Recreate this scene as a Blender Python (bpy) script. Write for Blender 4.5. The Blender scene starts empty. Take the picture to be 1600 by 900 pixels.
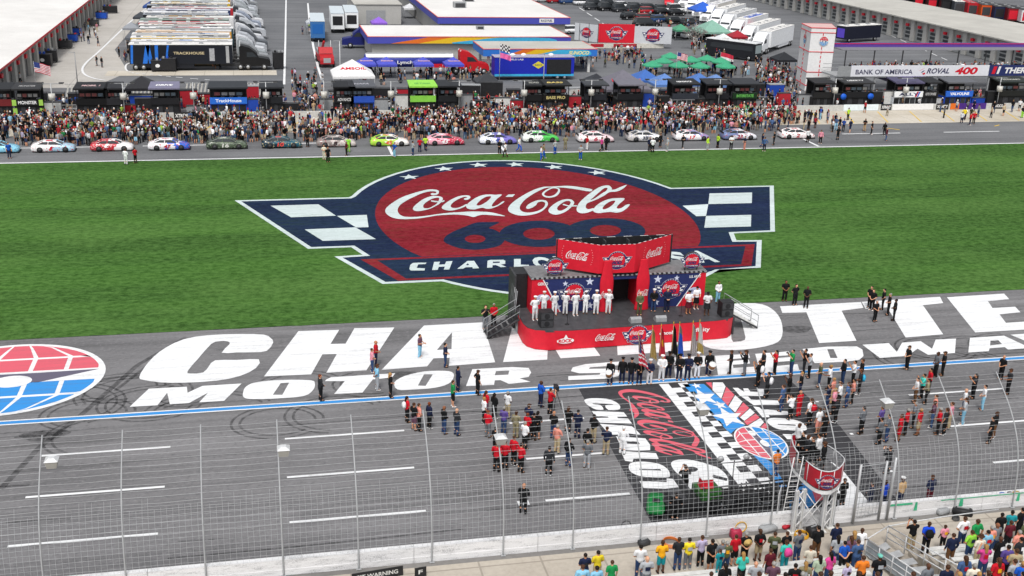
import bpy, bmesh, math, random
from mathutils import Vector, Matrix, noise as mnoise
from mathutils.geometry import tessellate_polygon
R = math.radians
random.seed(7)
C = bpy.context.scene.collection
SC = bpy.context.scene

# ---------------------------------------------------------------- camera
CF, CP, CR, CY, CH = 1774.37, 0.344719, 0.031119, 0.221445, 30.463
_cy, _sy, _cp, _sp, _cr, _sr = math.cos(CY), math.sin(CY), math.cos(CP), math.sin(CP), math.cos(CR), math.sin(CR)
FW = Vector((_sy*_cp, _cy*_cp, -_sp)); _r = Vector((_cy, -_sy, 0)); _u = _r.cross(FW)
RT = _cr*_r + _sr*_u; UP = _cr*_u - _sr*_r
cam = bpy.data.cameras.new('camera'); cam_o = bpy.data.objects.new('camera', cam); C.objects.link(cam_o)
m = Matrix((RT, UP, -FW)).transposed().to_4x4(); m.translation = (0, 0, CH); cam_o.matrix_world = m
cam.sensor_width = 36; cam.lens = CF/1600*36; cam.clip_end = 3000; cam.clip_start = 1
SC.camera = cam_o

# ---------------------------------------------------------------- light: overcast day
w = bpy.data.worlds.new('World'); SC.world = w; w.use_nodes = True
nt = w.node_tree; bg = nt.nodes['Background']
sky = nt.nodes.new('ShaderNodeTexSky'); sky.sky_type = 'NISHITA'; sky.sun_disc = False
sky.sun_elevation = R(58); sky.sun_rotation = R(200); sky.dust_density = 4; sky.air_density = 1.2
hs = nt.nodes.new('ShaderNodeHueSaturation'); hs.inputs['Saturation'].default_value = 0.25
nt.links.new(sky.outputs[0], hs.inputs['Color']); nt.links.new(hs.outputs[0], bg.inputs[0]); bg.inputs[1].default_value = 0.135
sun = bpy.data.lights.new('sun', 'SUN'); sun.energy = 1.8; sun.angle = R(12); sun.color = (1, 0.97, 0.93)
so = bpy.data.objects.new('sun', sun); C.objects.link(so)
_se, _sz = R(58), R(200)
so.rotation_euler = Vector((math.sin(_sz)*math.cos(_se), math.cos(_sz)*math.cos(_se), math.sin(_se))).to_track_quat('Z', 'Y').to_euler()
SC.view_settings.view_transform = 'Standard'; SC.view_settings.look = 'None'
SC.view_settings.exposure = 0.12; SC.view_settings.gamma = 1.0
SC.render.engine = 'CYCLES'
SC.cycles.max_bounces = 5; SC.cycles.diffuse_bounces = 2; SC.cycles.glossy_bounces = 2; SC.cycles.transparent_max_bounces = 10

def G(x, y, z=0.0):
    d = (x-800)/CF*RT - (y-450)/CF*UP + FW
    t = (z-CH)/d.z
    return Vector((d.x*t, d.y*t, z))
def GY(x, y, Y):                       # point of the pixel's ray in the vertical plane at distance Y
    d = (x-800)/CF*RT - (y-450)/CF*UP + FW
    t = Y/d.y
    return Vector((d.x*t, Y, CH+d.z*t))

# ---------------------------------------------------------------- materials
def srgb(h):
    h = h.lstrip('#'); v = [int(h[i:i+2], 16)/255 for i in (0, 2, 4)]
    return tuple((c/12.92 if c <= .04045 else ((c+.055)/1.055)**2.4) for c in v)
MC = {}
def mat(col, rough=.7, var=.12, scale=3.0, metal=0, name=None, spec=.3):
    if isinstance(col, str): col = srgb(col)
    key = (tuple(round(c, 4) for c in col), rough, var, scale, metal)
    if key in MC: return MC[key]
    m = bpy.data.materials.new(name or 'paint'); m.use_nodes = True; nt = m.node_tree; b = nt.nodes['Principled BSDF']
    b.inputs['Roughness'].default_value = rough; b.inputs['Metallic'].default_value = metal
    b.inputs['Specular IOR Level'].default_value = spec
    if var:
        tc = nt.nodes.new('ShaderNodeTexCoord'); n = nt.nodes.new('ShaderNodeTexNoise'); n.inputs['Scale'].default_value = scale; n.inputs['Detail'].default_value = 5
        n.inputs['Roughness'].default_value = .7
        nt.links.new(tc.outputs['Object'], n.inputs['Vector'])
        r = nt.nodes.new('ShaderNodeMapRange'); r.inputs['From Min'].default_value = .3; r.inputs['From Max'].default_value = .7
        r.inputs['To Min'].default_value = 1-var; r.inputs['To Max'].default_value = 1+var
        mx = nt.nodes.new('ShaderNodeVectorMath'); mx.operation = 'SCALE'; mx.inputs[0].default_value = col
        nt.links.new(n.outputs['Fac'], r.inputs['Value']); nt.links.new(r.outputs[0], mx.inputs['Scale']); nt.links.new(mx.outputs[0], b.inputs['Base Color'])
    else: b.inputs['Base Color'].default_value = (*col, 1)
    MC[key] = m; return m

class N:                                # tiny node helper
    def __init__(s, name):
        s.m = bpy.data.materials.new(name); s.m.use_nodes = True; s.t = s.m.node_tree; s.b = s.t.nodes['Principled BSDF']
        s.b.inputs['Specular IOR Level'].default_value = .06 if any(k in name for k in ('turf', 'asphalt', 'track', 'concrete', 'white_roof', 'gravel', 'black_paint', 'wall', 'tyre', 'crowd')) else .25
        s.tc = s.t.nodes.new('ShaderNodeTexCoord').outputs['Object']
    def new(s, k, **kw):
        n = s.t.nodes.new('ShaderNode'+k)
        for a, v in kw.items(): setattr(n, a, v)
        return n
    def set(s, sock, v):
        if hasattr(v, 'is_linked') or hasattr(v, 'links'): s.t.links.new(v, sock)
        elif isinstance(v, tuple) and len(v) == 3 and len(getattr(sock, 'default_value', (0,))) == 4: sock.default_value = (*v, 1)
        else: sock.default_value = v
    def mapping(s, sc, rot=(0, 0, 0), loc=(0, 0, 0)):
        n = s.new('Mapping'); n.inputs['Scale'].default_value = sc; n.inputs['Rotation'].default_value = rot; n.inputs['Location'].default_value = loc
        s.t.links.new(s.tc, n.inputs['Vector']); return n.outputs[0]
    def noise(s, scale, vec=None, detail=4, rough=.6, dist=0):
        n = s.new('TexNoise'); n.inputs['Scale'].default_value = scale; n.inputs['Detail'].default_value = detail; n.inputs['Roughness'].default_value = rough
        n.inputs['Distortion'].default_value = dist
        s.t.links.new(vec or s.tc, n.inputs['Vector']); return n.outputs['Fac']
    def rng(s, v, a, b, c=0., d=1.):
        n = s.new('MapRange'); s.set(n.inputs['Value'], v)
        for k, q in zip(('From Min', 'From Max', 'To Min', 'To Max'), (a, b, c, d)): n.inputs[k].default_value = q
        return n.outputs[0]
    def mix(s, f, a, b, mode='MIX'):
        n = s.new('Mix', data_type='RGBA', blend_type=mode); s.set(n.inputs['Factor'], f); s.set(n.inputs[6], a); s.set(n.inputs[7], b); return n.outputs[2]
    def math(s, op, a, b=0.):
        n = s.new('Math', operation=op); s.set(n.inputs[0], a); s.set(n.inputs[1], b); return n.outputs[0]
    def col(s, v): s.set(s.b.inputs['Base Color'], v); return s
    def rough(s, v): s.set(s.b.inputs['Roughness'], v); return s
    def bump(s, h, strength=.3, dist=.02):
        n = s.new('Bump'); n.inputs['Strength'].default_value = strength; n.inputs['Distance'].default_value = dist
        s.t.links.new(h, n.inputs['Height']); s.t.links.new(n.outputs[0], s.b.inputs['Normal']); return s

def mat_asphalt(name, a, b, streak=.5):
    n = N(name)
    big = n.noise(.06, detail=5); fine = n.noise(1.0, n.mapping((3.2, 4.5, 1)), detail=3, rough=.8)
    st = n.noise(1.0, n.mapping((.03, 1.3, 1)), detail=6, rough=.65)
    st2 = n.noise(1.0, n.mapping((.25, 3.5, 1), rot=(0, 0, .05)), detail=3)
    c = n.mix(n.rng(big, .35, .65), a, b)
    c = n.mix(n.rng(n.noise(1.0, n.mapping((.012, .33, 1)), detail=3), .45, .7, 0, .55), c, tuple(x*.62 for x in a)); c = n.mix(n.rng(st, .5, .72, 0, streak*1.2), c, tuple(x*.45 for x in a))
    c = n.mix(n.rng(st2, .55, .8, 0, .25), c, tuple(x*1.35 for x in b))
    c = n.mix(n.rng(fine, .46, .3, 0, .5), c, tuple(x*.5 for x in a)); c = n.mix(n.rng(fine, .55, .72, 0, .5), c, tuple(x*1.35 for x in b))
    return n.col(c).rough(.85).m
M_TRACK = mat_asphalt('track_asphalt', (.165, .163, .168), (.225, .222, .228))
M_PIT = mat_asphalt('pit_asphalt', (.145, .148, .156), (.195, .198, .206), .35)
M_LOT = mat_asphalt('lot_asphalt', (.14, .145, .155), (.195, .20, .21), .3)
M_BLACKPAINT = mat_asphalt('black_paint', (.045, .045, .05), (.065, .065, .07), .3)
def mat_concrete(name, a, b, line=0):
    n = N(name); big = n.noise(.12, detail=6, rough=.7); f = n.noise(4, detail=4)
    c = n.mix(n.rng(big, .35, .65), a, b); c = n.mix(n.rng(f, .4, .75, 0, .3), c, tuple(x*.6 for x in a))
    if line:
        bt = n.new('TexBrick'); bt.offset = 0; n.t.links.new(n.tc, bt.inputs['Vector'])
        bt.inputs['Scale'].default_value = 1; bt.inputs['Brick Width'].default_value = line; bt.inputs['Row Height'].default_value = line; bt.inputs['Mortar Size'].default_value = .05
        c = n.mix(n.rng(bt.outputs['Fac'], 0, 1, 0, .45), c, tuple(x*.4 for x in a))
    return n.col(c).rough(.9).m
M_CONC = mat_concrete('lot_concrete', (.42, .40, .37), (.52, .50, .47), 7)
M_STALL = mat_concrete('stall_concrete', (.46, .41, .33), (.60, .56, .49), 4.5)
M_GUT = mat_concrete('gutter_concrete', (.16, .155, .15), (.24, .23, .22))
M_WALK = mat_concrete('walkway_concrete', (.40, .355, .30), (.50, .455, .39), 3)
def mat_grass(name, a, b, c3, amt=1.0, streakcol=None, thru=0):
    n = N(name)
    rows = n.noise(1.0, n.mapping((.02, .42, 1)), detail=6, rough=.75)
    fine = n.noise(1.0, n.mapping((1.5, 2.2, 1)), detail=4, rough=.82)
    blot = n.noise(.07, n.mapping((.6, 1.3, 1)), detail=5, rough=.65); band = n.noise(1.0, n.mapping((.006, .16, 1)), detail=2)
    c = n.mix(n.rng(rows, .35, .65), a, b); c = n.mix(n.rng(band, .42, .6, 0, .6*min(1, amt)), c, tuple(x*.55 for x in a)); c = n.mix(n.rng(blot, .46, .62, 0, .6), c, c3)
    fl_ = n.noise(1.0, n.mapping((.07, 1.5, 1)), detail=5, rough=.8); c = n.mix(n.rng(fl_, .56, .68, 0, .45*amt), c, streakcol or tuple(x*1.9 for x in b)); c = n.mix(n.rng(fl_, .44, .34, 0, .55*amt), c, tuple(x*.5 for x in a))
    c = n.mix(n.rng(fine, .35, .8, 0, .7*amt), c, streakcol or tuple(x*1.6 for x in b))
    c = n.mix(n.rng(fine, .55, .25, 0, .6*amt), c, tuple(x*.5 for x in a))
    if thru: c = n.mix(n.math('MULTIPLY', n.rng(n.noise(1.0, n.mapping((.2, 2.6, 1), loc=(3, 7, 0)), detail=5, rough=.8), .52, .64, 0, thru), n.rng(n.noise(7), .35, .6)), c, (.035, .07, .02))
    return n.col(c).rough(.9).m
M_GRASS = mat_grass('turf', (.025, .078, .012), (.052, .138, .020), (.078, .165, .036), 1.0, (.13, .26, .07))
M_GNAVY = mat_grass('navy_turf_paint', (.008, .014, .045), (.014, .024, .068), (.012, .03, .05), .8, (.03, .05, .11), .5)
M_GRED = mat_grass('red_turf_paint', (.17, .007, .015), (.26, .014, .028), (.19, .018, .022), .9, (.32, .04, .055), .6)
M_GWHITE = mat_grass('white_turf_paint', (.52, .60, .60), (.62, .70, .71), (.50, .60, .58), .4, (.7, .76, .78), .35)
def mat_tpaint(name, col, worn=(.13, .13, .135), amt=.35):
    n = N(name); s = n.noise(1.0, n.mapping((.2, 2.4, 1), rot=(0, 0, .15)), detail=7, rough=.75); f = n.noise(4, detail=4, rough=.8)
    c = n.mix(n.math('MULTIPLY', n.rng(s, .47, .72), n.rng(f, .35, .65, amt*.4, amt*1.9)), col, worn)
    c = n.mix(n.rng(n.noise(.5), .3, .7, 0, .12), c, tuple(x*.7 for x in col))
    return n.col(c).rough(.75).m
M_TWHITE = mat_tpaint('white_track_paint', (.78, .79, .80))
M_TBLUE = mat_tpaint('blue_track_paint', (.045, .27, .66))
M_TRED = mat_tpaint('red_track_paint', (.55, .045, .09), amt=.3)
M_TPINK = mat_tpaint('faded_red_track_paint', (.66, .12, .16), amt=.25)
M_TGREY = mat_tpaint('slate_track_paint', (.13, .12, .17))

# objects whose colour comes from the object itself
def mat_objcol(name, rough=.85, var=.25, spec=.2):
    n = N(name); oi = n.new('ObjectInfo'); f = n.noise(9, detail=3)
    c = n.mix(n.rng(f, .35, .7, 0, var), oi.outputs['Color'], n.mix(1.0, oi.outputs['Color'], (.55, .55, .55), 'MULTIPLY'))
    n.b.inputs['Specular IOR Level'].default_value = spec
    return n.col(c).rough(rough).m
M_CLOTH = mat_objcol('cloth'); M_SKIN = mat_objcol('skin', .6, .1); M_HAIR = mat_objcol('hair', .6, .4)
M_OBJP = mat_objcol('object_paint', .4, .1, .4)

WHITE = mat((.78, .78, .78), .5, .08); WHITED = mat((.62, .62, .60), .6, .15); BLACK = mat((.018, .018, .02), .5, .3); DARK = mat((.045, .046, .05), .6, .3)
GREY = mat((.30, .31, .32), .6, .15); STEEL = mat((.42, .43, .44), .45, .12, metal=.3); STEELW = mat((.60, .61, .62), .45, .1, metal=.1)
RED = mat((.62, .012, .03), .5, .08); NAVY = mat((.02, .03, .12), .5, .15); BLUE = mat((.02, .09, .50), .5, .1); GLASS = mat((.03, .035, .04), .12, 0, spec=.6)
RUBBER = mat((.02, .02, .02), .8, .2); YELLOW = mat((.75, .48, .02), .6, .1); ORANGE = mat((.72, .16, .02), .6, .1); GREEN = mat((.03, .32, .08), .6, .1)
ROOFW = mat_concrete('white_roof', (.66, .65, .63), (.76, .75, .73))
ROOFG = mat_concrete('gravel_roof', (.42, .41, .38), (.52, .51, .47))
CEMENT = mat_concrete('block_wall', (.40, .40, .38), (.48, .47, .45))

# ---------------------------------------------------------------- mesh builder
class MB:
    def __init__(s): s.v = []; s.f = []; s.mi = []; s.mats = []; s.sm = []
    def _m(s, m):
        if m not in s.mats: s.mats.append(m)
        return s.mats.index(m)
    def add(s, vs, fs, m, smooth=False):
        o = len(s.v); s.v += [tuple(v) for v in vs]; k = s._m(m)
        for f in fs: s.f.append([i+o for i in f]); s.mi.append(k); s.sm.append(smooth)
        return s
    def box(s, x0, x1, y0, y1, z0, z1, m, T=None):
        vs = [Vector((x, y, z)) for z in (z0, z1) for y in (y0, y1) for x in (x0, x1)]
        if T: vs = [T @ v for v in vs]
        return s.add(vs, [(0, 2, 3, 1), (4, 5, 7, 6), (0, 1, 5, 4), (2, 6, 7, 3), (0, 4, 6, 2), (1, 3, 7, 5)], m)
    def quad(s, a, b, c, d, m): return s.add([a, b, c, d], [(0, 1, 2, 3)], m)
    def tube(s, pts, r, m, n=8, r2=None, caps=True):
        pts = [Vector(p) for p in pts]; L = len(pts); vs = []; fs = []
        up = Vector((0, 0, 1)); d0 = (pts[1]-pts[0]).normalized()
        if abs(d0.dot(up)) > .95: up = Vector((0, 1, 0))
        for i, p in enumerate(pts):
            d = (pts[min(i+1, L-1)]-pts[max(i-1, 0)]).normalized(); a = d.cross(up).normalized(); b = a.cross(d).normalized()
            rr = r if r2 is None else r+(r2-r)*i/(L-1)
            if callable(r): rr = r(i/(L-1))
            for k in range(n):
                t = 2*math.pi*k/n; vs.append(p+rr*(math.cos(t)*a+math.sin(t)*b))
        for i in range(L-1):
            for k in range(n): fs.append((i*n+k, i*n+(k+1) % n, (i+1)*n+(k+1) % n, (i+1)*n+k))
        if caps: fs.append(tuple(range(n))[::-1]); fs.append(tuple((L-1)*n+k for k in range(n)))
        return s.add(vs, fs, m, n > 4)
    def cyl(s, x, y, z0, z1, r, m, n=12, r2=None): return s.tube([(x, y, z0), (x, y, z1)], r, m, n, r2)
    def poly(s, outer, m, mp=lambda u, v: (u, v, 0), holes=()):
        ls = [[Vector((p[0], p[1], 0)) for p in l] for l in [outer]+list(holes)]
        tr = tessellate_polygon(ls); flat = [p for l in ls for p in l]
        return s.add([mp(p.x, p.y) for p in flat], tr, m)
    def prism(s, outer, m, mp0, mp1):
        n = len(outer); s.poly(outer, m, mp0); s.poly(outer, m, mp1)
        vs = [mp0(*p) for p in outer]+[mp1(*p) for p in outer]
        return s.add(vs, [(i, (i+1) % n, n+(i+1) % n, n+i) for i in range(n)], m)
    def loft(s, rings, m, smooth=True, caps=True):
        n = len(rings[0]); vs = [p for r in rings for p in r]; fs = []
        for i in range(len(rings)-1):
            for k in range(n): fs.append((i*n+k, i*n+(k+1) % n, (i+1)*n+(k+1) % n, (i+1)*n+k))
        if caps: fs.append(tuple(range(n))[::-1]); fs.append(tuple((len(rings)-1)*n+k for k in range(n)))
        return s.add(vs, fs, m, smooth)
    def text(s, txt, m, mp, size=1., bold=0.02, shear=0., align='CENTER', spacing=1., fit=None):
        vs, fs = text_mesh(txt, bold, shear, align, spacing)
        if not vs: return s
        if fit:                          # stretch to width, height
            xs = [v[0] for v in vs]; ys = [v[1] for v in vs]; sx = fit[0]/(max(xs)-min(xs)); sy = fit[1]/(max(ys)-min(ys)); cx = (max(xs)+min(xs))/2; cy = (max(ys)+min(ys))/2
            return s.add([mp((v[0]-cx)*sx, (v[1]-cy)*sy) for v in vs], fs, m)
        return s.add([mp(v[0]*size, v[1]*size) for v in vs], fs, m)
    def build(s, name, parent=None, loc=None):
        me = bpy.data.meshes.new(name); me.from_pydata(s.v, [], s.f)
        for m in s.mats: me.materials.append(m)
        me.polygons.foreach_set('material_index', s.mi); me.polygons.foreach_set('use_smooth', s.sm); me.update()
        o = bpy.data.objects.new(name, me); C.objects.link(o)
        if parent: o.parent = parent
        if loc: o.location = loc
        return o
TX = {}
def text_mesh(txt, bold, shear, align, spacing):
    key = (txt, bold, shear, align, spacing)
    if key not in TX:
        cu = bpy.data.curves.new('lettering', 'FONT'); cu.body = txt; cu.offset = bold; cu.shear = shear; cu.align_x = align; cu.align_y = 'CENTER'; cu.space_character = spacing; cu.resolution_u = 3
        o = bpy.data.objects.new('lettering', cu); C.objects.link(o); bpy.context.view_layer.update()
        me = o.evaluated_get(bpy.context.evaluated_depsgraph_get()).to_mesh()
        TX[key] = ([tuple(v.co) for v in me.vertices], [tuple(p.vertices) for p in me.polygons])
        bpy.data.objects.remove(o); bpy.data.curves.remove(cu)
    return TX[key]
def cat(pts, n=4, closed=True):          # Catmull-Rom smoothing
    out = []; L = len(pts)
    for i in range(L if closed else L-1):
        p = [pts[(i+k) % L] if closed else pts[min(max(i+k, 0), L-1)] for k in (-1, 0, 1, 2)]
        for j in range(n):
            t = j/n
            out.append(tuple(.5*((2*p[1][a])+(-p[0][a]+p[2][a])*t+(2*p[0][a]-5*p[1][a]+4*p[2][a]-p[3][a])*t*t+(-p[0][a]+3*p[1][a]-3*p[2][a]+p[3][a])*t**3) for a in (0, 1)))
    if not closed: out.append(tuple(pts[-1]))
    return out
def ell(cx, cy, rx, ry, n=48, a0=0, a1=2*math.pi): return [(cx+rx*math.cos(a0+(a1-a0)*i/n), cy+ry*math.sin(a0+(a1-a0)*i/n)) for i in range(n)]
def star(cx, cy, r, ry=None, rot=math.pi/2):
    ry = ry or r; return [(cx+(r if i % 2 == 0 else r*.42)*math.cos(rot+math.pi*i/5), cy+(ry if i % 2 == 0 else ry*.42)*math.sin(rot+math.pi*i/5)) for i in range(10)]
def tag(o, label=None, cat=None, group=None, kind=None):
    if label: o['label'] = label
    if cat: o['category'] = cat
    if group: o['group'] = group
    if kind: o['kind'] = kind
    return o
def empty(name, loc, rz, label, cat, group=None):
    o = bpy.data.objects.new(name, None); C.objects.link(o); o.location = loc; o.rotation_euler = (0, 0, rz); o.empty_display_size = .3
    return tag(o, label, cat, group)
def dup(o, loc=None, rz=None, label=None, group=None, parent=None, sc=None):
    c = o.copy(); C.objects.link(c)
    if parent is not None: c.parent = parent
    if loc is not None: c.location = loc
    if rz is not None: c.rotation_euler = (0, 0, rz)
    if sc is not None: c.scale = (sc,)*3
    if label: c['label'] = label
    if group: c['group'] = group
    for ch in [x for x in KIDS.get(o.name, []) ]: dup(ch, parent=c)
    return c
KIDS = {}
def index_kids():
    KIDS.clear()
    for o in bpy.data.objects:
        if o.parent: KIDS.setdefault(o.parent.name, []).append(o)
# ================================================================ ground
def sheet(name, pts, z, m, kind='structure'):
    b = MB(); b.poly(pts, m, lambda u, v: (u, v, z)); return tag(b.build(name), kind=kind)
def rect(x0, x1, y0, y1): return [(x0, y0), (x1, y0), (x1, y1), (x0, y1)]
sheet('ground', rect(-900, 1200, -200, 2200), -.06, M_LOT)
sheet('race_track', rect(-140, 220, 46.0, 77.0), -.02, M_TRACK)
def edge_poly(x0, x1, y0, y1, a=.12, step=.7):           # ragged grass edges
    n = int((x1-x0)/step); f = lambda x, s: a*(mnoise.noise(Vector((x*.7, s, 0)))*1.2+mnoise.noise(Vector((x*3.1, s+9, 0)))*.6)
    return [(x0+(x1-x0)*i/n, y0+f(x0+i*step, 1)) for i in range(n+1)]+[(x1-(x1-x0)*i/n, y1+f(x1-i*step, 5)) for i in range(n+1)]
b = MB(); e = edge_poly(-120, 200, 77.0, 128.7); n2 = len(e)//2
b.add([(x, y, .0) for x, y in e], [(i, i+1, len(e)-2-i, len(e)-1-i) for i in range(n2-1)], M_GRASS)
tag(b.build('infield_grass'), kind='structure')
sheet('pit_road', rect(-140, 230, 128.7, 142.6), -.02, M_PIT)
sheet('pit_stall_concrete', rect(-140, 230, 142.6, 151.6), -.018, M_STALL)
sheet('pit_service_road', rect(-140, 230, 151.6, 176), -.03, M_PIT)
sheet('garage_apron', [(-70, 176), (-32.5, 176), (-24.5, 176.2), (-20.8, 190), (-25.5, 215), (-24.5, 380), (-70, 380)], -.045, M_CONC)
sheet('hauler_strip', rect(-24, 2.3, 186.5, 191.3), -.04, M_STALL)
sheet('walkway', rect(-60, 90, 36, 45.45), -.015, M_WALK)
sheet('gutter', rect(-60, 90, 45.45, 46.0), -.025, M_GUT)
# painted lines
def lines(name, segs, z, m):
    b = MB()
    for k, (p, q, wd) in enumerate(segs):
        p = Vector(p[:2]); q = Vector(q[:2]); d = (q-p).normalized(); nrm = Vector((-d.y, d.x))*wd/2; zz = z+.0015*(k % 3)
        b.add([(*(p+nrm), zz), (*(q+nrm), zz), (*(q-nrm), zz), (*(p-nrm), zz)], [(0, 1, 2, 3)], m)
    return tag(b.build(name), kind='structure')
seg = []
for Y in (59.5, 55.0, 50.4):
    for k in range(-4, 9):
        x0 = -12.8+13.15*k
        x1 = x0+6.85
        if x0 < 18.2 < x1: x1 = 18.1
        if x0 < 33.2 < x1: x0 = 33.3
        if 18.2 <= x0 < 33.2: continue
        seg.append(((x0, Y), (x1, Y), .2))
lines('lane_marking', seg, 0.0, M_TWHITE)
lines('lane_marking', [((12.0, 50.35), (12.6, 50.35), .45), ((30.6, 52.9), (31.2, 52.9), .3)], .004, M_TWHITE)
lines('painted_line', [((-140, 64.22), (220, 64.22), .13), ((-140, 63.72), (220, 63.72), .13)], 0.0, M_TWHITE)
lines('painted_line', [((-140, 63.97), (220, 63.97), .33)], 0.0, M_TBLUE)
lines('painted_line', [((-140, 129.0), (230, 129.0), .35)], .012, M_TWHITE)
lines('painted_line', [((x, 129.4), (x, 133.9), .33) for x in (14.4, 27.9, 68.2)], 0.0, M_TWHITE)
lines('painted_line', [((x, 136.3), (x+8.5, 136.3), .3) for x in (-42, -28, -14, 0, 75, 90, 104, 118)], 0.0, M_TWHITE)
lines('painted_line', [((x, 143.2), (x+2.6, 150.8), .14) for x in [-34+5.2*i for i in range(30)]], 0.0, YELLOW)
lines('painted_line', [((83, 139.8), (84.6, 138.3), .25), ((100, 139.6), (101.3, 140.4), .2)], 0.0, YELLOW)
pl = [G(*q) for q in [(447, 0), (446, 60), (444, 132)]]; pr = [G(*q) for q in [(481, 5), (484, 40), (490, 75), (497, 105), (505, 130)]]
lines('painted_line', [(a, b_, .35) for a, b_ in zip(pl, pl[1:])]+[(a, b_, .4) for a, b_ in zip(pr, pr[1:])], .0, M_TWHITE)
cu = [G(x/4, y/4) for x, y in cat([(960, 10), (800, 150), (620, 320), (545, 385), (515, 430), (530, 465), (590, 490), (660, 502)], 5, False)]
lines('painted_line', [(a, b_, .35) for a, b_ in zip(cu, cu[1:])], .004, M_TWHITE)
cu = [G(x/4, y/4) for x, y in cat([(850, 385), (795, 400), (785, 425), (800, 445), (850, 458), (960, 468), (1100, 482), (1310, 500)], 5, False)]
lines('painted_line', [(a, b_, .3) for a, b_ in list(zip(cu, cu[1:]))[::2]+list(zip(cu, cu[1:]))[1:14:2]], .004, M_TWHITE)
lines('painted_line', [(G(905+i*12, 12+i*8), G(913+i*12, 17+i*8), .3) for i in range(7)]+[(G(1375+i*16, 48+i*7), G(1384+i*16, 52+i*7), .25) for i in range(7)], .004, M_TWHITE)

# ================================================================ letters and emblem outlines
def A1(l): return [G(590+x/7.619, 280+y/7.619)[:2] for x, y in l]
def A2(l): return [G(780+x/7.619, 280+y/7.619)[:2] for x, y in l]
def A3(l): return [G(620+x/7.619, 370+y/7.619)[:2] for x, y in l]
def A4(l): return [G(680+x/7.619, 335+y/7.619)[:2] for x, y in l]
EX, EY, EA, EB = 25.1, 102.6, 15.24, 19.74
def nrm(l): return [((x-EX)/EA, (y-EY)/EB) for x, y in l]
SCRIPT = []                                                         # (outer, holes) in emblem units
def gl(f, outer, *holes, n=3): SCRIPT.append((nrm(f(cat(outer, n))), [nrm(f(cat(h, n))) for h in holes]))
gl(A1, [(730,150),(715,135),(680,127),(600,128),(500,150),(400,180),(300,215),(200,270),(120,330),(92,370),(100,410),(150,450),(220,473),(300,480),(400,478),(500,470),(600,455),(700,438),(800,430),(900,425),(1000,430),(1070,438),(1140,455),(1190,440),(1250,428),(1350,432),(1450,442),(1520,444),(1470,428),(1400,410),(1330,397),(1200,390),(1080,390),(980,397),(880,402),(780,412),(650,430),(520,448),(400,455),(320,450),(270,430),(242,395),(240,360),(270,310),(350,255),(430,215),(500,183),(560,162),(620,150),(680,150),(700,160),(690,172),(650,170),(632,182),(650,195),(690,193),(722,178)])
gl(A1, [(775,230),(750,212),(690,205),(620,212),(540,245),(470,295),(425,340),(425,370),(470,385),(540,378),(620,358),(690,325),(745,290),(772,255)], [(735,235),(705,225),(650,238),(600,265),(550,305),(542,335),(560,350),(610,350),(660,325),(710,290)])
gl(A1, [(640,257),(700,264),(760,265),(790,255),(795,268),(760,280),(700,280),(640,270)])
gl(A1, [(1105,215),(1085,200),(1030,197),(960,210),(880,245),(810,290),(768,330),(770,355),(810,372),(880,378),(960,362),(1030,335),(1060,315),(1055,300),(1000,330),(940,348),(890,345),(870,325),(885,295),(930,260),(990,228),(1040,215),(1070,222),(1030,235),(1035,250),(1075,248),(1100,232)])
gl(A1, [(1480,188),(1420,240),(1375,290),(1360,320),(1375,330),(1430,310),(1480,275),(1510,268),(1490,290),(1430,325),(1360,352),(1300,358),(1255,345),(1210,350),(1150,365),(1080,358),(1055,335),(1060,310),(1110,265),(1180,220),(1260,192),(1340,186),(1400,190)], [(1350,210),(1290,215),(1230,250),(1185,295),(1180,315),(1220,315),(1280,285),(1330,245)])
gl(A2, [(75,215),(110,187),(188,185),(160,215)], n=1)
gl(A2, [(1105,125),(1000,105),(900,90),(800,83),(700,88),(600,93),(530,95),(440,120),(340,165),(230,230),(150,290),(108,345),(112,385),(160,415),(230,435),(320,437),(420,420),(500,390),(560,340),(580,300),(565,265),(520,252),(460,255),(400,275),(340,310),(320,345),(345,358),(400,340),(440,310),(455,285),(500,270),(540,280),(548,305),(520,350),(450,385),(360,402),(290,395),(248,365),(250,320),(290,265),(350,215),(430,165),(510,125),(560,108),(620,103),(700,103),(760,105),(850,115),(950,130),(1080,150)])
gl(A2, [(722,125),(718,165),(680,205),(610,225),(545,218),(510,190),(520,160),(570,125),(630,103),(690,106)], [(700,125),(690,160),(650,195),(600,208),(555,203),(535,185),(550,160),(600,128),(650,112)])
gl(A2, [(890,275),(860,248),(800,242),(720,262),(640,310),(590,360),(595,400),(650,425),(720,420),(800,385),(860,335),(888,300)], [(850,275),(815,262),(770,275),(720,310),(690,345),(700,375),(740,378),(790,355),(835,315)])
gl(A2, [(760,298),(830,318),(925,315),(925,328),(830,332),(755,310)], n=1)
gl(A2, [(1340,110),(1310,82),(1260,80),(1190,100),(1110,150),(1020,220),(950,290),(922,350),(930,390),(975,410),(1040,405),(1100,385),(1130,368),(1120,350),(1060,362),(1030,340),(1040,300),(1070,280),(1150,250),(1250,200),(1310,160),(1400,150),(1470,120),(1518,72),(1450,95),(1380,125),(1340,128)], [(1290,112),(1250,112),(1180,168),(1120,222),(1085,255),(1150,225),(1220,175),(1270,145)])
gl(A2, [(1495,235),(1440,290),(1400,335),(1410,355),(1460,345),(1510,310),(1555,305),(1530,340),(1470,385),(1400,403),(1330,395),(1260,400),(1180,408),(1130,395),(1120,370),(1150,325),(1220,275),(1310,240),(1400,230)], [(1380,260),(1320,270),(1260,310),(1230,350),(1250,365),(1310,340),(1360,300)])
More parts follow.
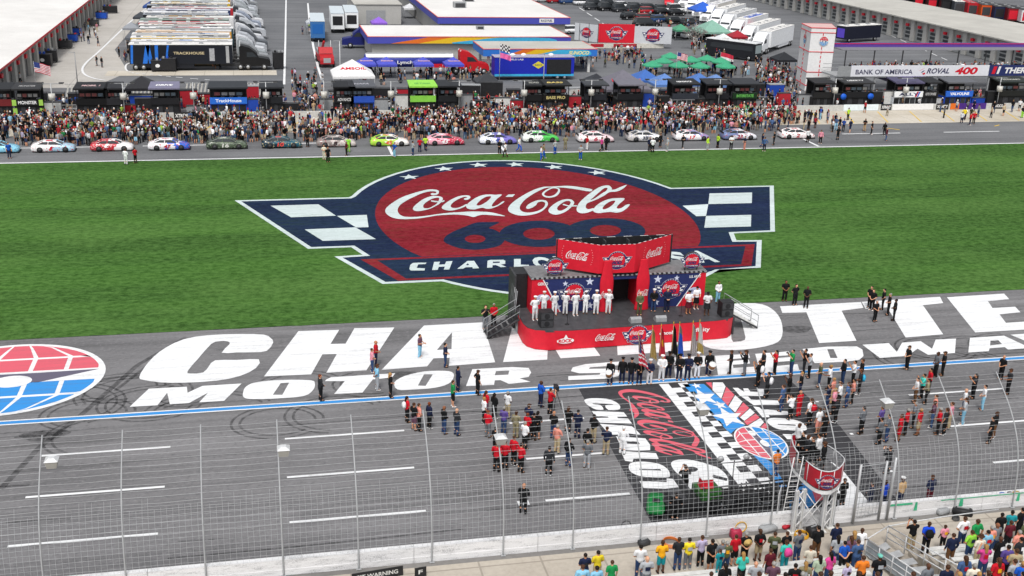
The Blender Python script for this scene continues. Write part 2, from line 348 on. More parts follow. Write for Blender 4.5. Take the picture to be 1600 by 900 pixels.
SIX = [(nrm(A4(cat([(100,310),(130,260),(220,205),(330,160),(440,115),(520,97),(640,95),(765,96),(700,132),(640,165),(700,183),(760,215),(815,260),(830,300),(800,350),(740,385),(600,415),(450,425),(300,410),(180,370),(120,340)], 3))), [nrm(A4(ell(475,295,122,48)))]),
       (nrm(A4(ell(1240,235,475,157))), [nrm(A4(ell(1235,235,187,70)))]), (nrm(A2(ell(1265,625,475,157))), [nrm(A2(ell(1265,615,185,66)))])]
CHAR = [(nrm(A3(o)), [nrm(A3(h)) for h in hs]) for o, hs in [
    ([(355,312),(340,328),(255,332),(235,375),(335,380),(330,405),(165,405),(150,385),(160,340),(190,315),(260,312)], []),
    ([(445,302),(515,300),(500,335),(570,333),(590,297),(663,292),(625,392),(560,395),(572,358),(500,362),(485,398),(420,400)], []),
    ([(720,385),(840,292),(920,290),(980,378),(905,382),(900,365),(820,366),(790,384)], [[(820,342),(845,318),(862,340)]]),
    ([(1080,290),(1110,280),(1270,277),(1292,290),(1290,325),(1240,335),(1305,362),(1240,367),(1180,340),(1140,342),(1137,370),(1075,372)], [[(1145,300),(1225,298),(1225,315),(1143,317)]]),
    ([(1395,268),(1475,266),(1475,335),(1572,338),(1575,355),(1395,362)], [])]]
def E5(l): return [G(360+x*.275, 220+y*.275)[:2] for x, y in l]
def E6(l): return [G(780+x*.275, 220+y*.275)[:2] for x, y in l]
a_l = math.acos((8.0-25.2)/18.41); a_r = math.acos((42.6-25.2)/18.41)
def arc(a, b_, n=24): return [(25.2+18.41*math.cos(a+(b_-a)*i/n), 102.63+23.0*math.sin(a+(b_-a)*i/n)) for i in range(n+1)]
OUT = [(-3.2, 111.2), (7.95, 111.2)]+arc(R(157), R(22.6))+[(53.9, 111.3), (46.6, 94.9), (42.4, 94.8), (41.8, 92.7), (44.2, 92.5), (40.8, 85.0), (36.6, 85.0)]+arc(R(-50), R(-130))+[(8.6, 85.0), (5.3, 92.4), (7.7, 92.6), (6.9, 94.8), (3.2, 94.8)]
def inset(p, d):
    n = len(p); out = []
    for i in range(n):
        a, b_, c = Vector(p[i-1]), Vector(p[i]), Vector(p[(i+1) % n]); e1 = (b_-a).normalized(); e2 = (c-b_).normalized()
        n1 = Vector((e1.y, -e1.x)); n2 = Vector((e2.y, -e2.x)); k = (n1+n2); k = k/max(k.length_squared/2, .35); out.append(tuple(b_+k*d))
    return out
INN = inset(OUT, .44)
OUTN, INNN = nrm(OUT), nrm(INN)
CHK = [nrm(E5(l)) for l in ([(228,370),(500,362),(600,427),(345,436)], [(605,428),(775,422),(785,492),(715,494)], [(422,505),(710,493),(828,560),(525,570)])]+\
      [nrm(E6(l)) for l in ([(1195,300),(1437,295),(1435,355),(1188,361)], [(1042,370),(1188,361),(1175,428),(1120,430)], [(1175,428),(1432,422),(1430,488),(1165,495)])]
BANDR = [nrm(l) for l in (E5([(750,680),(1000,668),(1600,650),(1600,658),(1010,678),(790,692),(880,735),(985,722),(985,730),(895,742),(930,768),(1600,752),(1600,764),(925,782)]),)]
BANDT = nrm([(E5([(600,656)])[0][0]+2.6, 91.3), (49.6, 91.3), (49.6, 84.9), (9.6, 84.9)])
STARS = [(x, y) for x, y in nrm([G(360+x*.275, 220+y*.275)[:2] for x, y in [(1018,207),(1215,160),(1412,138)]]+[G(780+x*.275, 220+y*.275)[:2] for x, y in [(92,135),(312,150),(558,182)]])]
STARS.insert(3, ((STARS[2][0]+STARS[3][0])/2, 1.06))
STARS = STARS[:3]+STARS[4:]
def emblem(b, mp, mats, L=.004, full=True):
    """mp(u,v,h): emblem units to the surface, h metres proud of it; mats: white navy red white2"""
    W_, N_, R_ = mats
    q = lambda h: (lambda u, v: mp(u, v, h))
    b.poly(OUTN, W_, q(L)); b.poly(INNN, N_, q(2*L))
    disc = [p for p in ell(0, 0, 1, 1, 72)]; cut = -.565
    disc = [(x, max(y, cut)) for x, y in disc]; seen = []
    for p in disc:
        if not seen or (abs(p[0]-seen[-1][0])+abs(p[1]-seen[-1][1])) > .004: seen.append(p)
    b.poly(seen, R_, q(3*L))
    for l in CHK: b.poly(l, W_, q(3*L))
    for x, y in STARS: b.poly(star(x, y, .075 if full else .085, .058), W_, q(3*L))
    for k, (o, h) in enumerate(SIX): b.poly(o, N_, q((4+.6*k)*L), h)
    for k, (o, h) in enumerate(SCRIPT): b.poly(o, W_, q((6.2+.5*(k % 2))*L), h)
    # lettering band
    bl = [((7.4-EX)/EA, cut-.005), ((43.0-EX)/EA, cut-.005), ((40.2-EX)/EA, -.862), ((9.9-EX)/EA, -.862)]
    iw = .022
    b.poly(bl, R_, q(3*L+.25*L), [[(bl[0][0]+.09, bl[0][1]-iw), (bl[1][0]-.07, bl[1][1]-iw), (bl[2][0]-.05, bl[2][1]+iw), (bl[3][0]+.045, bl[3][1]+iw)]])
    for o, h in CHAR: b.poly(o, W_, q(4*L), h)
    for ch, x in zip('OTTE', (-.165, -.03, .10, .235)): b.text(ch, W_, lambda u, v, x=x: mp(x+u, -.715+v, 4*L), bold=.05, fit=(.115, .165))
    for ch, x in zip('USA', (.455, .615, .775)): b.text(ch, W_, lambda u, v, x=x: mp(x+u, -.715+v, 4*L), bold=.05, fit=(.125, .165))
    return b
def script(b, mp, m, h=.004):
    for k, (o, hl) in enumerate(SCRIPT): b.poly(o, m, lambda u, v: mp(u, v, h*(1+.3*(k % 2))), hl)
us = [p[0] for o, _ in SCRIPT for p in o]; vs_ = [p[1] for o, _ in SCRIPT for p in o]
SU0, SU1, SV0, SV1 = min(us), max(us), min(vs_), max(vs_)
def script_fit(b, mp2, m, wd, ht, h=.004):          # script lettering centred in a wd x ht box
    script(b, lambda u, v, hh: mp2((u-(SU0+SU1)/2)/(SU1-SU0)*wd, (v-(SV0+SV1)/2)/(SV1-SV0)*ht, hh), m, h)
def embl_fit(b, mp2, wd, mats, h=.004):              # whole emblem, width wd, true proportions
    s = wd/((53.9+3.2)/EA)
    emblem(b, lambda u, v, hh: mp2(u*s, v*s, hh), mats, h, False)
eb = MB(); emblem(eb, lambda u, v, h: (EX+u*EA, EY+v*EB, .012+h), (M_GWHITE, M_GNAVY, M_GRED), .005)
tag(eb.build('painted_logo'), 'huge red and navy winged race emblem painted on the infield grass', None, None, 'structure')

# ---------------------------------------------------------------- big white letters on the apron
def S(l): return [G(x, y)[:2] for x, y in l]
def PL(l): return S([(x/4, 450+y/4) for x, y in l])
def PM(l): return S([(400+x/4, 450+y/4) for x, y in l])
def PR(l): return S([(1200+x/4, 420+y/4) for x, y in l])
ap = MB()
AP = [
 (PL(cat([(870,560),(900,500),(960,430),(1040,370),(1150,320),(1300,295),(1500,288),(1650,292),(1690,312),(1708,340),(1668,393),(1590,402),(1480,403),(1385,405),(1436,350),(1420,333),(1370,333),(1320,350),(1240,440),(1172,520),(1190,535),(1270,528),(1305,490),(1345,452),(1480,450),(1618,446),(1600,500),(1500,550),(1350,580),(1150,592),(1000,590),(900,575)], 2)), []),
 (PM([(265,270),(520,262),(465,350),(560,348),(615,252),(865,247),(690,515),(440,530),(505,413),(415,415),(345,540),(50,553)]), []),
 (PM([(1050,235),(1415,215),(1495,465),(1205,487),(1210,437),(1110,440),(1070,490),(785,512)]), [PM([(1225,278),(1222,382),(1130,388)])]),
 (S([(786,566),(804,497),(905,492),(932,500),(934,520),(920,531),(938,556),(876,560),(864,540),(856,540),(855,562)]), [S([(862,507),(893,506),(896,517),(861,519)])]),
 (S([(965,555),(962,490),(1020,488),(1030,532),(1085,529),(1090,547)]), []),
 (S(cat([(1092,500),(1098,482),(1125,476),(1180,474),(1205,482),(1220,500),(1222,525),(1208,538),(1165,546),(1120,546),(1096,536)], 3)), [S(cat([(1142,494),(1150,491),(1157,497),(1163,520),(1164,531),(1150,534),(1143,530)], 2))]),
 (PR([(75,235),(580,208),(597,245),(460,262),(553,450),(320,465),(240,272),(90,277)]), []),
 (PR([(585,207),(1075,175),(1095,215),(968,228),(1095,410),(860,430),(745,242),(610,250)]), []),
 (PR([(1118,178),(1475,155),(1508,190),(1375,203),(1403,245),(1545,237),(1578,272),(1447,285),(1487,338),(1640,328),(1690,375),(1295,398)]), []),
 (PL([(810,743),(930,630),(1168,617),(1172,655),(1265,612),(1510,597),(1400,706),(1245,715),(1300,655),(1180,720),(1062,727),(1045,655),(985,733)]), []),
 (PM(cat([(-80,650),(-60,615),(0,590),(150,575),(340,577),(368,600),(355,640),(300,675),(150,690),(-10,695),(-75,685)], 3)), [PM([(155,595),(207,592),(165,668),(105,668)])]),
 (PM([(440,572),(470,558),(870,533),(850,560),(730,572),(665,655),(488,663),(555,583),(430,583)]), []),
 (PM(cat([(865,590),(930,550),(1050,522),(1180,518),(1230,530),(1235,560),(1200,600),(1110,625),(980,635),(885,635)], 3)), [PM([(1050,540),(1105,540),(1060,612),(1012,610)])]),
 (S([(728,603.5),(738,577),(800,573.5),(826,575),(830,582),(826,589),(812,591.5),(829,596.5),(795,600),(782,594),(773,594.5),(772,601.5)]), [S([(775,580),(796,579),(794,585.5),(773,586.5)])]),
 (S([(968,565),(915,569),(895,574),(892,580),(905,583.5),(938,583),(937,585.5),(888,588),(888,594),(945,592),(966,588),(970,580),(955,576),(920,576.5),(922,574),(966,571)]), []),
 (S([(1055,590),(1052,559),(1100,556),(1112,562),(1112,571),(1080,576),(1082,589)]), []),
 (S([(1122,586),(1117,556),(1170,553),(1172,559),(1143,561),(1144,564),(1170,562),(1172,568),(1145,570),(1146,575),(1178,573),(1180,582)]), []),
 (S([(1188,583),(1180,553),(1232,549),(1236,555),(1206,557),(1208,560),(1236,558),(1238,564),(1210,566),(1212,572),(1246,569),(1249,578)]), []),
 (PR([(215,502),(370,487),(555,485),(590,505),(597,545),(570,570),(480,582),(292,590)]), [PR([(370,503),(410,503),(435,558),(390,558)])]),
 (PR([(590,475),(755,465),(805,520),(838,462),(955,453),(1025,500),(1048,443),(1175,437),(1168,527),(1000,538),(935,500),(870,545),(700,558)]), []),
 (PR([(1262,432),(1475,418),(1640,495),(1500,505),(1480,490),(1385,497),(1380,515),(1252,523)]), [PR([(1390,450),(1440,447),(1462,470),(1388,480)])]),
 (PR([(1515,412),(1660,402),(1700,430),(1760,400),(1900,393),(1750,460),(1762,490),(1640,497),(1630,460)]), []),
]
for k, (o, h) in enumerate(AP): ap.poly(o, M_TWHITE, lambda u, v: (u, v, .004+.0012*(k % 4)), h)
tag(ap.build('apron_lettering'), 'giant white track name lettering painted along the grey apron', None, None, 'structure')

# globe emblem at the left of the lettering
GX, GYc = G(8, 592)[:2]; gl_r = G(166.5, 575)[0]-GX
gtop, gbot = G(60, 537)[1], G(20, 649)[1]; GYc = (gtop+gbot)/2; gry = (gtop-gbot)/2
def globe(b, mp, W_, RD, BL, DK, L=.004):
    q = lambda h: (lambda u, v: mp(u, v, h))
    b.poly(ell(0, 0, 1, 1, 60), W_, q(L))
    def clip(pts, lo=-1, hi=1): return pts
    def cells(sgn, m):
        rr = .95
        g = [(-.93, -.62), (-.57, -.2), (-.15, .2), (.25, .57), (.62, .93)]
        for (v0, v1) in ((.16, .50), (.55, .95)):
            for a, c in g:
                P = []
                for (u, v) in [(a, v0), (c, v0)]: P.append((u*.98, v))
                for (u, v) in [(c, v1), (a, v1)]: P.append((u*(.98 if v1 < .6 else .45), v))
                P2 = []
                for i in range(4):
                    for t in (0, .25, .5, .75):
                        x = P[i][0]+(P[(i+1) % 4][0]-P[i][0])*t; y = P[i][1]+(P[(i+1) % 4][1]-P[i][1])*t
                        rad = math.hypot(x, y)
                        if rad > .94: x, y = x/rad*.94, y/rad*.94
                        P2.append((x, sgn*y))
                if abs(sum(P2[i-1][0]*P2[i][1]-P2[i][0]*P2[i-1][1] for i in range(len(P2)))) > .02: b.poly(P2, m, q(2*L))
    cells(1, RD); cells(-1, BL)
    b.poly([(-.9, -.05), (-.9, .12), (.3, .1), (.93, .12), (.35, -.17), (-.2, -.13)], DK, q(2*L))
    b.poly(ell(-.02+.1, -.11, .2, .16, 24), W_, q(3*L)); b.poly(ell(-.55, .05, .16, .14, 24), W_, q(3*L))
gb = MB(); globe(gb, lambda u, v, h: (GX+u*gl_r, GYc+v*gry, h), M_TWHITE, M_TPINK, M_TBLUE, M_TGREY)
tag(gb.build('globe_logo'), 'round red white and blue globe emblem painted on the apron', None, None, 'structure')

# ---------------------------------------------------------------- start/finish paint block
def F(l, x0=900, y0=500, s=4.): return [G(x0+x/s, y0+y/s)[:2] for x, y in l]
X0, X1 = G(905, 607)[0], G(1225, 588)[0]
sf = MB(); sf.poly([(18.9, 63.6), (33.1, 63.6), (33.2, 56), (32.0, 47), (18.3, 47)], M_BLACKPAINT, lambda u, v: (u, v, -.008))
tag(sf.build('finish_line_paint'), kind='structure')
fl = MB()
q = lambda z: (lambda u, v: (u, v, z))
cx0 = G(1030, 601)[0]; cx1 = G(1074, 598)[0]; cw = (cx1-cx0)/3
fl.poly(rect(cx0, cx0+cw, 48.2, 63.5), M_TWHITE, q(.002))
for i in range(22):
    for c in (1, 2):
        if (i+c) % 2 == 0: fl.poly(rect(cx0+cw*c, cx0+cw*(c+1), 63.5-(i+1)*.7, 63.5-i*.7), M_TWHITE, q(.002))
H1 = lambda l: [G(1040+x/8, 600+y/8)[:2] for x, y in l]
bl = H1([(210,0),(480,0),(745,235),(990,520),(880,560),(810,625),(640,450),(430,230)])
fl.poly(bl, M_TBLUE, q(.002))
def fit_star(c, r, rot=0):
    c = H1([c])[0]; fl.poly([(c[0]+x, c[1]+y*1.35) for x, y in star(0, 0, r, r, math.pi/2+rot)], M_TWHITE, q(.005))
fit_star((385,22), .33); fit_star((475,165), .95); fit_star((680,262), .45); fit_star((790,415), 1.05)
rays = [((500,-20),(575,-20),(590,70),(570,45)), ((590,-20),(715,-20),(750,30),(695,185),(585,75)), ((760,35),(860,135),(775,275),(705,190)), ((870,140),(960,220),(870,355),(785,280)), ((970,230),(1045,300),(930,410),(875,360)), ((1055,305),(1115,360),(985,460),(930,418)), ((1125,370),(1175,420),(1020,515),(980,470)), ((1185,425),(1230,480),(1170,540),(1030,520)), ((1240,485),(1290,540),(1240,560),(1190,540))]
for k, r in enumerate(rays): fl.poly(H1(r), M_TPINK if k % 2 == 0 else M_TWHITE, q(.002))
gc = G(1189, 691)[:2]; ga = (G(1231, 700)[0]-G(1148, 682)[0])/2
globe(fl, lambda u, v, h: (gc[0]-v*1.45, gc[1]-u*2.1, h), M_TWHITE, M_TPINK, M_TBLUE, M_TGREY, .003)
LAY = 0
for l, m_ in [([(1172,706),(1188,712),(1205,722),(1226,755),(1240,775),(1235,795),(1222,770),(1200,735)], M_TBLUE), ([(1238,775),(1262,745),(1275,785),(1255,800)], M_TBLUE), ([(1262,745),(1295,758),(1300,775),(1275,785)], M_TPINK), ([(1298,722),(1306,722),(1362,790),(1362,806),(1310,806),(1280,770)], M_TWHITE)]:
    fl.poly(S(l), m_, q(.002+.0015*LAY)); LAY += 1
# faded red script running down the black paint
cs = [G(*p)[:2] for p in ((960, 607), (1115, 765))]
def ms(u, v, h):          # lettering turned a quarter: x of the word runs towards the wall
    return (18.4+v, 62.8-(u+7.4), .002+h)
script_fit(fl, lambda u, v, h: (22.6+v-(u)*.02, 58.2-u, .004+h), M_TPINK, 9.7, 3.0, .002)
C1 = lambda l, x0=900, y0=590, s=10.: [G(x0+x/s, y0+y/s)[:2] for x, y in l]
fl.poly(C1(cat([(130,360),(160,335),(250,322),(400,325),(520,340),(620,380),(680,430),(690,480),(650,505),(505,505),(455,432),(565,425),(560,412),(265,402),(300,420),(385,430),(430,500),(320,500),(250,470),(170,420)], 2)), M_TWHITE, q(.002))
fl.poly(C1([(245,522),(745,540),(800,610),(640,612),(655,632),(815,640),(875,718),(375,705),(315,632),(510,625),(500,610),(300,600)]), M_TWHITE, q(.002))
fl.poly(C1([(375,722),(870,760),(915,795),(1010,890),(960,890),(650,850),(690,890),(520,890)]), M_TWHITE, q(.002))
C2 = lambda l: C1(l, 960, 670, 6.)
fl.poly(C2([(15,70),(290,90),(335,150),(335,200),(230,205),(80,200)]), M_TWHITE, q(.002), [C2([(110,115),(225,122),(240,145),(120,140)])])
fl.poly(C2([(60,208),(390,228),(415,282),(180,278),(170,310),(100,300)]), M_TWHITE, q(.002))
fl.poly(C2(cat([(135,345),(170,315),(280,308),(420,330),(500,380),(520,430),(500,455),(350,455),(230,440),(150,400)], 3)), M_TWHITE, q(.002), [C2([(230,375),(430,378),(440,392),(240,388)])])
fl.poly(C2([(235,490),(490,500),(490,465),(550,470),(620,570),(580,600),(555,565),(275,555)]), M_TWHITE, q(.002))
fl.poly(C2([(325,628),(540,632),(600,690),(380,700)]), M_TWHITE, q(.0035))
fl.poly(C2(cat([(530,330),(570,295),(680,288),(800,310),(900,340),(980,370),(1060,450),(1065,560),(1050,640),(1000,625),(930,620),(1055,750),(930,750),(850,620),(830,575),(700,580),(650,470),(570,400)], 3)), M_TWHITE, q(.002), [C2(ell(725,380,58,24, 20)), C2(ell(935,578,98,40, 24)), C2([(905,455),(930,430),(1060,465),(1055,490)])])
# mirrored white letters on the far side of the block
C3 = lambda l: [G(1040+x/8, 600+y/8)[:2] for x, y in l]
fl.poly(C3([(840,48),(905,48),(985,100),(970,55),(1030,55),(1060,95),(1165,100),(1150,60),(1225,60),(1232,120),(1215,150),(930,148)]), M_TWHITE, q(.002))
fl.poly(C3([(945,155),(1030,155),(1070,195),(1400,205),(1430,262),(1200,262),(1105,268)]), M_TWHITE, q(.002))
fl.poly(C3([(1095,280),(1170,290),(1200,315),(1520,340),(1550,385),(1290,390),(1300,415),(1210,415)]), M_TWHITE, q(.002))
fl.poly(C3(cat([(1268,460),(1300,430),(1400,425),(1600,445),(1720,490),(1760,540),(1740,580),(1500,575),(1380,555),(1290,500)], 3)), M_TWHITE, q(.002), [C3([(1400,498),(1620,508),(1630,522),(1410,512)])])
fl.poly(C3([(1460,625),(1800,640),(1850,690),(1520,690)]), M_TWHITE, q(.002))
tag(fl.build('finish_line_artwork'), 'star stripe and script artwork painted across the start finish line', None, None, 'structure')

# tyre marks
n = N('tyre_mark'); f = n.noise(3, detail=4)
tr = n.new('BsdfTransparent'); mx = n.new('MixShader'); n.set(mx.inputs[0], n.rng(f, .3, .7, .1, .5)); n.t.links.new(tr.outputs[0], mx.inputs[1]); n.t.links.new(n.b.outputs[0], mx.inputs[2])
n.col((.03, .03, .032)).rough(.8); n.t.links.new(mx.outputs[0], n.t.nodes['Material Output'].inputs[0]); M_TYRE = n.m
tm = MB(); rnd = random.Random(4)
def ribbon(pts, wd, k):
    pts = [Vector(p[:2]) for p in pts]; vs = []
    for i, p in enumerate(pts):
        d = (pts[min(i+1, len(pts)-1)]-pts[max(i-1, 0)]).normalized(); nn = Vector((-d.y, d.x))*wd/2
        vs += [(*(p+nn), -.0155+.00005*k), (*(p-nn), -.0155+.00005*k)]
    tm.add(vs, [(2*i, 2*i+1, 2*i+3, 2*i+2) for i in range(len(pts)-1)], M_TYRE)
k = 0
for cx, cy, rr, a0, a1 in [(-9.5,68,2.2,0,5),(-8.6,67,3.0,-1,3.6),(-7.5,65.5,2.6,1,6),(-11,64.5,2.2,0,4.4),(-5.5,66.5,1.8,2,7),(-4,63.5,3.4,.4,3),(-9.5,61.5,3,1.6,4),(0,61.8,2.2,0,5.5),(3.5,62.3,2.6,.5,4.5),(1.5,66.8,2.2,0,3),(-13,66,3.5,-1,1.2),(6,66.4,2,2,5),(46,66.5,2.4,1,5.6),(49,66.3,2.1,0,4.6),(52,65.8,2.9,1.4,5),(44.5,65.3,3.2,2,4)]:
    for off in (0, .5): ribbon([(cx+(rr+off)*math.cos(a0+(a1-a0)*i/26), cy+(rr+off)*math.sin(a0+(a1-a0)*i/26)*.8) for i in range(27)], .16, k); k += 1
ribbon([G(*p) for p in [(290,527),(215,570),(130,645),(60,700),(0,765)]], .35, k); k += 1
ribbon([G(*p) for p in [(300,527),(225,575),(180,610)]], .25, k); k += 1
for i in range(60):
    x = rnd.uniform(-25, 60); y = rnd.choice([rnd.uniform(48, 63), rnd.uniform(60, 76)]); L = rnd.uniform(2, 16); a = rnd.uniform(-.06, .06); c = rnd.uniform(-.004, .004)
    ribbon([(x+L*t/8, y+a*L*t/8+c*(L*t/8)**2) for t in range(9)], rnd.uniform(.05, .16), k); k += 1
for cx, cy in ((37.5, 71.3), (33.8, 69.3), (7.8, 67.3), (-13, 62)):
    tm.poly([(cx+math.cos(a)*1.3*(1+.2*math.sin(3*a)), cy+math.sin(a)*.7) for a in [i*.35 for i in range(18)]], M_TYRE, q(-.0155+.00005*k)); k += 1
for cracks in range(14):
    x = rnd.uniform(-16, 60); y = rnd.uniform(72, 76.5); pts = [(x, y)]
    for s_ in range(10): pts.append((pts[-1][0]+rnd.uniform(.3, .8), pts[-1][1]+rnd.uniform(-.18, .18)))
    ribbon(pts, .05, k); k += 1
for cracks in range(16):
    x = rnd.uniform(-28, 90); y = rnd.uniform(129.5, 142); pts = [(x, y)]; a = rnd.choice([0, 1])
    for s_ in range(10): pts.append((pts[-1][0]+(rnd.uniform(.5, 1.5) if a else rnd.uniform(-.5, .5)), pts[-1][1]+(rnd.uniform(-.3, .3) if a else rnd.uniform(.5, 1.2))))
    if pts[-1][1] < 142: ribbon(pts, .12, k); k += 1
tag(tm.build('tyre_marks'), kind='structure')
# ================================================================ stage
ZD = 1.45
SP = (WHITE, NAVY, RED)
st = empty('stage', (24.6, 72.5, 0), 0, 'red and black event stage with raised back wall and bottle shaped columns on the apron', 'stage')
def at(o, root=None):                                    # keep world placement when parented to an unrotated empty
    root = root or st; o.parent = root; o.location = tuple(-x for x in root.location); return o
sk = [(17.05, 73.4), (17.0, 71.6), (17.15, 70.8), (17.6, 70.3), (18.4, 70.0), (20, 69.9), (30.8, 70.25), (31.7, 70.4), (32.2, 70.8), (32.35, 71.6), (32.35, 73.0)]
M_DECK = mat((.055, .055, .06), .5, .35, 2)
b = MB(); b.prism(sk+[(32.35, 76), (17.05, 76)], M_DECK, lambda u, v: (u, v, ZD-.12), lambda u, v: (u, v, ZD)); at(b.build('deck'))
b = MB(); n_ = len(sk); vs = []
for i, (x, y) in enumerate(sk):
    for z in (ZD-.01, .9, .45, .04):
        w_ = .03+.05*math.sin(i*2.1+z*2); vs.append((x+(.03 if x > 30 else -.03 if x < 18 else 0), y-w_, z))
b.add(vs, [(i*4+k, (i+1)*4+k, (i+1)*4+k+1, i*4+k+1) for i in range(n_-1) for k in range(3)], RED, True); skirt = at(b.build('skirt'))
def skm(cx, cz):                                         # signs lie on the skirt's front
    return lambda u, v, h=0: (cx+u, 69.8-h+(cx+u-20)*.0324, cz+v)
b = MB(); embl_fit(b, skm(24.85, .82), 2.35, SP, .004); at(b.build('race_emblem'))
b = MB(); script_fit(b, skm(22.5, .8), WHITE, 1.5, .52); at(b.build('script_sign'))
b = MB(); b.text('xfinity', WHITE, lambda u, v: skm(29.6, .84)(u, v, .01), bold=.02, fit=(1.35, .4)); at(b.build('lettering'))
b = MB(); b.text('oncolo', WHITE, lambda u, v: skm(27.1, .82)(u, v, .01), bold=.03, fit=(1.25, .27)); at(b.build('lettering'))
b = MB(); b.poly(ell(0, -.05, .62, .2, 24), WHITE, lambda u, v: skm(19.6, .78)(u, v, .004)); b.poly([(-.15, .1), (.2, .1), (.02, .42)], WHITE, lambda u, v: skm(19.6, .78)(u, v, .006))
at(b.build('badge')); b = MB(); b.text('ROCK', RED, lambda u, v: skm(19.6, .73)(u, v, .012), bold=.05, fit=(1.0, .26)); at(b.build('lettering'))
# back wall with a doorway
WY = 73.4
dl, dr = GY(952, 470, 73.4).x, GY(996, 470, 73.4).x
b = MB(); b.box(17.95, dl, WY, 76.1, ZD+.002, 4.0, RED); b.box(dr, 31.0, WY, 76.1, ZD+.002, 4.0, RED); b.box(dl+.002, dr-.002, WY, 76.0, 3.75, 4.0, NAVY); b.box(dl+.002, dr-.002, 75.6, 76.0, ZD+.002, 3.745, BLACK)
at(b.build('back_wall'))
b = MB(); b.box(17.9, 31.05, WY-.05, 76.15, 4.004, 4.1, mat((.17, .17, .175), .6, .25)); at(b.build('roof'))
b = MB()
for i in range(75):
    x = 17.9+i*.1745
    mm_ = GREY if i % 2 == 0 else BLACK
    b.box(x, x+.1745, WY-.07, WY-.053, 4.03, 4.1, mm_); b.box(x, x+.1745, WY-.05, WY+.05, 4.104, 4.115, mm_)
for i in range(10):
    for x in (17.9, 30.95): b.box(x, x+.1, WY+.1+i*.26, WY+.1+i*.26+.13, 4.104, 4.115, BLACK); b.box(x, x+.1, WY+.1+i*.26+.13, WY+.1+i*.26+.26, 4.104, 4.115, GREY)
at(b.build('checkered_trim'))
wl = lambda px, py: (lambda P: (P.x, P.z))(GY(px, py, WY-.02))
b = MB()
def wp(l, s=8., x0=790, y0=355): return [wl(x0+x/s, y0+y/s) for x, y in l]
wm = lambda h: (lambda u, v: (u, WY-.01-h, min(max(v, ZD+.02), 3.985)))
lx = wl(790+490/8, 400)[0]; lx2 = GY(876, 490, 73.4).x
b.poly([(lx, 3.98), (dl-.3, 3.98), (dl-.3, ZD+.02), (lx2, ZD+.02)], NAVY, wm(.004)); b.poly([(lx-.09, 3.98), (lx, 3.98), (lx2, ZD+.02), (lx2-.09, ZD+.02)], WHITE, wm(.005))
at(b.build('wall_banner')); b = MB(); rx = GY(1094, 426, 73.4).x; rx2 = GY(1056, 482, 73.4).x
b.poly([(rx, 3.98), (dr+.3, 3.98), (dr+.3, ZD+.02), (rx2, ZD+.02)], NAVY, wm(.004)); b.poly([(rx+.09, 3.98), (rx, 3.98), (rx2, ZD+.02), (rx2+.09, ZD+.02)], WHITE, wm(.005))
wbn = at(b.build('wall_banner'))
for x, z, r in ((20.4, 3.6, .22), (22.2, 3.68, .33), (27.3, 3.62, .33), (28.75, 3.66, .22), (19.9, 1.85, .3), (22.3, 1.85, .28), (27.3, 1.85, .28), (28.2, 2.0, .25)):
    b = MB(); b.poly(star(x, z, r, r), mat((.62, .66, .8), .5, .05), lambda u, v: (u, WY-.017, v)); at(b.build('star'))
for cx, cz in ((GY(897, 457, 73.4).x, 2.85), (GY(1048, 452, 73.4).x, 2.85)):
    b = MB(); embl_fit(b, lambda u, v, h, cx=cx, cz=cz: (cx+u, WY-.03-h, cz+v), 2.5, SP, .005); at(b.build('race_emblem'))
b = MB(); b.text('GEICO', WHITE, lambda u, v: (18.75+u, WY-.03, 3.66+v), bold=.03, fit=(.75, .22)); at(b.build('lettering')); b = MB(); b.text('U.S. ARMY', WHITE, lambda u, v: (30.15+u, WY-.03, 3.72+v), bold=.03, fit=(.9, .2))
at(b.build('lettering')); b = MB(); b.poly(ell(18.8, 2.6, .5, .28), mat((.5, .55, .75), .5, .05), wm(.006)); at(b.build('badge')); b = MB(); b.poly(ell(30.2, 2.6, .5, .28), mat((.5, .55, .75), .5, .05), wm(.006)); b.text('Ford', NAVY, lambda u, v: (30.2+u, WY-.03, 2.6+v), bold=.02, fit=(.5, .2))
at(b.build('lettering'))
def bottle(cx):
    prof = [(0, .5), (.1, .54), (.7, .47), (1.3, .46), (1.8, .5), (2.4, .5), (2.9, .42), (3.4, .34), (3.8, .3), (4.0, .29)]
    pr = cat(prof, 3, False); rings = []
    for z, r in pr: rings.append([(cx+r*math.cos(a), WY-.27+r*.3*math.sin(a), ZD+.003+z*.96) for a in [2*math.pi*k/20 for k in range(20)]])
    b = MB(); b.loft(rings, RED); o = at(b.build('bottle_column'))
    b = MB(); script_fit(b, lambda u, v, h: (cx+.52*math.sin(u/.55), WY-.27-.165*math.cos(u/.55)-h, ZD+1.35+v), WHITE, 1.0, .5, .012); s_ = b.build('script_sign', o)
bottle(GY(946, 470, 73.2).x); bottle(GY(1002, 470, 73.2).x)
hx = [(20.05, 75.1), (22.75, 73.25), (25.4, 73.2), (28.85, 75.2)]
b = MB(); t0, t1 = 4.3, 6.42
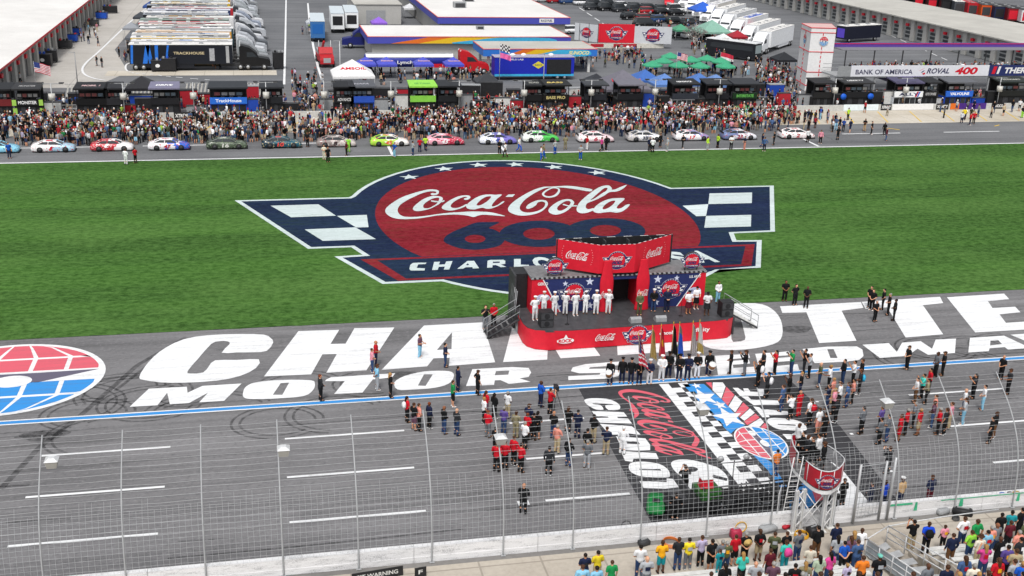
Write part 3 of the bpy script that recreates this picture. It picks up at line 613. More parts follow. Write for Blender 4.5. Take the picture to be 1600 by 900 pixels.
for i in range(4):
    p, q_ = Vector(hx[i]), Vector(hx[(i+1) % 4]); d = (q_-p).normalized(); nn = Vector((-d.y, d.x))*.07
    mm = BLACK if i == 3 else RED
    P = [p, q_, q_+nn, p+nn]
    b.add([(P[0].x, P[0].y, t0), (P[1].x, P[1].y, t0), (P[1].x, P[1].y, t1), (P[0].x, P[0].y, t1)], [(0, 1, 2, 3)], mm)
    b.add([(P[3].x, P[3].y, t0), (P[2].x, P[2].y, t0), (P[2].x, P[2].y, t1), (P[3].x, P[3].y, t1)], [(0, 1, 2, 3)], BLACK)
    for j in range(14):
        a0 = P[0].lerp(P[1], j/14); a1 = P[0].lerp(P[1], (j+1)/14); c0 = P[3].lerp(P[2], j/14); c1 = P[3].lerp(P[2], (j+1)/14)
        b.add([(*a0, t1), (*a1, t1), (*c1, t1), (*c0, t1)], [(0, 1, 2, 3)], WHITE if j % 2 else BLACK)
b.poly(hx, RED, lambda u, v: (u, v, t0)); b.poly(hx, BLACK, lambda u, v: (u, v, t0+.05))
for i in range(1, 5): b.box(20+i*1.75, 20.08+i*1.75, 74.4, 75.05, t0+.06, t1-.1, DARK)
at(b.build('crown_sign'))
def panel(p, q_):
    p, q_ = Vector(p), Vector(q_); d = (q_-p).normalized(); nn = Vector((d.y, -d.x)); c = (p+q_)/2
    return lambda cu, cz: (lambda u, v, h=0: (c.x+d.x*(u+cu)+nn.x*(h+.006), c.y+d.y*(u+cu)+nn.y*(h+.006), cz+v))
b = MB(); embl_fit(b, panel(hx[1], hx[2])(0, 5.25), 2.2, SP, .006); at(b.build('race_emblem'))
for a_, c_, cu in ((hx[0], hx[1], 0), (hx[2], hx[3], .1)):
    f_ = panel(a_, c_); b = MB(); script_fit(b, f_(cu, 5.4), WHITE, 1.75, .62, .006)
    for k in range(7):
        for s_ in (-1, 1): b.poly(ell(s_*(1.05+.12*math.sin(math.pi*k/6)), -.5+k*.18, .02, .02, 6), WHITE, lambda u, v: f_(cu, 5.38)(u, v, .004))
    at(b.build('script_sign'))
for cx in (19.65, 29.9):
    b = MB(); embl_fit(b, lambda u, v, h, cx=cx: (cx+u, WY+.2-h-.03, 4.86+v), 1.95, SP, .005)
    b.prism(ell(cx, 4.86, .68, .68, 30), DARK, lambda u, v: (u, WY+.2, v), lambda u, v: (u, WY+.29, v)); b.box(cx-.5, cx-.42, WY+.3, WY+.38, 4.102, 4.9, DARK); b.box(cx+.42, cx+.5, WY+.3, WY+.38, 4.102, 4.9, DARK)
    at(b.build('roof_emblem'))
b = MB(); b.box(17.05, 17.9, 74.6, 76.2, ZD+.002, 4.05, BLACK); b.box(16.9, 17.04, 74.3, 76.2, 0, 4.06, DARK)
for k in range(5): b.tube([(16.9+.02, 74.2+k*.4, .3), (16.9+.02, 73.4+k*.4, 3.2)], .03, GREY, 5)
at(b.build('truss_tower'))
b = MB()
for k in range(12): b.box(32.37, 32.5, 71+k*.4, 71.2+k*.4, .0, ZD-.15, DARK)
at(b.build('rear_brace'))
# stairs
def stairs(name, x0, y, dx, mtread, label, n=6):
    e = empty(name, (x0, y, 0), 0, label, 'stairs')
    b = MB(); L = 2.3
    for s_ in (-.6, .6): b.tube([(0, s_, ZD-.1), (dx*L, s_, .08)], .07, DARK, 6)
    b.build('frame', e)
    for i in range(n):
        t = (i+.5)/n; b = MB(); b.box(min(dx*(L*t-.17), dx*(L*t+.17)), max(dx*(L*t-.17), dx*(L*t+.17)), -.62, .62, ZD*(1-t)+.0, ZD*(1-t)+.05, mtread); b.build('step', e)
    for s_ in (-.62, .62):
        b = MB(); b.tube([(0, s_, ZD), (0, s_, ZD+1.0), (dx*L, s_, 1.05), (dx*L, s_, 0.02)], .03, GREY, 6); b.tube([(0, s_, ZD+.5), (dx*L, s_, .55)], .02, GREY, 6); b.build('handrail', e)
stairs('stage_stairs', 32.4, 72.4, 1, WHITED, 'metal stairs with pale treads at the right end of the stage')
stairs('stage_stairs', 16.95, 73.2, -1, BLACK, 'black metal stairs folded down from the left end of the stage')
# stage speakers, monitors, microphones
def speaker_box(b, x, y, z, w, d, h, m=BLACK):
    b.box(x-w/2, x+w/2, y-d/2, y+d/2, z, z+h, m); b.box(x-w/2+.05, x+w/2-.05, y-d/2-.012, y-d/2-.002, z+.05, z+h-.05, DARK)
for (x, y, lab) in ((18.45, 71.0, 'lower black loudspeaker of the pair at the left front of the stage'), (31.8, 71.2, 'lower black loudspeaker of the pair at the right front of the stage')):
    for k in range(2):
        e = empty('loudspeaker', (x, y, ZD+.001+.56*k), 0, lab if k == 0 else lab.replace('lower', 'upper'), 'speaker', 'loudspeakers stacked on the stage')
        b = MB(); b.box(-.46, .46, -.4, .4, 0, .55, BLACK); b.build('cabinet', e)
        b = MB(); b.box(-.42, .42, -.412, -.402, .04, .51, DARK); b.poly(ell(0, .27, .2, .2, 20), BLACK, lambda u, v: (u, -.415, v)); b.build('grille', e)
for x, lab in ((24.9, 'grey wedge monitor on the stage front nearer the doorway left column'), (26.75, 'grey wedge monitor on the stage front right of the centre')):
    o = MB().prism([(-.3, 0), (.3, 0), (.3, .12), (-.1, .42), (-.3, .3)], GREY, lambda u, v: (-.4, u, v), lambda u, v: (.4, u, v)).build('stage_monitor', loc=(x, 70.85, ZD+.001)); tag(o, lab, 'speaker', 'wedge monitors on the stage')
for x, y, lab in ((20.0, 71.0, 'thin black microphone stand beside the left stage loudspeakers'), (28.55, 71.5, 'thin black microphone stand right of the two dark suited guests')):
    e = empty('microphone_stand', (x, y, ZD+.001), 0, lab, 'microphone stand', 'microphone stands on the stage')
    MB().cyl(0, 0, 0, .03, .16, BLACK, 14).build('base', e); MB().tube([(0, 0, .03), (0, 0, 1.45)], .015, BLACK, 6).build('pole', e); MB().tube([(0, 0, 1.45), (0, -.08, 1.56)], .03, DARK, 8).build('microphone', e)

# ================================================================ wall and catch fence
n = N('scuffed_white_wall'); s1 = n.noise(1.0, n.mapping((.6, 1, 5)), detail=7, rough=.8); s2 = n.noise(.35, detail=3); s3 = n.noise(22, detail=2)
n.col(n.mix(n.math('MULTIPLY', n.rng(s1, .48, .66, .15, 1), n.rng(s3, .4, .6, .3, .9)), n.mix(n.rng(s2, .4, .6, 0, .2), (.80, .80, .81), (.58, .59, .60)), (.22, .22, .23))).rough(.7); M_SCUFF = n.m
wa = empty('barrier_wall', (24, 46.6, 0), 0, 'long scuffed white concrete wall between the track and the walkway', 'wall')
b = MB(); x = -60
while x < 90:
    b.box(x, x+5.98, 45.84, 46.14, -.02, .82, M_SCUFF); b.box(x, x+5.98, 45.82, 45.84, -.015, .3, M_SCUFF); x += 6
o = b.build('wall_blocks'); at(o, wa)
b = MB()
for x0, x1, z0, z1 in [(30.6, 31.9, .70, .81), (32.0, 32.2, .32, .81), (33.5, 44, .76, .81), (34.6, 34.85, .32, .75), (38, 38.2, .32, .75), (45, 60, .76, .81)]:
    b.add([(x0, 45.814, z0), (x1, 45.814, z0), (x1-.03, 45.814, z1), (x0+.05, 45.814, z1)], [(0, 1, 2, 3)], mat((.05, .42, .22), .6, .2))
at(b.build('green_marking'), wa)
M_WIRE = mat((.37, .38, .39), .5, .1); M_POST = mat((.36, .37, .38), .5, .1)
cf = empty('catch_fence', (24, 46.4, 0), 0, 'tall curved safety fence of grey posts, cables and wire mesh along the track', 'fence')
prof = cat([(45.76, 0.0), (45.8, 1.2), (45.95, 2.4), (46.45, 3.8), (47.45, 5.1), (49.0, 6.4)], 6, False)
pb = [G(*q)[0] for q in [(80,905),(203,897),(325,893),(443,885),(558,877),(670,866),(783,857),(890,847)]]
sp = 3.44; xs_post = [pb[0]+sp*k for k in range(-5, 26)]
for k, x in enumerate(xs_post):
    b = MB(); b.tube([(0, y-45.76, z) for y, z in prof], .042, M_POST, 6, .032)
    b.box(-.12, .12, -.1, .06, 0, .03, STEEL)
    at_o = b.build('post', cf); at_o.location = (x-24, -.64, 0)
b = MB(); x0, x1 = xs_post[0], xs_post[-1]
# equal arc-length steps
al = [0]
for a_, c_ in zip(prof, prof[1:]): al.append(al[-1]+math.hypot(c_[0]-a_[0], c_[1]-a_[1]))
def onprof(s):
    for i in range(len(al)-1):
        if al[i+1] >= s: t = (s-al[i])/(al[i+1]-al[i]); return prof[i][0]+(prof[i+1][0]-prof[i][0])*t, prof[i][1]+(prof[i+1][1]-prof[i][1])*t
    return prof[-1]
rnd = random.Random(3)
s = 2.6
while s < al[-1]:
    y, z = onprof(s); pts = []
    for xx in xs_post:
        pts.append((xx, y+.05+rnd.uniform(-.01, .01), z)); pts.append((xx+sp/2, y+.05, z-.03+rnd.uniform(-.015, .015)))
    b.tube(pts, .0075, M_WIRE, 4, caps=False); s += .285
at(b.build('cable'), cf)
b = MB(); smax = 3.9; s = .88
while s < smax:
    y, z = onprof(s); b.tube([(xx+d_, y+.03, z+rnd.uniform(-.012, .012)) for xx in xs_post for d_ in (0, sp*.33, sp*.66)], .0062, M_WIRE, 3, caps=False); s += .25
xx = x0
while xx < x1:
    top = smax+(.35 if rnd.random() < .3 else -rnd.random()*.2)
    pts = [onprof(.88+(top-.88)*i/4) for i in range(5)]
    b.tube([(xx+rnd.uniform(-.015, .015), p[0]+.035, p[1]) for p in pts], .0062, M_WIRE, 3, caps=False); xx += .25+rnd.uniform(0, .03)
at(b.build('wire_mesh'), cf)
for (px, py), lab in zip([(81, 722), (443, 704), (782, 686), (1098, 640), (1386, 630)], ('leftmost', 'second from the left', 'above the men in red shirts', 'in front of the checkered strip', 'rightmost')):
    P = GY(px, py, 47.4 if px < 1000 else 47.2)
    e = empty('horn_speaker', P, 0, f'grey box speaker hung high on a fence post, {lab}', 'speaker', 'grey box speakers on the fence posts')
    b = MB(); b.loft([[(-.2, -.2, -.22), (.2, -.2, -.22), (.2, .2, -.22), (-.2, .2, -.22)], [(-.27, -.27, .12), (.27, -.27, .12), (.27, .27, .12), (-.27, .27, .12)]], mat((.36, .35, .32), .6, .1), False); b.build('box', e)
    b = MB(); b.loft([[(-.29, -.29, .122), (.29, -.29, .122), (.29, .29, .122), (-.29, .29, .122)], [(-.12, -.12, .25), (.12, -.12, .25), (.12, .12, .25), (-.12, .12, .25)]], STEELW, False); b.build('hood', e)
# gate frames next to the flag stand
gt = empty('fence_gate', (30.2, 46.0, 0), 0, 'grey steel gate frame with wire infill behind the flag stand', 'gate')
for px, hh in ((1332, 3.4), (1372, 3.4), (1385, 3.6)):
    p = G(px, 812 if px > 1350 else 818); MB().cyl(0, 0, 0, hh, .07, STEEL, 8).build('post', gt).location = (p.x-30.2, p.y-46.0, 0)
b = MB(); p, q_ = G(1332, 818), G(1372, 812)
for k in range(9): z = .4+k*.36; b.tube([(p.x, p.y, z), (q_.x, q_.y, z)], .012 if k % 4 else .03, GREY, 5)
for k in range(8): t = k/7; b.tube([(p.x+(q_.x-p.x)*t, p.y+(q_.y-p.y)*t, .4), (p.x+(q_.x-p.x)*t, p.y+(q_.y-p.y)*t, 3.3)], .008, GREY, 4)
o = b.build('infill', gt); o.location = (-30.2, -46.0, 0)

# ================================================================ flag stand
fs = empty('flag_stand', (26, 45.6, 0), 0, 'raised starter stand on white columns with red curved banners', 'tower')
for px, py in ((1238, 832), (1249, 829), (1283, 830), (1296, 824)):
    p = G(px, py); b = MB(); b.box(-.09, -.04, -.09, .09, 0, 2.38, STEELW); b.box(.04, .09, -.09, .09, 0, 2.38, STEELW); b.box(-.039, .039, -.03, .03, 0, 2.38, WHITED); b.box(-.2, .2, -.2, .2, -.01, .05, WHITED); o = b.build('column', fs); o.location = (p.x-26, p.y-45.6, 0)
zf = 2.6
fp = [G(q_[0]-2, q_[1]-7, zf)[:2] for q_ in [(1236,716),(1240,735),(1250,748),(1262,760),(1276,770),(1292,774),(1306,770),(1315,760),(1318,748),(1313,740),(1296,727),(1274,717),(1250,716)]]
fp = cat([tuple(p) for p in fp], 3)
b = MB(); b.prism(fp, WHITE, lambda u, v: (u, v, zf-.22), lambda u, v: (u, v, zf-.02)); b.poly([tuple(Vector((24.5, 46))*0+Vector(p)) for p in fp], mat((.12, .12, .125), .7, .3), lambda u, v: (u, v, zf)); at(b.build('platform'), fs)
def railing(name, seq, m, z0, z1, th=.03):
    b = MB(); L = len(seq); vs = []
    for x, y in seq: vs += [(x, y, z0), (x, y, z1)]
    b.add(vs, [(2*i, 2*i+2, 2*i+3, 2*i+1) for i in range(L-1)], m, True); return at(b.build(name), fs)
nfp = len(fp); ctr = Vector((sum(p[0] for p in fp)/nfp, sum(p[1] for p in fp)/nfp))
out_ = [tuple(ctr+(Vector(p)-ctr)*1.015) for p in fp]
MRED = mat((.42, .015, .03), .5, .1)
b = MB(); cols_ = [G(*q_) for q_ in ((1238, 832), (1249, 829), (1283, 830), (1296, 824))]
for i_, j_ in ((0, 1), (2, 3), (1, 3), (0, 2)):
    a_, c_ = cols_[i_], cols_[j_]
    for k in range(4 if i_+j_ in (1, 5) else 1):
        z0 = .1+k*.58; z1 = z0+.55 if i_+j_ in (1, 5) else 2.3; b.tube([(a_.x, a_.y, z0), (c_.x, c_.y, z1)], .025, WHITE, 5); b.tube([(a_.x, a_.y, z1), (c_.x, c_.y, z0)], .025, WHITE, 5)
at(b.build('cross_brace'), fs)
railing('banner', out_[8:24], MRED, zf+.06, zf+1.05); railing('banner', out_[-2:]+out_[:5], MRED, zf+.06, zf+1.05)
railing('side_panel', out_[23:36], mat((.36, .37, .39), .5, .1), zf+.06, zf+.72)
b = MB(); b.tube([(x, y, zf+(1.08 if i_ < 15 else .8)) for i_, (x, y) in enumerate(out_[8:38])], .03, STEELW, 8); b.tube([(x, y, zf+1.08) for x, y in out_[-3:]+out_[:6]], .035, STEELW, 8)
for i in list(range(9, 38, 4))+[0, 5]: b.tube([(*out_[i], zf), (*out_[i], zf+(1.08 if i < 23 else .8))], .025, STEELW, 6)
at(b.build('rail'), fs)
mid = out_[15]; c_ = Vector(out_[17])-Vector(out_[13]); c_.normalize(); nn = Vector((c_.y, -c_.x)); 
if nn.dot(Vector(mid)-ctr) < 0: nn = -nn
b = MB(); embl_fit(b, lambda u, v, h: (mid[0]+c_.x*u+nn.x*(h+.06-.16*u*u), mid[1]+c_.y*u+nn.y*(h+.06-.16*u*u), zf+.55+v), 1.25, (WHITE, NAVY, MRED), .005); at(b.build('race_emblem'), fs)
b = MB(); p = G(1226, 822); q_ = Vector((*out_[6], zf))
for s_ in (-.25, .25): b.tube([(p.x+s_, p.y, 0), (q_.x-.1+s_, q_.y, zf+1.0)], .03, WHITE, 6)
for k in range(10): t = k/10; b.tube([(p.x-.25+(q_.x-.1-p.x)*t, p.y+(q_.y-p.y)*t, zf*t+.2), (p.x+.25+(q_.x-.1-p.x)*t, p.y+(q_.y-p.y)*t, zf*t+.2)], .02, WHITE, 5)
at(b.build('ladder'), fs)
b = MB(); b.box(-.5, .5, -.02, .02, .3, 2.0, STEELW); o = b.build('backing_board', fs); p = G(1213, 818); o.location = (p.x-26, p.y-45.6, 0); o.rotation_euler = (0, 0, 1.0)

# ================================================================ garages and buildings
def garage(name, xf, xb, y0, y1, h, side, label, roofm, bay, redtrim):
    e = empty(name, (xf, y0, 0), 0, label, 'garage'); L = y1-y0; d = xb-xf; s_ = 1 if d > 0 else -1
    b = MB(); b.box(min(0, d), max(0, d), 0, L, 0, h, CEMENT); b.build('wall', e)
    b = MB(); b.box(min(-s_*1.1, d), max(-s_*1.1, d), -.3, L, h+.003, h+.25, roofm); b.build('roof', e)
    if redtrim:
        b = MB(); b.box(min(-s_*1.13, -s_*1.1), max(-s_*1.13, -s_*1.1), -.3, L, h-.05, h+.28, RED); b.build('trim', e)
    k = 0
    y = 1.2
    while y < L-2 and k < 34:
        b = MB(); b.box(min(-s_*.02, -s_*.05), max(-s_*.02, -s_*.05), y, y+bay*.62, 0, h*.78, mat((.10, .11, .12), .4, .3) if redtrim else mat((.30, .31, .31), .5, .15))
        for zz in ((.3, .62),) if redtrim else ((.12, .24), (.30, .42), (.48, .60)): b.box(min(-s_*.052, -s_*.08), max(-s_*.052, -s_*.08), y+.2, y+bay*.62-(.2 if redtrim else .8), h*zz[0], h*zz[1], mat((.04, .045, .05), .3, .4))
        b.build('door', e)
        b = MB(); b.box(min(-s_*.02, -s_*.5), max(-s_*.02, -s_*.5), y+bay*.66, y+bay*.92, .0, h, CEMENT); b.build('pier', e)
        b = MB(); b.box(min(-s_*.09, -s_*.5), max(-s_*.09, -s_*.5), y+bay*.2, y+bay*.38, h*.66, h*.78, RED); b.build('number_sign', e)
        y += bay; k += 1
    return e
garage('garage_building', -35.2, -90, 158, 330, 4.5, 1, 'long white roofed garage with red edge trim at the far left', ROOFW, 6.0, True)
garage('garage_building', 138.9, 159.5, 178, 330, 4.5, -1, 'long gravel roofed garage with grey bays at the upper right', ROOFG, 4.9, False)
def bld(name, label, x0, x1, y0, y1, h, fz, cols, roof=ROOFW, wall=CEMENT, inset_=.8, columns=False):
    e = empty(name, (x0, y0, 0), 0, label, 'building'); X, Y_ = x1-x0, y1-y0
    b = MB()
    if columns:
        for cx in (inset_+.3, X/2, X-inset_-.3):
            for cy in (inset_+.3, Y_-inset_-.3): MB().box(cx-.2, cx+.2, cy-.2, cy+.2, 0, fz, WHITED).build('column', e)
    else: b.box(inset_, X-inset_, inset_, Y_-inset_, 0, fz, wall); b.build('wall', e)
    b = MB(); b.box(0, X, 0, Y_, fz+.003, h-.05, cols); b.build('fascia', e)
    b = MB(); b.box(.12, X-.12, .12, Y_-.12, h-.047, h+.02, roof); b.box(-.05, X+.05, -.05, .1, h-.048, h+.05, mat((.75, .12, .10), .5, .05)); b.box(X-.1, X+.05, .102, Y_, h-.048, h+.05, mat((.75, .12, .10), .5, .05)); b.box(-.05, .1, .102, Y_, h-.048, h+.05, mat((.75, .12, .10), .5, .05)); b.build('roof', e)
    return e
PB = mat((.07, .08, .42), .5, .08); SB = mat((.03, .17, .58), .5, .08); CYA = mat((.05, .40, .66), .5, .15, 2)
lo = bld('fuel_building', 'low white roofed building with orange yellow and blue flame stripe', 18.2, 54.8, 201.4, 217.5, 4.1, 2.9, PB)
def flame(o, y, x0, x1, z0, z1, flip=0):
    b = MB(); w_ = x1-x0; Q = lambda h: (lambda u, v: (x0+u*w_, y-.01-h, z0+v*(z1-z0)))
    b.poly([(.0, 0), (.35, 0), (.62, 1), (.3, 1)], ORANGE, Q(.004)); b.poly([(.22, 0), (.55, 0), (.98, 1), (.5, 1)], YELLOW, Q(.008)); b.poly(cat([(.5, 0), (1.3, 0), (1.3, .9), (.9, .98), (.7, .6)], 3), CYA, Q(.012)); b.build('flame_stripe', o)
flame(lo, 0, 4, 26, 2.92, 4.0)
hi = bld('fuel_building', 'larger white roofed building with plain blue fascia behind the flame striped one', 34.2, 61.2, 226, 300, 4.7, 3.4, PB)
MB().box(20.6, 23.6, -.06, -.003, 3.7, 4.5, WHITE).text('RACE FUEL', NAVY, lambda u, v: (22.1+u, -.07, 4.1+v), bold=.03, fit=(2.4, .45)).build('sign_board', hi)
ca = bld('fuel_canopy', 'open fuel canopy with blue flame striped fascia and letters', 35.9, 55.5, 186.6, 196.2, 4.05, 2.85, SB, ROOFG, CEMENT, .8, True)
flame(ca, 0, 3.5, 14.5, 2.87, 4.0); MB().text('SUNOCO', mat((.8, .75, .35), .5, .05), lambda u, v: (16.4+u, -.04, 3.42+v), bold=.04, shear=.3, fit=(3.6, .62)).build('lettering', ca)
def ac(x, y, z, s, lab):
    b = MB(); b.box(-s, s, -s*.7, s*.7, 0, s*.9, GREY); b.box(-s*.8, s*.8, -s*.7-.02, -s*.7-.002, .1, s*.75, DARK); tag(b.build('roof_unit', loc=(x, y, z)), lab, 'air conditioner', 'grey cooling units on the roofs')
p = G(718, 12, 4.7); ac(p.x, p.y, 4.73, 1.3, 'pale square cooling unit on the big blue edged roof'); p = G(733, 3, 4.7); ac(p.x, p.y+1, 4.73, 1.2, 'darker cooling unit behind the pale one on the big roof')
p = G(750, 46, 4.1); ac(p.x, p.y, 4.13, .7, 'small dark cooling unit on the flame striped building')
# small pale building and sheds behind
sh = empty('storage_building', G(555, 38), 0, 'pale block building with a grey roller door beside the white trailers', 'building')
p = sh.location; b = MB(); b.box(0, 10, 0, 22, 0, 4.2, CEMENT); b.build('wall', sh); b = MB(); b.box(-.2, 10.2, -.2, 22.2, 4.203, 4.4, ROOFG); b.build('roof', sh); b = MB(); b.box(2.4, 6.6, -.05, -.003, 0, 3.0, GREY); b.build('door', sh)

# tower
tw = empty('scoring_tower', (85.7, 168.6, 0), 0, 'white panelled square tower with red seams and round emblems', 'tower')
ft = [(0, 5.2), (-1.0, -.3), (2.9, -.9), (4.9, 4.6)]; ft = [(x+.3, y) for x, y in ft]
b = MB(); b.prism(ft, WHITE, lambda u, v: (u, v, 0), lambda u, v: (u, v, 9.9)); b.build('wall', tw)
b = MB()
for z in (.9, 3.0, 6.2, 9.2, 9.93):
    pts = [(x+(x-2)*.012, y+(y-2)*.012, z) for x, y in ft]; b.tube(pts+[pts[0]], .07, RED, 4)
for i, t in ((0, .5), (1, .5)):
    a_, c_ = Vector(ft[i]), Vector(ft[i+1]); m_ = a_.lerp(c_, t); d = (c_-a_).normalized(); nn = Vector((d.y, -d.x))*-1
    if nn.dot(m_-Vector((2, 2))) < 0: nn = -nn
    for z in [k*.7+.3 for k in range(13)]: b.box(m_.x-.05+nn.x*.03, m_.x+.05+nn.x*.03, m_.y-.05+nn.y*.03, m_.y+.05+nn.y*.03, z, z+.4, RED)
b.build('trim', tw)
for i, t in ((0, .5), (1, .55)):
    a_, c_ = Vector(ft[i]), Vector(ft[i+1]); m_ = a_.lerp(c_, t); d = (c_-a_).normalized(); nn = Vector((d.y, -d.x))
    if nn.dot(m_-Vector((2, 2))) < 0: nn = -nn
    if nn.x*d.y-nn.y*d.x > 0: pass
    b = MB(); globe(b, lambda u, v, h: (m_.x+d.x*u*.75+nn.x*(h+.09), m_.y+d.y*u*.75+nn.y*(h+.09), 7.9+v*.75), WHITE, RED, mat((.1, .3, .6), .5), mat((.12, .12, .2), .5), .01); b.build('round_emblem', tw)
b = MB(); b.prism([(x, y) for x, y in ft], mat((.62, .42, .40), .6), lambda u, v: (u, v, 9.92), lambda u, v: (u, v, 9.98)); b.build('roof', tw)

# elevated suite walkway
sw = empty('suite_walkway', (88.6, 162, 0), 0, 'raised grey spectator deck with long lettered banners and purple edged roof', 'deck')
b = MB(); b.box(-1.6, 60, 0, 5.2, 3.1, 3.3, GREY); b.build('floor', sw)
for k in range(11): MB().box(-.1+k*5, .12+k*5, .1, .32, 0, 3.095, GREY).build('column', sw)
b = MB(); b.box(.6, 60, -.1, -.02, 3.3, 5.0, mat((.74, .75, .80), .5, .05)); b.box(24.6, 60, -.13, -.102, 3.28, 5.02, NAVY); b.box(-1.6, .59, -.1, -.02, 3.3, 4.9, GREY); b.build('banner', sw)
BM = lambda cx, cz=4.12: (lambda u, v: (cx+u, -.115, cz+v))
b = MB(); DT = mat((.06, .06, .12), .5, .05)
b.text('BANK OF AMERICA', DT, BM(6.3, 4.0), bold=.02, fit=(9.8, .75)); b.text('ROVAL', DT, BM(15.6), bold=.03, shear=.3, fit=(4.0, .85)); b.text('400', RED, BM(20.6), bold=.04, shear=.2, fit=(4.0, 1.15))
for k in range(4): b.poly([(11.7+k*.45, 4.35-.28*k), (12.1+k*.45, 4.5-.28*k), (13.3, 4.65-.35*k+.3), (12.9, 4.5-.35*k+.3)], RED if k % 2 else NAVY, lambda u, v: (u, -.112-.004*k, v))
b.text('THERMO', WHITE, lambda u, v: (30.6+u, -.15, 4.15+v), bold=.04, shear=.2, fit=(6.4, .95)); b.poly([(25.1, 3.6), (25.7, 3.6), (26.0, 4.8), (25.4, 4.8)], RED, lambda u, v: (u, -.15, v)); b.poly([(26.0, 3.6), (26.4, 3.6), (26.7, 4.8), (26.3, 4.8)], WHITE, lambda u, v: (u, -.15, v))
b.build('lettering', sw)
b = MB(); b.box(1.4, 60, 4.8, 8.2, 6.6, 6.72, mat((.2, .2, .22), .5)); b.build('roof', sw)
b = MB(); b.box(1.3, 60, 7.9, 8.3, 6.5, 7.35, mat((.10, .05, .30), .5, .08)); b.box(1.3, 60, 7.85, 7.9, 7.2, 7.3, RED); b.box(1.3, 60, 7.85, 7.9, 6.52, 6.62, RED); b.build('fascia', sw)
for k in range(12): MB().box(2.1+k*5, 2.25+k*5, 5.0, 5.15, 3.3, 6.6, DARK).build('post', sw)
b = MB()
for z in (3.9, 4.5): b.tube([(-1.5, 5.15, z), (60, 5.15, z)], .04, GREY, 5)
b.build('rail', sw)
# red and grey banner wall
bw = empty('banner_wall', G(905, 74), 0, 'curved banner wall of one red and two grey panels with round emblems', 'banner')
p0 = bw.location
pts = [GY(897, 70, 222), GY(934, 74, 218), GY(990, 74, 217), GY(1048, 77, 215.5)]
pts = [Vector((p.x, p.y, 0)) for p in pts]
for i, mm in enumerate((mat((.55, .57, .60), .6, .08), RED, mat((.55, .57, .60), .6, .08))):
    a_, c_ = pts[i], pts[i+1]; d = (c_-a_).normalized(); nn = Vector((d.y, -d.x, 0)); b = MB(); hh = 4.5 if i == 1 else 4.2
    q0, q1 = a_-p0, c_-p0
    vs = [q0+Vector((0, 0, .9)), q1+Vector((0, 0, .9)), q1+Vector((0, 0, hh)), q0+Vector((0, 0, hh))]; b.add(vs+[v-nn*.15 for v in vs], [(0, 1, 2, 3), (7, 6, 5, 4), (0, 4, 5, 1), (3, 2, 6, 7), (0, 3, 7, 4), (1, 5, 6, 2)], mm); o = b.build('panel', bw)
    c0 = (q0+q1)/2; b = MB(); embl_fit(b, lambda u, v, h: (c0.x+d.x*u+nn.x*(h+.02), c0.y+d.y*u+nn.y*(h+.02), (.9+hh)/2+v), min(4.6, (q1-q0).length*.62), (WHITE, NAVY, RED), .01); b.build('race_emblem', o)
b = MB(); b.box(-1.5, 17, -1.2, -.9, 0, .9, mat((.6, .58, .52), .8, .2)); b.build('base_wall', bw)
b = MB()
for x0_, x1_ in ((2.0, 4.6), (6.6, 11.4)): b.box(x0_, x1_, -1.24, -1.203, .25, .85, MRED)
b.build('sponsor_strip', bw)
for k in range(9): b = MB(); b.tube([(k*1.9, .35, 0), (k*1.9, .35, 4.6)], .06, DARK, 5); b.build('support', bw)
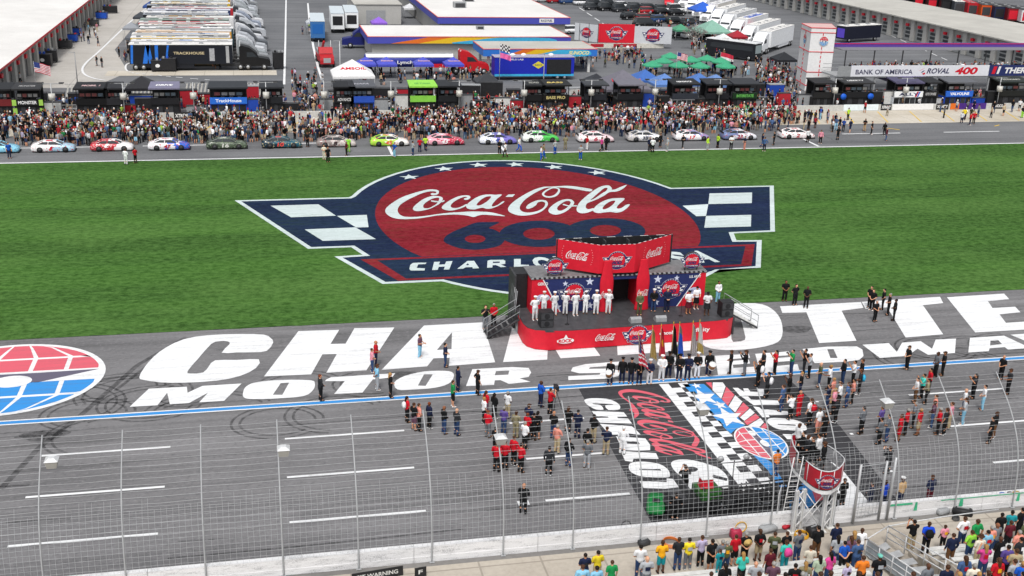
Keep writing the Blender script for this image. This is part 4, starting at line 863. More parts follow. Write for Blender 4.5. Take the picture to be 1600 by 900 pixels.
# ================================================================ vehicles
def livery(c1, c2, c3, k):
    n = N('livery'); v = n.noise(.9, n.mapping((1, .3, 1.4), loc=(k*7.3, k, 0)), detail=1, dist=.6); v2 = n.noise(5, n.mapping((1, 1, 1.6), loc=(k*3.1, 0, 0)), detail=1)
    sx = n.new('SeparateXYZ'); n.t.links.new(n.tc, sx.inputs[0])
    f = n.rng(n.math('ADD', n.math('MULTIPLY', sx.outputs['X'], .12 if k % 2 else -.12), v), .5, .53)
    c = n.mix(f, srgb(c1), srgb(c2)); c = n.mix(n.rng(v2, .62, .64), c, srgb(c3))
    n.b.inputs['Coat Weight'].default_value = .4
    return n.col(c).rough(.35).m
def race_car(x, y, cols, num, numcol, label, k, rz=0):
    e = empty('race_car', (x, y, -.01), rz, label, 'race car', 'race cars parked in line on pit road')
    M = livery(*cols, k)
    st_ = [(-2.45,.80,.28,.62),(-2.38,.90,.2,.86),(-2.0,.96,.14,.93),(-1.5,.98,.12,.94),(-.9,.97,.12,.92),(0,.96,.12,.90),(.8,.97,.12,.88),(1.3,.98,.12,.84),(1.8,.98,.12,.76),(2.2,.93,.12,.64),(2.42,.72,.14,.46)]
    rings = []
    for xx, w_, zb, zt in st_:
        rings.append([(xx, yy*w_, z) for yy, z in [(-.9, zb), (-1, zb+.12), (-1.0, zb+(zt-zb)*.55), (-.96, zt-.06), (-.8, zt), (0, zt+.03), (.8, zt), (.96, zt-.06), (1.0, zb+(zt-zb)*.55), (1, zb+.12), (.9, zb)]])
    b = MB(); b.loft(rings, M); b.build('body', e)
    b = MB(); g = [(-1.75,.62,.93),(-1.05,.60,1.22),(-.75,.60,1.25),(.15,.60,1.25),(.4,.6,1.2),(1.1,.68,.89)]
    b.loft([[(xx, -.78 if i in (0, 5) else -.72, .88), (xx, -w_, z), (xx, 0, z+.02), (xx, w_, z), (xx, .78 if i in (0, 5) else .72, .88)] for i, (xx, w_, z) in enumerate(g)], GLASS, False); b.build('windows', e)
    b = MB(); b.loft([[(xx, -.61, 1.235), (xx, -.56, 1.285), (xx, .56, 1.285), (xx, .61, 1.235)] for xx in (-1.08, -.5, .2, .42)], M, False)
    for s_ in (-1, 1):
        for P in ([(-1.08, .6, 1.24), (-1.85, .74, .93)], [(.38, .6, 1.23), (1.1, .72, .89)], [(-.45, .61, 1.24), (-.5, .74, .9)]): b.tube([(p[0], p[1]*s_, p[2]) for p in P], .055, M, 4)
    b.build('roof', e)
    b = MB(); b.box(-2.46, -2.42, -.75, .75, .9, 1.12, BLACK); b.build('spoiler', e); b = MB(); b.box(2.2, 2.5, -.85, .85, .08, .13, BLACK); b.build('splitter', e)
    for wx in (-1.42, 1.45):
        for s_ in (-1, 1):
            o = MB().tube([(wx, s_*.72, .34), (wx, s_*1.0, .34)], .345, RUBBER, 20).build('wheel', e); MB().tube([(wx, s_*.99, .34), (wx, s_*1.008, .34)], .2, DARK, 14).build('rim', o)
    b = MB(); nc = mat(numcol, .5, .02)
    b.text(num, nc, lambda u, v: (-.15+u, -.999, .52+v), bold=.03, shear=.15, fit=(.34*len(num)+.15, .5)); b.build('number', e); b = MB(); b.text(num, nc, lambda u, v: (-.4+v*-1, u, 1.292), bold=.03, fit=(.7, .75)); b.build('number', e)
    e.scale = (.95,)*3
    return e
CARS = [
 (2, ('#8fd0ea', '#a6dcf0', '#3d6f88'), '5', '#ffffff', 'light blue race car cut by the left edge of the photograph'),
 (88, ('#f4f4f4', '#a8cfe4', '#c62a3a'), '1', '#c62a3a', 'white race car with light blue flashes and red sill, second from the left end'),
 (178, ('#f2eeee', '#c23440', '#e9e2e2'), '21', '#c8202c', 'white race car with red roof patches and red number 21'),
 (266, ('#f1f1f4', '#2160c8', '#d24a58'), '47', '#c02030', 'race car fading from white at the tail to bright blue at the nose'),
 (355, ('#4f5c49', '#3b4638', '#8e9a86'), '16', '#d8d8d0', 'dull green camouflage race car with grey glass'),
 (440, ('#12303f', '#1d5566', '#c8b88a'), '10', '#e04a40', 'dark teal race car with a pinkish roof and red number patch'),
 (525, ('#c9c2bd', '#8d8480', '#8e2c34'), '8', '#3a3234', 'grey beige race car with a dark red rear quarter'),
 (608, ('#a6e04a', '#f0f0ea', '#e8604a'), '45', '#e8604a', 'lime green and white race car with an orange red pillar'),
 (695, ('#c2344e', '#f0a8b8', '#f7e4e8'), '43', '#ffffff', 'crimson and pink race car with a white striped bonnet'),
 (778, ('#f3f5f8', '#7a70c0', '#2a58b8'), '9', '#2848a0', 'white race car with purple roof edge and blue bonnet'),
 (847, ('#4fc454', '#f2f6f0', '#2d7a34'), '77', '#ffffff', 'bright green race car with a white roof'),
 (932, ('#f5f3f3', '#ecd6da', '#d0405a'), '6', '#c02848', 'white race car with pale pink roof lettering'),
 (1010, ('#efefef', '#c9c4bf', '#5a6aa8'), '38', '#303848', 'white and stone race car half hidden by people'),
 (1085, ('#f4f4f6', '#8a90c0', '#e04848'), '17', '#e03838', 'white race car with a red roundel and violet stripe on its side'),
 (1160, ('#dfe3ea', '#6d7fa8', '#a02434'), '23', '#b03040', 'silver blue race car with a dark red sill'),
 (1253, ('#f6f4f4', '#f0e6e6', '#b82834'), '2', '#b82834', 'white race car with a red sill at the right end of the line'),
]
for k, (px, cols, num, nc, lab) in enumerate(CARS):
    p = G(px, 231.5-px*.0094); race_car(p.x, 134.6+(.7 if k == 10 else 0), cols, num, nc, lab, k, 0 if k < 15 else -.04)

def wheelset(e, pts, r=.5, w_=.3, yy=1.15, m=RUBBER, sides=(-1, 1)):
    for x in pts:
        for s_ in sides:
            o = MB().tube([(x, s_*(yy-w_/2), r), (x, s_*(yy+w_/2), r)], r, m, 14).build('wheel', e); MB().tube([(x, s_*(yy+w_/2), r), (x, s_*(yy+w_/2+.02), r)], r*.55, STEEL, 10).build('rim', o)
def cab(e, x, m, obj=False, sleeper=True):
    """tractor unit, nose towards +x starting at x"""
    b = MB(); pr = [(0, .9), (0, 3.7), (.3, 3.95), (1.6, 3.6), (2.7, 2.75), (3.1, 2.0), (4.6, 1.75), (4.9, 1.3), (4.9, .6), (.2, .6)] if sleeper else [(0, .9), (0, 2.9), (1.6, 3.0), (2.3, 2.0), (3.9, 1.8), (4.1, 1.2), (4.1, .6), (.2, .6)]
    b.prism([(x+u, v) for u, v in pr], m, lambda u, v: (u, -1.15, v), lambda u, v: (u, 1.15, v)); o = b.build('cab', e)
    b = MB(); q_ = (1.75, 3.45, 2.62, 2.75) if sleeper else (1.62, 2.95, 2.25, 2.1)
    for s_ in (-1, 1): b.add([(x+q_[0]-.6, s_*1.157, q_[1]-.55), (x+q_[0]+.35, s_*1.157, q_[1]-.6), (x+q_[2]+.2, s_*1.157, 2.1), (x+q_[0]-.6, s_*1.157, 2.1)], [(0, 1, 2, 3)], GLASS)
    b.add([(x+q_[2]+.06, -.95, q_[3]-.08), (x+q_[2]+.06, .95, q_[3]-.08), (x+(3.08 if sleeper else 2.32), 1.0, 2.1), (x+(3.08 if sleeper else 2.32), -1.0, 2.1)], [(0, 1, 2, 3)], GLASS); g_ = b.build('windshield', e)
    g_.location.x = .03
    b = MB(); b.box(x+(4.905 if sleeper else 4.105), x+(4.95 if sleeper else 4.15), -.6, .6, .8, 1.6, STEEL); b.build('grille', e)
    b = MB()
    for s_ in (-1, 1): b.tube([(x+.1, s_*1.0, .9), (x+.1, s_*1.0, 4.0)], .08, STEEL, 6)
    b.build('exhaust_stack', e)
    return o
def hauler(x, y, rz, bodym, roofm, cabm, label, group, detail=True, tl=16.0, stripes=()):
    e = empty('hauler_truck', (x, y, 0), rz, label, 'hauler', group)
    b = MB(); b.box(0, tl, -1.28, 1.28, 1.0, 4.05, bodym); b.box(.6, tl*.62, -1.2, 1.2, .45, .995, bodym); b.build('trailer', e)
    b = MB(); b.box(-.03, tl+.03, -1.3, 1.3, 4.053, 4.12, roofm)
    for k in range(6): b.box(.8+k*2.5, 1.5+k*2.5, -.3, .3, 4.121, 4.26, WHITED if k % 2 else GREY)
    for q_, (a0, a1, yy, ww, mm) in enumerate(stripes): b.box(a0, a1, yy-ww, yy+ww, 4.1205, 4.13+.006*q_, mm)
    b.build('roof', e)
    o = cab(e, tl+1.1, cabm); b = MB(); b.box(tl-2, tl+2, -.5, .5, .6, .95, DARK); b.build('chassis', e)
    if detail: wheelset(e, [.9, 2.1, tl+1.2, tl+2.4, tl+5.0])
    return e
def pal(s): return mat(s, .5, .12)
rc = random.Random(11)
roofc = [ROOFW, mat((.62, .62, .62), .5, .2, 2), mat((.72, .72, .73), .5, .2, 2)]
HL = [('#131318', '#17171c', '#141416'), ('#e8e8ea', '#ece9e2', '#8f9296'), ('#d9b640', '#e9e4d8', '#9aa0a4'), ('#a8abb0', '#c9c4b6', '#c8cbd0'), ('#e2a84a', '#d8cdb8', '#b0b4ba'), ('#39525c', '#7fa4ae', '#585c62'),
      ('#20242c', '#c6ccd2', '#a4a8ae'), ('#c0343c', '#e6e2e0', '#d0d2d6'), ('#2c4a3c', '#8c9c94', '#303438'), ('#e6e6e8', '#dcdfe2', '#b8bcc2'), ('#1a1c22', '#9aa0a8', '#3c3f46'), ('#dfe2e8', '#6f9ccc', '#c4c8d0'), ('#283a66', '#ccd0dc', '#9098a8')]
bandw = ['black', 'white', 'yellow topped', 'grey', 'amber striped', 'teal striped', 'silver topped', 'red striped', 'dark green', 'plain white', 'charcoal', 'sky blue striped', 'navy']
for i in range(24):
    c = HL[i] if i < 13 else rc.choice(HL[1:]); wn = bandw[HL.index(c)]
    y = 192.6+4.15*i; xs0 = -20.6-.1*i+rc.uniform(-.6, .6)*(i > 0)
    stp = [] if i == 0 else [(a0_, a0_+rc.uniform(.6, 4), rc.uniform(-.9, .9), rc.uniform(.08, .35), pal(rc.choice(['#1c1d20', '#55585c', '#8c8f94', '#33363c', '#b8bcc0', '#f0f0f0']))) for a0_ in [rc.uniform(0, 13) for _ in range(7)]]+[(rc.uniform(0, 3), rc.uniform(6, 15), rc.uniform(-.8, .8), rc.uniform(.1, .3), pal(c[0])), (rc.uniform(2, 8), rc.uniform(9, 16), rc.uniform(-.8, .8), rc.uniform(.08, .3), pal(rc.choice(['#222226', '#8c8f94', '#d0a040', '#b03038', '#4a7ab8'])))]
    ordn = ['first', 'second', 'third', 'fourth', 'fifth', 'sixth', 'seventh', 'eighth', 'ninth', 'tenth', 'eleventh', 'twelfth', 'thirteenth', 'fourteenth', 'fifteenth', 'sixteenth', 'seventeenth', 'eighteenth', 'nineteenth', 'twentieth', 'twenty first', 'twenty second', 'twenty third', 'twenty fourth'][i]
    lab = 'black hauler with blue figures on its side, nearest of the left hand row' if i == 0 else f'{wn} hauler, {ordn} from the front of the left hand row'
    e = hauler(xs0, y, 0, pal(c[0]) if i else mat((.012, .014, .02), .35, .1), roofc[i % 3] if i < 8 or i % 2 else pal(c[1]), pal(c[2]), lab, 'haulers parked side by side on the left', i < 3, stripes=stp)
    if i == 0:
        b = MB(); BL2 = mat((.02, .16, .62), .5, .2)
        for x0, x1, sl in ((.15, .5, .2), (2.0, 2.7, .6), (3.0, 3.6, -.4), (3.9, 4.4, .1), (5.4, 5.7, .5)): b.add([(x0, -1.287, 1.1), (x1, -1.287, 1.1), (x1+sl, -1.287, 4.0), (x0+sl, -1.287, 4.0)], [(0, 1, 2, 3)], BL2)
        b.text('TRACKHOUSE', mat((.6, .5, .3), .5, .05), lambda u, v: (9.2+u, -1.287, 2.75+v), bold=.02, fit=(4.8, .42)); b.box(12.4, 13.2, -1.292, -1.285, 1.5, 3.5, mat((.35, .36, .38), .5, .3)); b.box(15.0, 15.5, -1.4, -1.285, 1.2, 3.9, STEEL); b.build('lettering', e)
# paddock carts by the haulers and the left garage
def cart(px, py, w_, h, m, lab, cat_='tool cart', grp='dark equipment carts', logo=None):
    p = G(px, py); e = empty('tool_cart', (p.x, p.y, 0), rc.uniform(-.2, .2), lab, cat_, grp); b = MB(); b.box(-w_/2, w_/2, 0, 1.3, .18, h, m); b.build('cabinet', e)
    b = MB(); b.box(-w_/2-.05, w_/2+.05, -.05, 1.35, h+.003, h+.08, DARK)
    for k in range(3): b.box(-w_/2+.2+k*.6, -w_/2+.5+k*.6, .3, .8, h+.081, h+.081+rc.uniform(.1, .35), rc.choice([GREY, RED, BLUE, BLACK, STEEL]))
    b.build('top', e)
    if logo: MB().poly(ell(0, h*.55, .35, .28, 16), logo, lambda u, v: (u, -.006, v)).build('badge', e)
    for sx in (-1, 1):
        for sy in (.2, 1.1): MB().tube([(sx*(w_/2-.2)-.05, sy, .1), (sx*(w_/2-.2)+.05, sy, .1)], .1, RUBBER, 8).build('wheel', e)
cart(225, 108, 2.2, 1.9, BLACK, 'black cart with an orange badge left of the black hauler', logo=ORANGE); cart(247, 112, 2.0, 1.7, BLACK, 'black cart with a white badge in front of the black hauler', logo=WHITE); cart(264, 112, 2.2, 2.0, BLACK, 'taller black cart touching the white badged one', logo=None); cart(436, 108, 1.6, 2.6, BLACK, 'tall black cart at the lane edge right of the black truck')
cart(67, 104, 2.6, 1.9, BLACK, 'black cart with a white badge by the left garage', logo=WHITE); cart(79, 98, 2.2, 1.9, BLACK, 'black cart with a yellow badge by the left garage', logo=YELLOW)
cart(101, 76, 2.2, 1.3, DARK, 'low dark cart along the left garage wall'); cart(146, 41, 2.2, 1.2, DARK, 'small dark cart further up the left garage wall'); cart(173, 21, 3.0, 1.5, BLACK, 'black crate at the far end of the left garage'); cart(112, 66, 1.8, 1.4, BLUE, 'blue cart beside the left garage'); cart(158, 30, 2.2, 1.4, BLUE, 'blue and red cart far along the left garage'); cart(119, 56, 1.6, 1.4, BLUE, 'second blue cart beside the left garage')
for k, (px, py, m_, nm) in enumerate([(1237, 10, DARK, 'dark'), (1255, 14, RED, 'red'), (1290, 22, BLACK, 'black'), (1310, 26, WHITED, 'white'), (1345, 34, RED, 'red'), (1368, 44, BLACK, 'black'), (1380, 49, RED, 'red'), (1395, 54, BLUE, 'blue'), (1430, 62, BLUE, 'blue'), (1446, 67, BLACK, 'black')]):
    nth = {0: 'farthest', 1: 'second farthest'}.get(k, ['third', 'fourth', 'fifth', 'sixth', 'seventh', 'eighth', 'ninth', 'last'][k-2 if k > 1 else 0])
    cart(px, py, 2.4, 1.5, m_, f'{nm} cart, {nth} of those along the right garage')

# right hand paddock
WH = pal('#eceef0')
N0 = G(1180, 86)
for k, (bc, rf, lab) in enumerate([('#eceef0', 0, 'white hauler nearest the scoring tower with its side to the photograph'), ('#e8eaec', 0, 'second white hauler behind the scoring tower'), ('#eceef0', 0, 'white hauler with a broad blue roof stripe in the right paddock'), ('#dfe1e4', 1, 'pale hauler just behind the blue striped one in the right paddock'), ('#eceef0', 0, 'white hauler in the middle of the right paddock row'), ('#e6e2da', 2, 'cream hauler beyond the middle of the right paddock row'),
        ('#d8dade', 1, 'pale grey hauler third from the back of the right paddock row'), ('#eceef0', 0, 'white hauler second from the back of the right paddock row'), ('#e8e6e2', 2, 'off white hauler at the very back of the right paddock row')]):
    rz = R(228+k*.6); d = Vector((math.cos(rz), math.sin(rz), 0)); o_ = N0+Vector((1.9, 10.2, 0))*k-d*20
    hauler(o_.x, o_.y, rz, pal(bc), roofc[rf], WH, lab, 'white haulers parked at an angle on the right', k < 3, 15.0, stripes=[(2, 12, 0, .8, BLUE)] if k == 2 else [(1, 14, .6, .1, GREY)])
p = G(1025, 4); e = hauler(p.x+6, p.y+6, R(250), RED, ROOFW, RED, 'red hauler at the top of the photograph behind the cars', 'white haulers parked at an angle on the right', False)
def suv(px, py, col, lab, rz=0, L=4.9, van=False):
    p = G(px, py); e = empty('parked_car', (p.x, p.y, 0), rz, lab, 'car' if not van else 'van', 'cars parked behind the buildings'); m = mat(col, .3, .03); h = 2.1 if van else 1.7
    b = MB(); b.loft([[(x, -w_, .3), (x, -w_-.03, .7), (x, -w_+.05, zt), (x, 0, zt+.04), (x, w_-.05, zt), (x, w_+.03, .7), (x, w_, .3)] for x, w_, zt in ((-L/2, .8, .9), (-L/2+.2, .9, 1.05), (0, .93, 1.05), (L/2-1.2, .92, 1.0), (L/2-.2, .88, .85), (L/2, .75, .6))], m); b.build('body', e)
    b = MB(); b.loft([[(x, -.86, 1.0), (x, -w_, z), (x, w_, z), (x, .86, 1.0)] for x, w_, z in ((-L/2+.12, .8, 1.2), (-L/2+.45, .74, h-.08), (L*.08, .74, h-.06), (L*.28, .8, 1.05))], GLASS, False); b.build('windows', e)
    b = MB(); b.box(-L/2+.4, L*.09, -.74, .74, h-.075, h, m); b.build('roof', e); wheelset(e, [-L/2+.9, L/2-.9], .36, .25, .85)
suv(835, 102, '#101216', 'black van parked under the front of the fuel canopy', 0, 5.2, True); suv(1010, 42, '#16181a', 'long black van behind the banner wall', .1, 6.2, True)

suv(895, 52, '#e8eaec', 'white car between the big roof and the banner wall', .3); suv(745, 112, '#d8dadc', 'white car behind the red tanker truck', .1)
suv(1175, 72, '#30343a', 'dark car between the white haulers', .8); suv(1098, 52, '#dfe2e4', 'white car beside the blue canopy', .6)
nthw = ['first', 'second', 'third', 'fourth', 'fifth', 'sixth', 'seventh', 'eighth', 'ninth', 'tenth', 'eleventh', 'twelfth', 'thirteenth', 'fourteenth']
def trailer(name, p, rz, L, m_, roof, lab, cat_, grp, h=3.9, doorm=BLACK):
    e = empty(name, (p.x, p.y, 0), rz, lab, cat_, grp); b = MB(); b.box(0, L, -1.3, 1.3, .7, h, m_); b.build('body', e); b = MB(); b.box(-.05, L+.05, -1.33, 1.33, h+.003, h+.1, roof)
    for k in range(3): b.box(1+k*L/3.3, 1.8+k*L/3.3, -.4, .4, h+.101, h+.25, GREY)
    b.build('roof', e); b = MB(); b.box(-.03, -.003, -1.0, 1.0, 1.0, h-.5, doorm); b.build('door', e); wheelset(e, [1.5, L-1.5], .5, .3, 1.1, sides=(-1,)); return e
for k in range(12):                                         # second yard beyond the right garage
    p = G(1392+k*21, 10+k*2.9); cn, cc = rc.choice([('black', '#141518'), ('dark red', '#7a1820'), ('navy', '#1c2748'), ('white', '#d8dadc'), ('orange', '#c8501c'), ('grey', '#4a4e54'), ('black', '#17181a'), ('red', '#b01c28')])
    trailer('parked_trailer', p, R(70), 12, pal(cc), rc.choice([pal(cc), ROOFW, DARK]), f'{cn} trailer, {nthw[k]} from the left in the yard beyond the right garage', 'trailer', 'trailers in the yard beyond the right garage', 3.6, rc.choice([BLACK, RED, DARK]))
p = G(1312, 66); trailer('parked_trailer', p, R(20), 11, pal('#191c2c'), ROOFW, 'navy trailer with a white roof just right of the white tower', 'trailer', None, 3.4, pal('#5c48c0'))
# upper car park
for r_i, (py0, xs_, sl, rwn) in enumerate([(3, range(846, 1075, 21), .075, 'top row'), (15, range(925, 1075, 22), .07, 'second row'), (30, range(985, 1080, 23), .10, 'third row'), (58, range(1062, 1100, 18), .1, 'row by the bare tree')]):
    for k, px in enumerate(xs_):
        cn, cc = rc.choice([('black', '#121316'), ('white', '#dfe1e3'), ('silver', '#a8acb0'), ('dark grey', '#33363a'), ('red', '#a01c26'), ('blue', '#23406c'), ('black', '#16181c')])
        suv(px, py0+(px-xs_[0])*sl, cc, f'{cn} car, {nthw[k]} from left, {rwn} of the far car park', .25+rc.uniform(-.1, .1), rc.choice([4.6, 5.2]), rc.random() < .25)
# tanker, transporters, motor home
tk = empty('tanker_truck', (16.3, 186.9, 0), 0, 'blue and white tanker trailer drawn by a bright red truck', 'tanker')
b = MB(); b.loft([[(x, r_*1.25*math.cos(a), 2.2+r_*math.sin(a)) for a in [2*math.pi*k/16 for k in range(16)]] for x, r_ in ((0, .8), (.2, 1.1), (14.5, 1.1), (14.7, .8))], pal('#28348e')); t_ = b.build('tank', tk)
b = MB(); b.loft([[(x, r_*1.265*math.cos(a), 2.2+r_*1.012*math.sin(a)) for a in [math.pi*(.18+.64*k/8) for k in range(9)]] for x, r_ in ((.2, 1.1), (14.5, 1.1))], WHITE, True, False); b.box(.3, 14.4, -.25, .25, 3.32, 3.42, GREY); b.build('top', tk)
b = MB(); b.text('Lynch', WHITE, lambda u, v: (6.5+u, -1.36-.02, 2.0+v), bold=.03, fit=(2.6, .7)); b.build('lettering', tk); MB().box(10.8, 13.5, -1.42, -1.3, 1.2, 1.8, RED).build('side_panel', tk)
cab(tk, 15.6, pal('#c01c24'), sleeper=True); wheelset(tk, [1, 2.2, 14.9, 16.1, 19.6])
bt = empty('display_trailer', (36.6, 180.2, 0), 0, 'bright blue display trailer with yellow diamond and open black sides', 'trailer')
b = MB(); b.box(0, 13.2, 0, 2.8, .6, 3.6, pal('#1c2aa8')); b.build('body', bt); b = MB(); b.box(-.05, 13.25, -.05, 2.85, 3.603, 3.7, mat((.38, .36, .48), .5, .2)); b.build('roof', bt)
for x in (3.2, 5.0, 9.6): b = MB(); b.loft([[(x+r_*math.cos(a), 1.4+r_*math.sin(a), z) for a in [2*math.pi*k/12 for k in range(12)]] for r_, z in ((.5, 3.7), (.45, 3.95), (.15, 4.1))], WHITE); b.build('roof_vent', bt)
b = MB(); b.box(8.6, 12.7, -.02, -.003, .9, 3.3, BLACK); b.build('open_side', bt); b = MB(); b.prism([(6.2, 2.4), (7.2, 3.0), (8.2, 2.4), (7.2, 1.8)], mat((.7, .6, .05), .5, .05), lambda u, v: (u, -.03, v), lambda u, v: (u, -.004, v)); b.text('SUNOCO', NAVY, lambda u, v: (7.2+u, -.036, 2.4+v), bold=.02, fit=(1.2, .3)); b.text('FUELS LAB', WHITE, lambda u, v: (3.4+u, -.01, 3.3+v), bold=.02, fit=(2.6, .25)); b.box(0, 13.2, -.02, -.003, .6, .95, CYA); b.build('lettering', bt); wheelset(bt, [10.5, 11.7], .4, .3, 1.2)
for c in bt.children:
    if c.name.startswith('wheel'): c.location = (0, 1.4, 0)
rt = empty('tow_truck', (*G(508, 100)[:2], 0), R(-88), 'red and white tow truck parked nose on behind the pits', 'truck'); b = MB(); b.box(-5.2, 0, -1.15, 1.15, .6, 1.5, pal('#b02028')); b.box(-4.6, -.6, -1.1, 1.1, 1.503, 2.2, STEEL); b.tube([(-4.5, 0, 2.2), (-1.2, 0, 3.6)], .22, pal('#b02028'), 6); b.build('bed', rt); cab(rt, 0, pal('#b02028'), sleeper=False); wheelset(rt, [-4, -2.8, 3.0])
b2 = empty('tractor_truck', (*G(575, 74)[:2], 0), R(180), 'dark blue truck without trailer beside the flame striped building', 'truck'); b = MB(); b.box(-4.5, 0, -.5, .5, .6, 1.0, DARK); b.build('chassis', b2); cab(b2, 0, pal('#1c2468')); wheelset(b2, [-3.6, -2.3, -.6, 3.4])
for k, (px, py, m_, lab) in enumerate([(497, 66, '#3a6ca4', 'blue and silver trailer seen end on beside the lane'), (528, 52, '#e8eaea', 'left one of two pale trailers seen end on'), (550, 50, '#eceeee', 'right one of two pale trailers seen end on')]):
    p = G(px, py); e = empty('parked_trailer', (p.x, p.y, 0), R(88), lab, 'trailer', 'trailers parked end on left of the buildings'); b = MB(); b.box(0, 14, -1.35, 1.35, .8, 3.9, pal(m_)); b.build('body', e); b = MB(); b.box(-.05, 14, -1.38, 1.38, 3.903, 4.0, pal('#c6d0d6')); b.build('roof', e); b = MB(); b.box(-.03, -.003, -1.0, 1.0, 1.6, 3.4, BLACK if k else pal('#2060a8')); b.build('door', e); wheelset(e, [1.5, 2.8])
mh = empty('motor_home', (*G(1172, 94)[:2], 0), R(-52), 'dark patterned motor coach with a white roof in the right paddock', 'bus'); b = MB(); b.box(-9, 1.5, -1.25, 1.25, .4, 3.2, pal('#1d1f24')); b.build('body', mh); b = MB(); b.box(-9.1, 1.55, -1.3, 1.3, 3.203, 3.3, pal('#d8dadc')); b.box(-6, -5, -.4, .4, 3.301, 3.55, WHITED); b.box(-2.5, -1.5, -.4, .4, 3.301, 3.55, WHITED); b.build('roof', mh); b = MB(); b.box(1.503, 1.53, -1.1, 1.1, 1.4, 2.9, mat((.30, .36, .37), .2, 0)); b.build('windshield', mh); b = MB(); b.box(-8, 1, -1.27, -1.253, 1.8, 2.7, GLASS); b.build('windows', mh); wheelset(mh, [-6.5, .3], .5, .3, 1.1)

# ---------------------------------------------------------------- canopies and umbrellas
def canopy(px, py, w_, h, m, lab, grp=None, text=None, tcol=WHITE, Y=None):
    p = G(px, py); e = empty('canopy_tent', (p.x, p.y, 0), 0, lab, 'canopy', grp); b = MB(); a = w_/2
    vs = [(-a, -a, h), (a, -a, h), (a, a, h), (-a, a, h), (0, 0, h+w_*.33), (-a, -a, h-.35), (a, -a, h-.35), (a, a, h-.35), (-a, a, h-.35)]
    b.add(vs, [(0, 1, 4), (1, 2, 4), (2, 3, 4), (3, 0, 4), (5, 6, 1, 0), (6, 7, 2, 1), (7, 8, 3, 2), (8, 5, 0, 3)], m); b.build('canopy', e)
    for sx in (-1, 1):
        for sy in (-1, 1): MB().tube([(sx*a*.97, sy*a*.97, 0), (sx*a*.97, sy*a*.97, h-.02)], .04, STEEL, 5).build('leg', e)
    if text: b = MB(); b.text(text, tcol, lambda u, v: (u, -a*.55+v*.75-.02, h+w_*.33*.45+.05+v*.42), bold=.03, fit=(w_*.62, w_*.11)); b.build('lettering', e)
PV = pal('#4a50b8')
for px, lab in ((572, 'leftmost violet blue canopy in front of the tanker'), (604, 'second violet blue canopy in front of the tanker'), (661, 'third violet blue canopy, below the middle of the tanker'), (708, 'rightmost violet blue canopy by the red truck')):
    canopy(px, 121, 3.1, 2.3, PV, lab, 'violet blue canopies before the tanker', 'Sunoco', mat((.75, .45, .4), .5))
canopy(551, 140, 6.2, 2.5, WHITE, 'big white canopy with red lettering left of the green pit box', None, 'AMSOIL', RED)
canopy(1096, 33, 5.5, 2.8, pal('#2a5cc0'), 'royal blue canopy among the paddock trucks'); canopy(1178, 60, 3.5, 2.4, pal('#c85060'), 'small red canopy among the paddock trucks'); canopy(1062, 62, 3.2, 2.2, pal('#4c9070'), 'small green canopy right of the banner wall')
canopy(592, 52, 3.2, 2.3, pal('#8a60c8'), 'small purple canopy behind the flame striped building'); canopy(1110, 64, 6.5, 2.2, pal('#7fa898'), 'wide pale green canopy behind the umbrellas')
for k, (px, py, m_) in enumerate([(1006, 128, '#3e66ac'), (1036, 135, '#5c80bc'), (1090, 134, '#4a70b0'), (1116, 136, '#6484b8')]):
    canopy(px, py+13, 4.2, 1.9, pal(m_), ['deep blue canopy leftmost behind the pit boxes', 'pale blue canopy behind the white pit cart', 'mid blue canopy right of the white pit cart', 'rightmost pale blue canopy behind the pit boxes'][k], 'blue canopies behind the pit boxes')
canopy(1408, 148, 6.5, 2.6, pal('#6a6484'), 'purple grey canopy beneath the long lettered banner'); canopy(225, 165, 4.2, 2.7, pal('#26262a'), 'black canopy with a pink flag beside it in the left pits'); canopy(970, 162, 7.0, 2.7, pal('#6c6a74'), 'wide slate grey canopy over the pits below the umbrellas', None, 'Ford', RED)
for (px, py, w_, c, lab) in [(213, 78, 3.2, '#5c6068', 'grey canopy left of the front hauler'), (207, 62, 3.0, '#8c9096', 'pale grey canopy left of the third hauler'), (222, 44, 3.0, '#3c4046', 'dark canopy at the left end of the hauler row'), (236, 26, 3.0, '#2c4a86', 'dark blue canopy far up the left end of the hauler row'), (1128, 82, 4.2, '#d8dadc', 'white canopy among the crowd before the white haulers'), (1150, 74, 3.4, '#9c2430', 'dark red canopy before the white haulers'), (1222, 112, 3.6, '#26282c', 'black canopy left of the white tower'), (760, 150, 3.6, '#34363a', 'dark canopy right of the crates cart'), (930, 150, 3.4, '#2c2e34', 'dark canopy right of the gold oval pit box'), (490, 52, 3.0, '#b8bcc0', 'light grey canopy by the lane beside the blue trailer'), (640, 28, 3.0, '#d0d2d4', 'white canopy behind the pale block building')]:
    canopy(px, py, w_, 2.3, pal(c), lab)
GRN = pal('#3f9c76')
